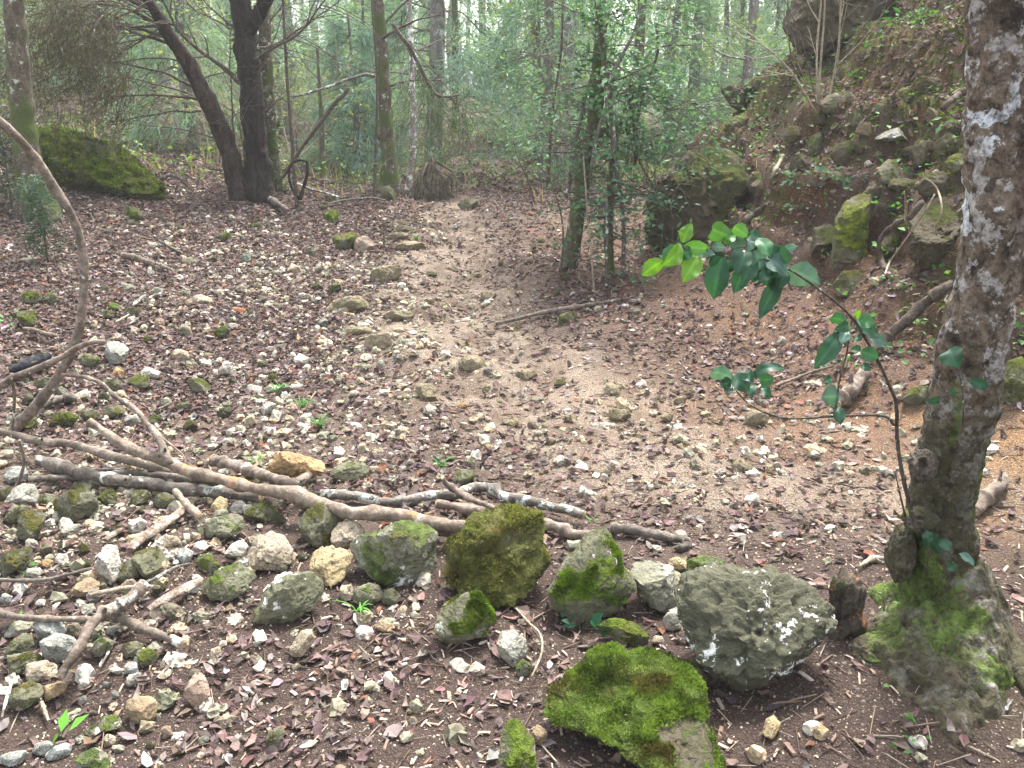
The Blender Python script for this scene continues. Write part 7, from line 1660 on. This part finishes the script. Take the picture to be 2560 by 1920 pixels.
# stones of hand size: each one a thing
rs = np.random.default_rng(90)
var = []
for k in range(18):
    U, F3 = ico(4); r2_ = np.random.default_rng(300 + k)
    Q = carve(U * r2_.uniform(.66, 1.22, 3), 1.0, r2_, 10, .13, .04, .09); N = vnormals(Q, F3)
    var.append(new_mesh('stone', Q, [F3], None, True, {'moss': moss_attr(Q, N, .5, 1.0, r2_)})); var[-1].materials.append(M['rock'])
KIND = {'trail': 'worn tan', 'white': 'white', 'cream': 'cream', 'pale': 'pale grey', 'grey': 'greenish grey', 'olive': 'olive brown', 'mossy': 'mossy', 'yellow': 'yellowish', 'dark': 'dark grey'}
ZONES = [  # polygon in photograph px, count, size px (min, max), styles with weights, phrase
    ([(0, 1480), (420, 1440), (520, 1560), (560, 1900), (0, 1900)], 28, (20, 56), {'cream': 2, 'white': 2, 'pale': 3, 'olive': 2, 'grey': 2}, 'at lower left'),
    ([(20, 1240), (780, 1190), (800, 1440), (300, 1440), (0, 1450)], 34, (22, 60), {'white': 3, 'cream': 3, 'pale': 2, 'grey': 2, 'dark': 2, 'olive': 1}, 'below the branch pile'),
    ([(0, 830), (420, 780), (760, 900), (700, 1120), (300, 1060), (0, 1000)], 30, (18, 48), {'olive': 3, 'mossy': 3, 'grey': 3, 'cream': 2, 'white': 1, 'dark': 1}, 'behind the branch pile'),
    ([(200, 640), (760, 600), (900, 740), (800, 900), (300, 820)], 26, (16, 42), {'cream': 3, 'pale': 3, 'grey': 2, 'olive': 1, 'white': 1}, 'left of the trail'),
    ([(0, 560), (300, 540), (700, 540), (500, 640), (0, 760)], 14, (14, 34), {'mossy': 4, 'olive': 2, 'cream': 1, 'pale': 1}, 'on the left slope'),
    ([(780, 880), (1300, 940), (1500, 1180), (1100, 1210), (760, 1080)], 22, (14, 34), {'cream': 3, 'white': 2, 'pale': 2, 'yellow': 1}, 'behind the lichen branch'),
    ([(900, 620), (1150, 640), (1350, 850), (1000, 900), (850, 760)], 30, (24, 70), {'trail': 8, 'cream': 1}, 'on the worn trail'),
    ([(1180, 880), (1700, 960), (2000, 1120), (1500, 1130), (1200, 1000)], 16, (24, 60), {'trail': 1}, 'on the lower trail'),
    ([(1250, 560), (1480, 620), (1380, 760), (1250, 700)], 8, (16, 34), {'grey': 2, 'olive': 2, 'cream': 1}, 'by the evergreen shrub'),
    ([(1400, 1180), (2100, 1180), (2200, 1340), (1900, 1420), (1560, 1320)], 12, (10, 24), {'cream': 3, 'yellow': 1, 'white': 1}, 'behind the boulders'),
    ([(700, 1600), (1300, 1500), (1350, 1850), (700, 1880)], 12, (10, 26), {'cream': 3, 'yellow': 2, 'white': 1}, 'on bare soil'),
    ([(1950, 300), (2380, 150), (2380, 640), (2000, 640)], 6, (16, 44), {'dark': 2, 'olive': 3, 'mossy': 3, 'grey': 1}, 'on the rocky bank')]
def in_poly(p, poly):
    c = False; n = len(poly); j = n - 1
    for i in range(n):
        (xi, yi), (xj, yj) = poly[i], poly[j]
        if (yi > p[1]) != (yj > p[1]) and p[0] < (xj - xi) * (p[1] - yi) / (yj - yi) + xi: c = not c
        j = i
    return c
centres = [(np.array(c), max(12, r * FPX / 3)) for _, c, r, *_ in ROCKS]
SMALL = []
for poly, cnt, (s0, s1), st, phrase in ZONES:
    P = np.array(poly); k = 0; tries = 0; names = list(st); pw = np.array([st[a] for a in names], float); pw /= pw.sum()
    while k < cnt and tries < 4000:
        tries += 1
        u, v = rs.uniform(P[:, 0].min(), P[:, 0].max()), rs.uniform(P[:, 1].min(), P[:, 1].max())
        if not in_poly((u, v), poly): continue
        sz = s0 + (s1 - s0) * rs.random() ** 1.6
        if any(np.hypot(u - c[0], v - c[1]) < rr * .62 + sz * .5 for c, rr in [(q[1], q[2] * FPX / max(1e-3, np.linalg.norm(np.array(q[0].location) - CAM))) for q in ROCKS]): continue
        if any(np.hypot(u - c[0], v - c[1]) < (rr + sz) * .55 for c, rr in SMALL): continue
        SMALL.append(((u, v), sz)); k += 1
        g, t = G(u, v); r = sz / 2 * t / FPX; nm = names[rs.choice(len(names), p=pw)]
        o = bpy.data.objects.new('stone', var[rs.integers(0, 18)]); COL.objects.link(o)
        o.location = (g[0], g[1], g[2] + r * .30); o.scale = (r, r, r * .9); o.rotation_euler = (rs.normal(0, .5), rs.normal(0, .5), rs.uniform(0, 6.28))
        if nm == 'trail': o.location.z = g[2] - r * .12; o.scale = (r * 1.15, r * 1.0, r * .42); o.rotation_euler = (0, 0, rs.uniform(0, 6.28))
        style(o, nm, rs)
        o['_zone'] = phrase; o['_kind'] = KIND[nm]; o['_px'] = sz; o['_u'] = u; o['_v'] = v
# each small stone is told apart by its colour and the larger rock it lies nearest to
big = [(q[0], np.array(q[1])) for q in ROCKS]
SHORT = {}
used = {}
smalls = [o for o in COL.objects if '_zone' in o.keys()]
bycls = {}
for o in smalls: bycls.setdefault((o['_zone'], o['_kind']), []).append(o)
for (zone, kind), lst in bycls.items():
    lst.sort(key=lambda q: q['_u'])
    for k, o in enumerate(lst):
        a = 'a' if kind[0] not in 'aeiou' else 'an'
        if len(lst) == 1: lab = 'only small ' + kind + ' stone ' + zone
        elif len(lst) == 2: lab = ('left' if k == 0 else 'right') + ' one of two small ' + kind + ' stones ' + zone
        else: lab = (('leftmost' if k == 0 else 'rightmost' if k == len(lst) - 1 else ORD[k] + ' from the left') + ' of the small ' + kind + ' stones ' + zone)
        tag(o, lab, 'stone', 'small ' + kind + ' stones ' + zone)
for o in smalls:
    for k in ('_zone', '_kind', '_px', '_u', '_v'): del o[k]

# ------------------------------------------------------------------ living plants on the ground
def plant_leaves(g, n, size, asp, rs, c0, c1, h, spread, up=.5):
    a = rs.uniform(0, 2 * pi, n); rr = spread * np.sqrt(rs.random(n))
    p = np.stack([g[0] + rr * np.cos(a), g[1] + rr * np.sin(a), g[2] + h * rs.uniform(.3, 1, n)], 1)
    d = np.stack([np.cos(a), np.sin(a), rs.normal(up * .3, .3, n)], 1)
    return blades(p, d, 1, size, asp, rs, c0, c1, .004, .3, 1.0), p
def seedling(u, v, label, n, size, c0, c1, h, spread, seed, asp=.6, lift=0.0):
    g, t = G(u, v); rs = np.random.default_rng(seed); g = g + [0, 0, lift]
    o = root('seedling', g, label, 'seedling')
    (V, F, c), p = plant_leaves(g, n, size, asp, rs, c0, c1, h, spread)
    mb = MB()
    for q in p:
        T, f3, f4 = tube_geo(catmull([g + [0, 0, -.004], (g + q) / 2 + [0, 0, .012], q], 6), np.linspace(.0018, .0008, 6), 4); mb.add(T, f3, f4)
    link('stem', mb.mesh('stem', g), M['bark_twig'], o)
    link('foliage', new_mesh('foliage', V - g, [F], c, False), M['leaf'], o)
BG0, BG1 = (.045, .125, .030), (.12, .27, .06)
seedling(1453, 1578, 'dark green heart leaved seedling above the flat mossy stone', 9, .050, (.022, .085, .048), (.040, .13, .07), .05, .055, 1, .85)
seedling(60, 1430, 'tiny bright seedling at the foot of the dark rock by the left edge', 14, .020, BG0, BG1, .03, .035, 2, .8)
seedling(150, 1850, 'bright green two leaved sprout near the bottom left corner', 3, .055, (.10, .32, .04), (.16, .42, .06), .035, .03, 3, .5)
seedling(62, 1568, 'tiny sprout in litter above the slender branch at left', 6, .02, BG0, BG1, .03, .02, 4)
seedling(250, 1600, 'long green blade leaf under the stout bent branch', 3, .10, (.10, .26, .06), (.16, .36, .09), .02, .03, 5, .3)
seedling(2300, 1850, 'small bright sprout on dark soil before the tree root', 6, .028, BG0, BG1, .04, .03, 6)
seedling(2208, 1545, 'small bright sprout between rotten stub and tree foot', 6, .022, BG0, BG1, .07, .03, 7)
seedling(2245, 1898, 'single green leaf at the bottom edge left of the root', 2, .03, BG0, BG1, .02, .01, 8)
seedling(2198, 1712, 'tiny green leaf beside the right of the largest boulder', 2, .018, BG0, BG1, .02, .01, 9)
seedling(30, 810, 'pale green sprout above the charred wood at left', 8, .045, (.06, .17, .05), (.14, .30, .08), .07, .05, 10)
seedling(2165, 985, 'bright green sprout under the low sapling twig', 4, .025, BG0, BG1, .04, .03, 11)
seedling(2100, 930, 'light green plant behind the sapling near the broken log piece', 14, .03, BG0, BG1, .06, .07, 12, .8)
seedling(2330, 820, 'green plant with round leaves left of the tree on the bank foot', 22, .035, BG0, BG1, .06, .11, 13, .85)
seedling(2550, 860, 'light green plant at the right frame edge beside the tree', 18, .04, BG0, BG1, .08, .10, 14, .8)
seedling(1600, 700, 'lone green leaf on the red slope below the shrub', 2, .04, BG0, BG1, .02, .01, 15)
seedling(2240, 530, 'creeping plant on the bank right of the moss capped pillar', 26, .045, BG0, BG1, .06, .16, 16, .85)
seedling(2330, 600, 'round leaved plant low on the bank near the curved root', 24, .045, BG0, BG1, .05, .15, 17, .85)
seedling(2390, 330, 'pale green plant on the bank beside the upper tree trunk', 24, .05, (.07, .16, .06), (.17, .30, .11), .08, .13, 18, .5)
seedling(2050, 470, 'blue green leafy plant in the middle of the bank, left one', 40, .05, (.045, .12, .07), (.10, .22, .13), .10, .24, 19, .5)
seedling(2110, 455, 'blue green leafy plant in the middle of the bank, right one', 30, .05, (.045, .12, .07), (.10, .22, .13), .08, .18, 20, .5)
seedling(2300, 60, 'light green plant high on the bank near the skyline', 22, .075, BG0, BG1, .10, .20, 21, .4)
seedling(2250, 640, 'round leaved plant below the moss capped pillar', 24, .04, BG0, BG1, .06, .14, 22, .85)
seedling(1780, 520, 'small plant at the foot of the dark rock wall', 14, .04, (.04, .12, .06), (.09, .2, .1), .08, .10, 23, .5)
seedling(2000, 530, 'bluish plant on the slope above the sapling top', 24, .04, (.045, .12, .07), (.10, .22, .13), .07, .16, 24, .5)
seedling(230, 460, 'pale blue green plant at the foot of the big mossy boulder', 12, .06, (.14, .24, .18), (.24, .36, .28), .12, .12, 25, .4)

def grass_tuft(u, v, label, n, h, seed, col=(.07, .19, .04), w_=.004):
    g, t = G(u, v); rs = np.random.default_rng(seed); mb = MB()
    for _ in range(n):
        a = rs.uniform(0, 2 * pi); d = np.array([cos(a), sin(a), 0]); s = np.array([-sin(a), cos(a), 0]); L = h * rs.uniform(.5, 1.2); wd = w_ * rs.uniform(.6, 1.4)
        f = np.linspace(0, 1, 5)[:, None]; P = g + rs.normal(0, .006, 3) * [1, 1, 0] + d * L * (f ** 1.4) * rs.uniform(.5, .9) + np.array([0, 0, 1]) * L * (f - .55 * f ** 2.2); ww = wd * (1 - f * .92)
        V = np.stack([P - s * ww, P + s * ww], 1).reshape(-1, 3); k = np.arange(4)[:, None] * 2
        mb.add(V, None, k + np.array([0, 1, 3, 2]), np.array(col) * rs.uniform(.6, 1.6))
    o = mb.obj('grass_tuft', M['leaf'], None, g, False); tag(o, label, 'grass tuft')
grass_tuft(900, 1535, 'broad bladed grass tuft on soil below the rounded greenish stone', 9, .085, 1, (.09, .25, .04), .006)
grass_tuft(760, 1020, 'grass tuft at the right of the left rubble, upper one', 22, .09, 2)
grass_tuft(800, 1070, 'grass tuft behind the main log, middle one', 26, .10, 3)
grass_tuft(700, 975, 'small grass tuft beside the flat white stone', 14, .08, 4)
grass_tuft(1105, 1170, 'grass tuft left of the brown stick behind the boulders', 18, .08, 5)
grass_tuft(640, 1165, 'grass tuft left of the orange brown rock behind the branches', 18, .08, 6)
grass_tuft(1275, 1430, 'fine grass tuft at the right tip of the moss covered rock', 14, .05, 7)
grass_tuft(690, 985, 'wispy grass tuft in the litter left of the trail', 14, .09, 8)
grass_tuft(1040, 600, 'low grass tuft beside the upper bedrock rib', 16, .10, 9)
grass_tuft(1480, 1305, 'single short green blade by the end of the grey log', 3, .05, 10)

# moss and creeping leaves that cover the bank
rs = np.random.default_rng(70)
n = 46000; y = rs.uniform(3.2, 9.5, n); x = foot(y) + rs.uniform(.75, 3.2, n)
tr, red, hum, mo = masks(x, y); k = (rs.random(n) < mo * 1.1) & (x < .62 * (y + .4)); x, y = x[k], y[k]; n = len(x)
p = np.stack([x, y, H(x, y)], 1); N = ground_frame(x, y) + rs.normal(0, .5, (n, 3)); N /= np.linalg.norm(N, axis=1, keepdims=True)
t = np.cross(N, rs.normal(size=(n, 3))); t /= np.linalg.norm(t, axis=1, keepdims=True); s = .018 * rs.uniform(.5, 1.4, (n, 1))
V = np.stack([p - t * s * .5 - N * s * .3, p + t * s * .5 - N * s * .3, p + N * s * .8], 1).reshape(-1, 3)
cl = fbm(p * 3 + 3, 2)[:, None]; c = np.array([.045, .062, .012]) + (np.array([.17, .23, .028]) - np.array([.045, .062, .012])) * np.clip(.4 + cl + rs.normal(0, .2, (n, 1)), 0, 1)
o = link('bank_moss', new_mesh('bank_moss', V, [np.arange(n * 3).reshape(-1, 3)], np.repeat(c, 3, 0), False), M['moss']); tag(o, 'patches of green moss growing on the rocky bank', 'moss', kind='stuff')
n = 1500; y = rs.uniform(3.2, 8.5, n); x = foot(y) + rs.uniform(.5, 2.6, n); k = fbm(np.stack([x * 1.5, y * 1.5, 0 * x + 60], 1), 2) > .02; x, y = x[k], y[k]
tp = np.stack([x, y, H(x, y) + rs.uniform(.01, .06, len(x))], 1)
V, F, c = blades(tp, rs.normal(size=tp.shape), 2, .038, .75, rs, (.040, .115, .040), (.13, .27, .085), .03)
o = link('creeping_leaves', new_mesh('creeping_leaves', V, [F], c, False), M['leaf']); tag(o, 'small creeping green leaves spread over the bank', 'creeping plants', kind='stuff')
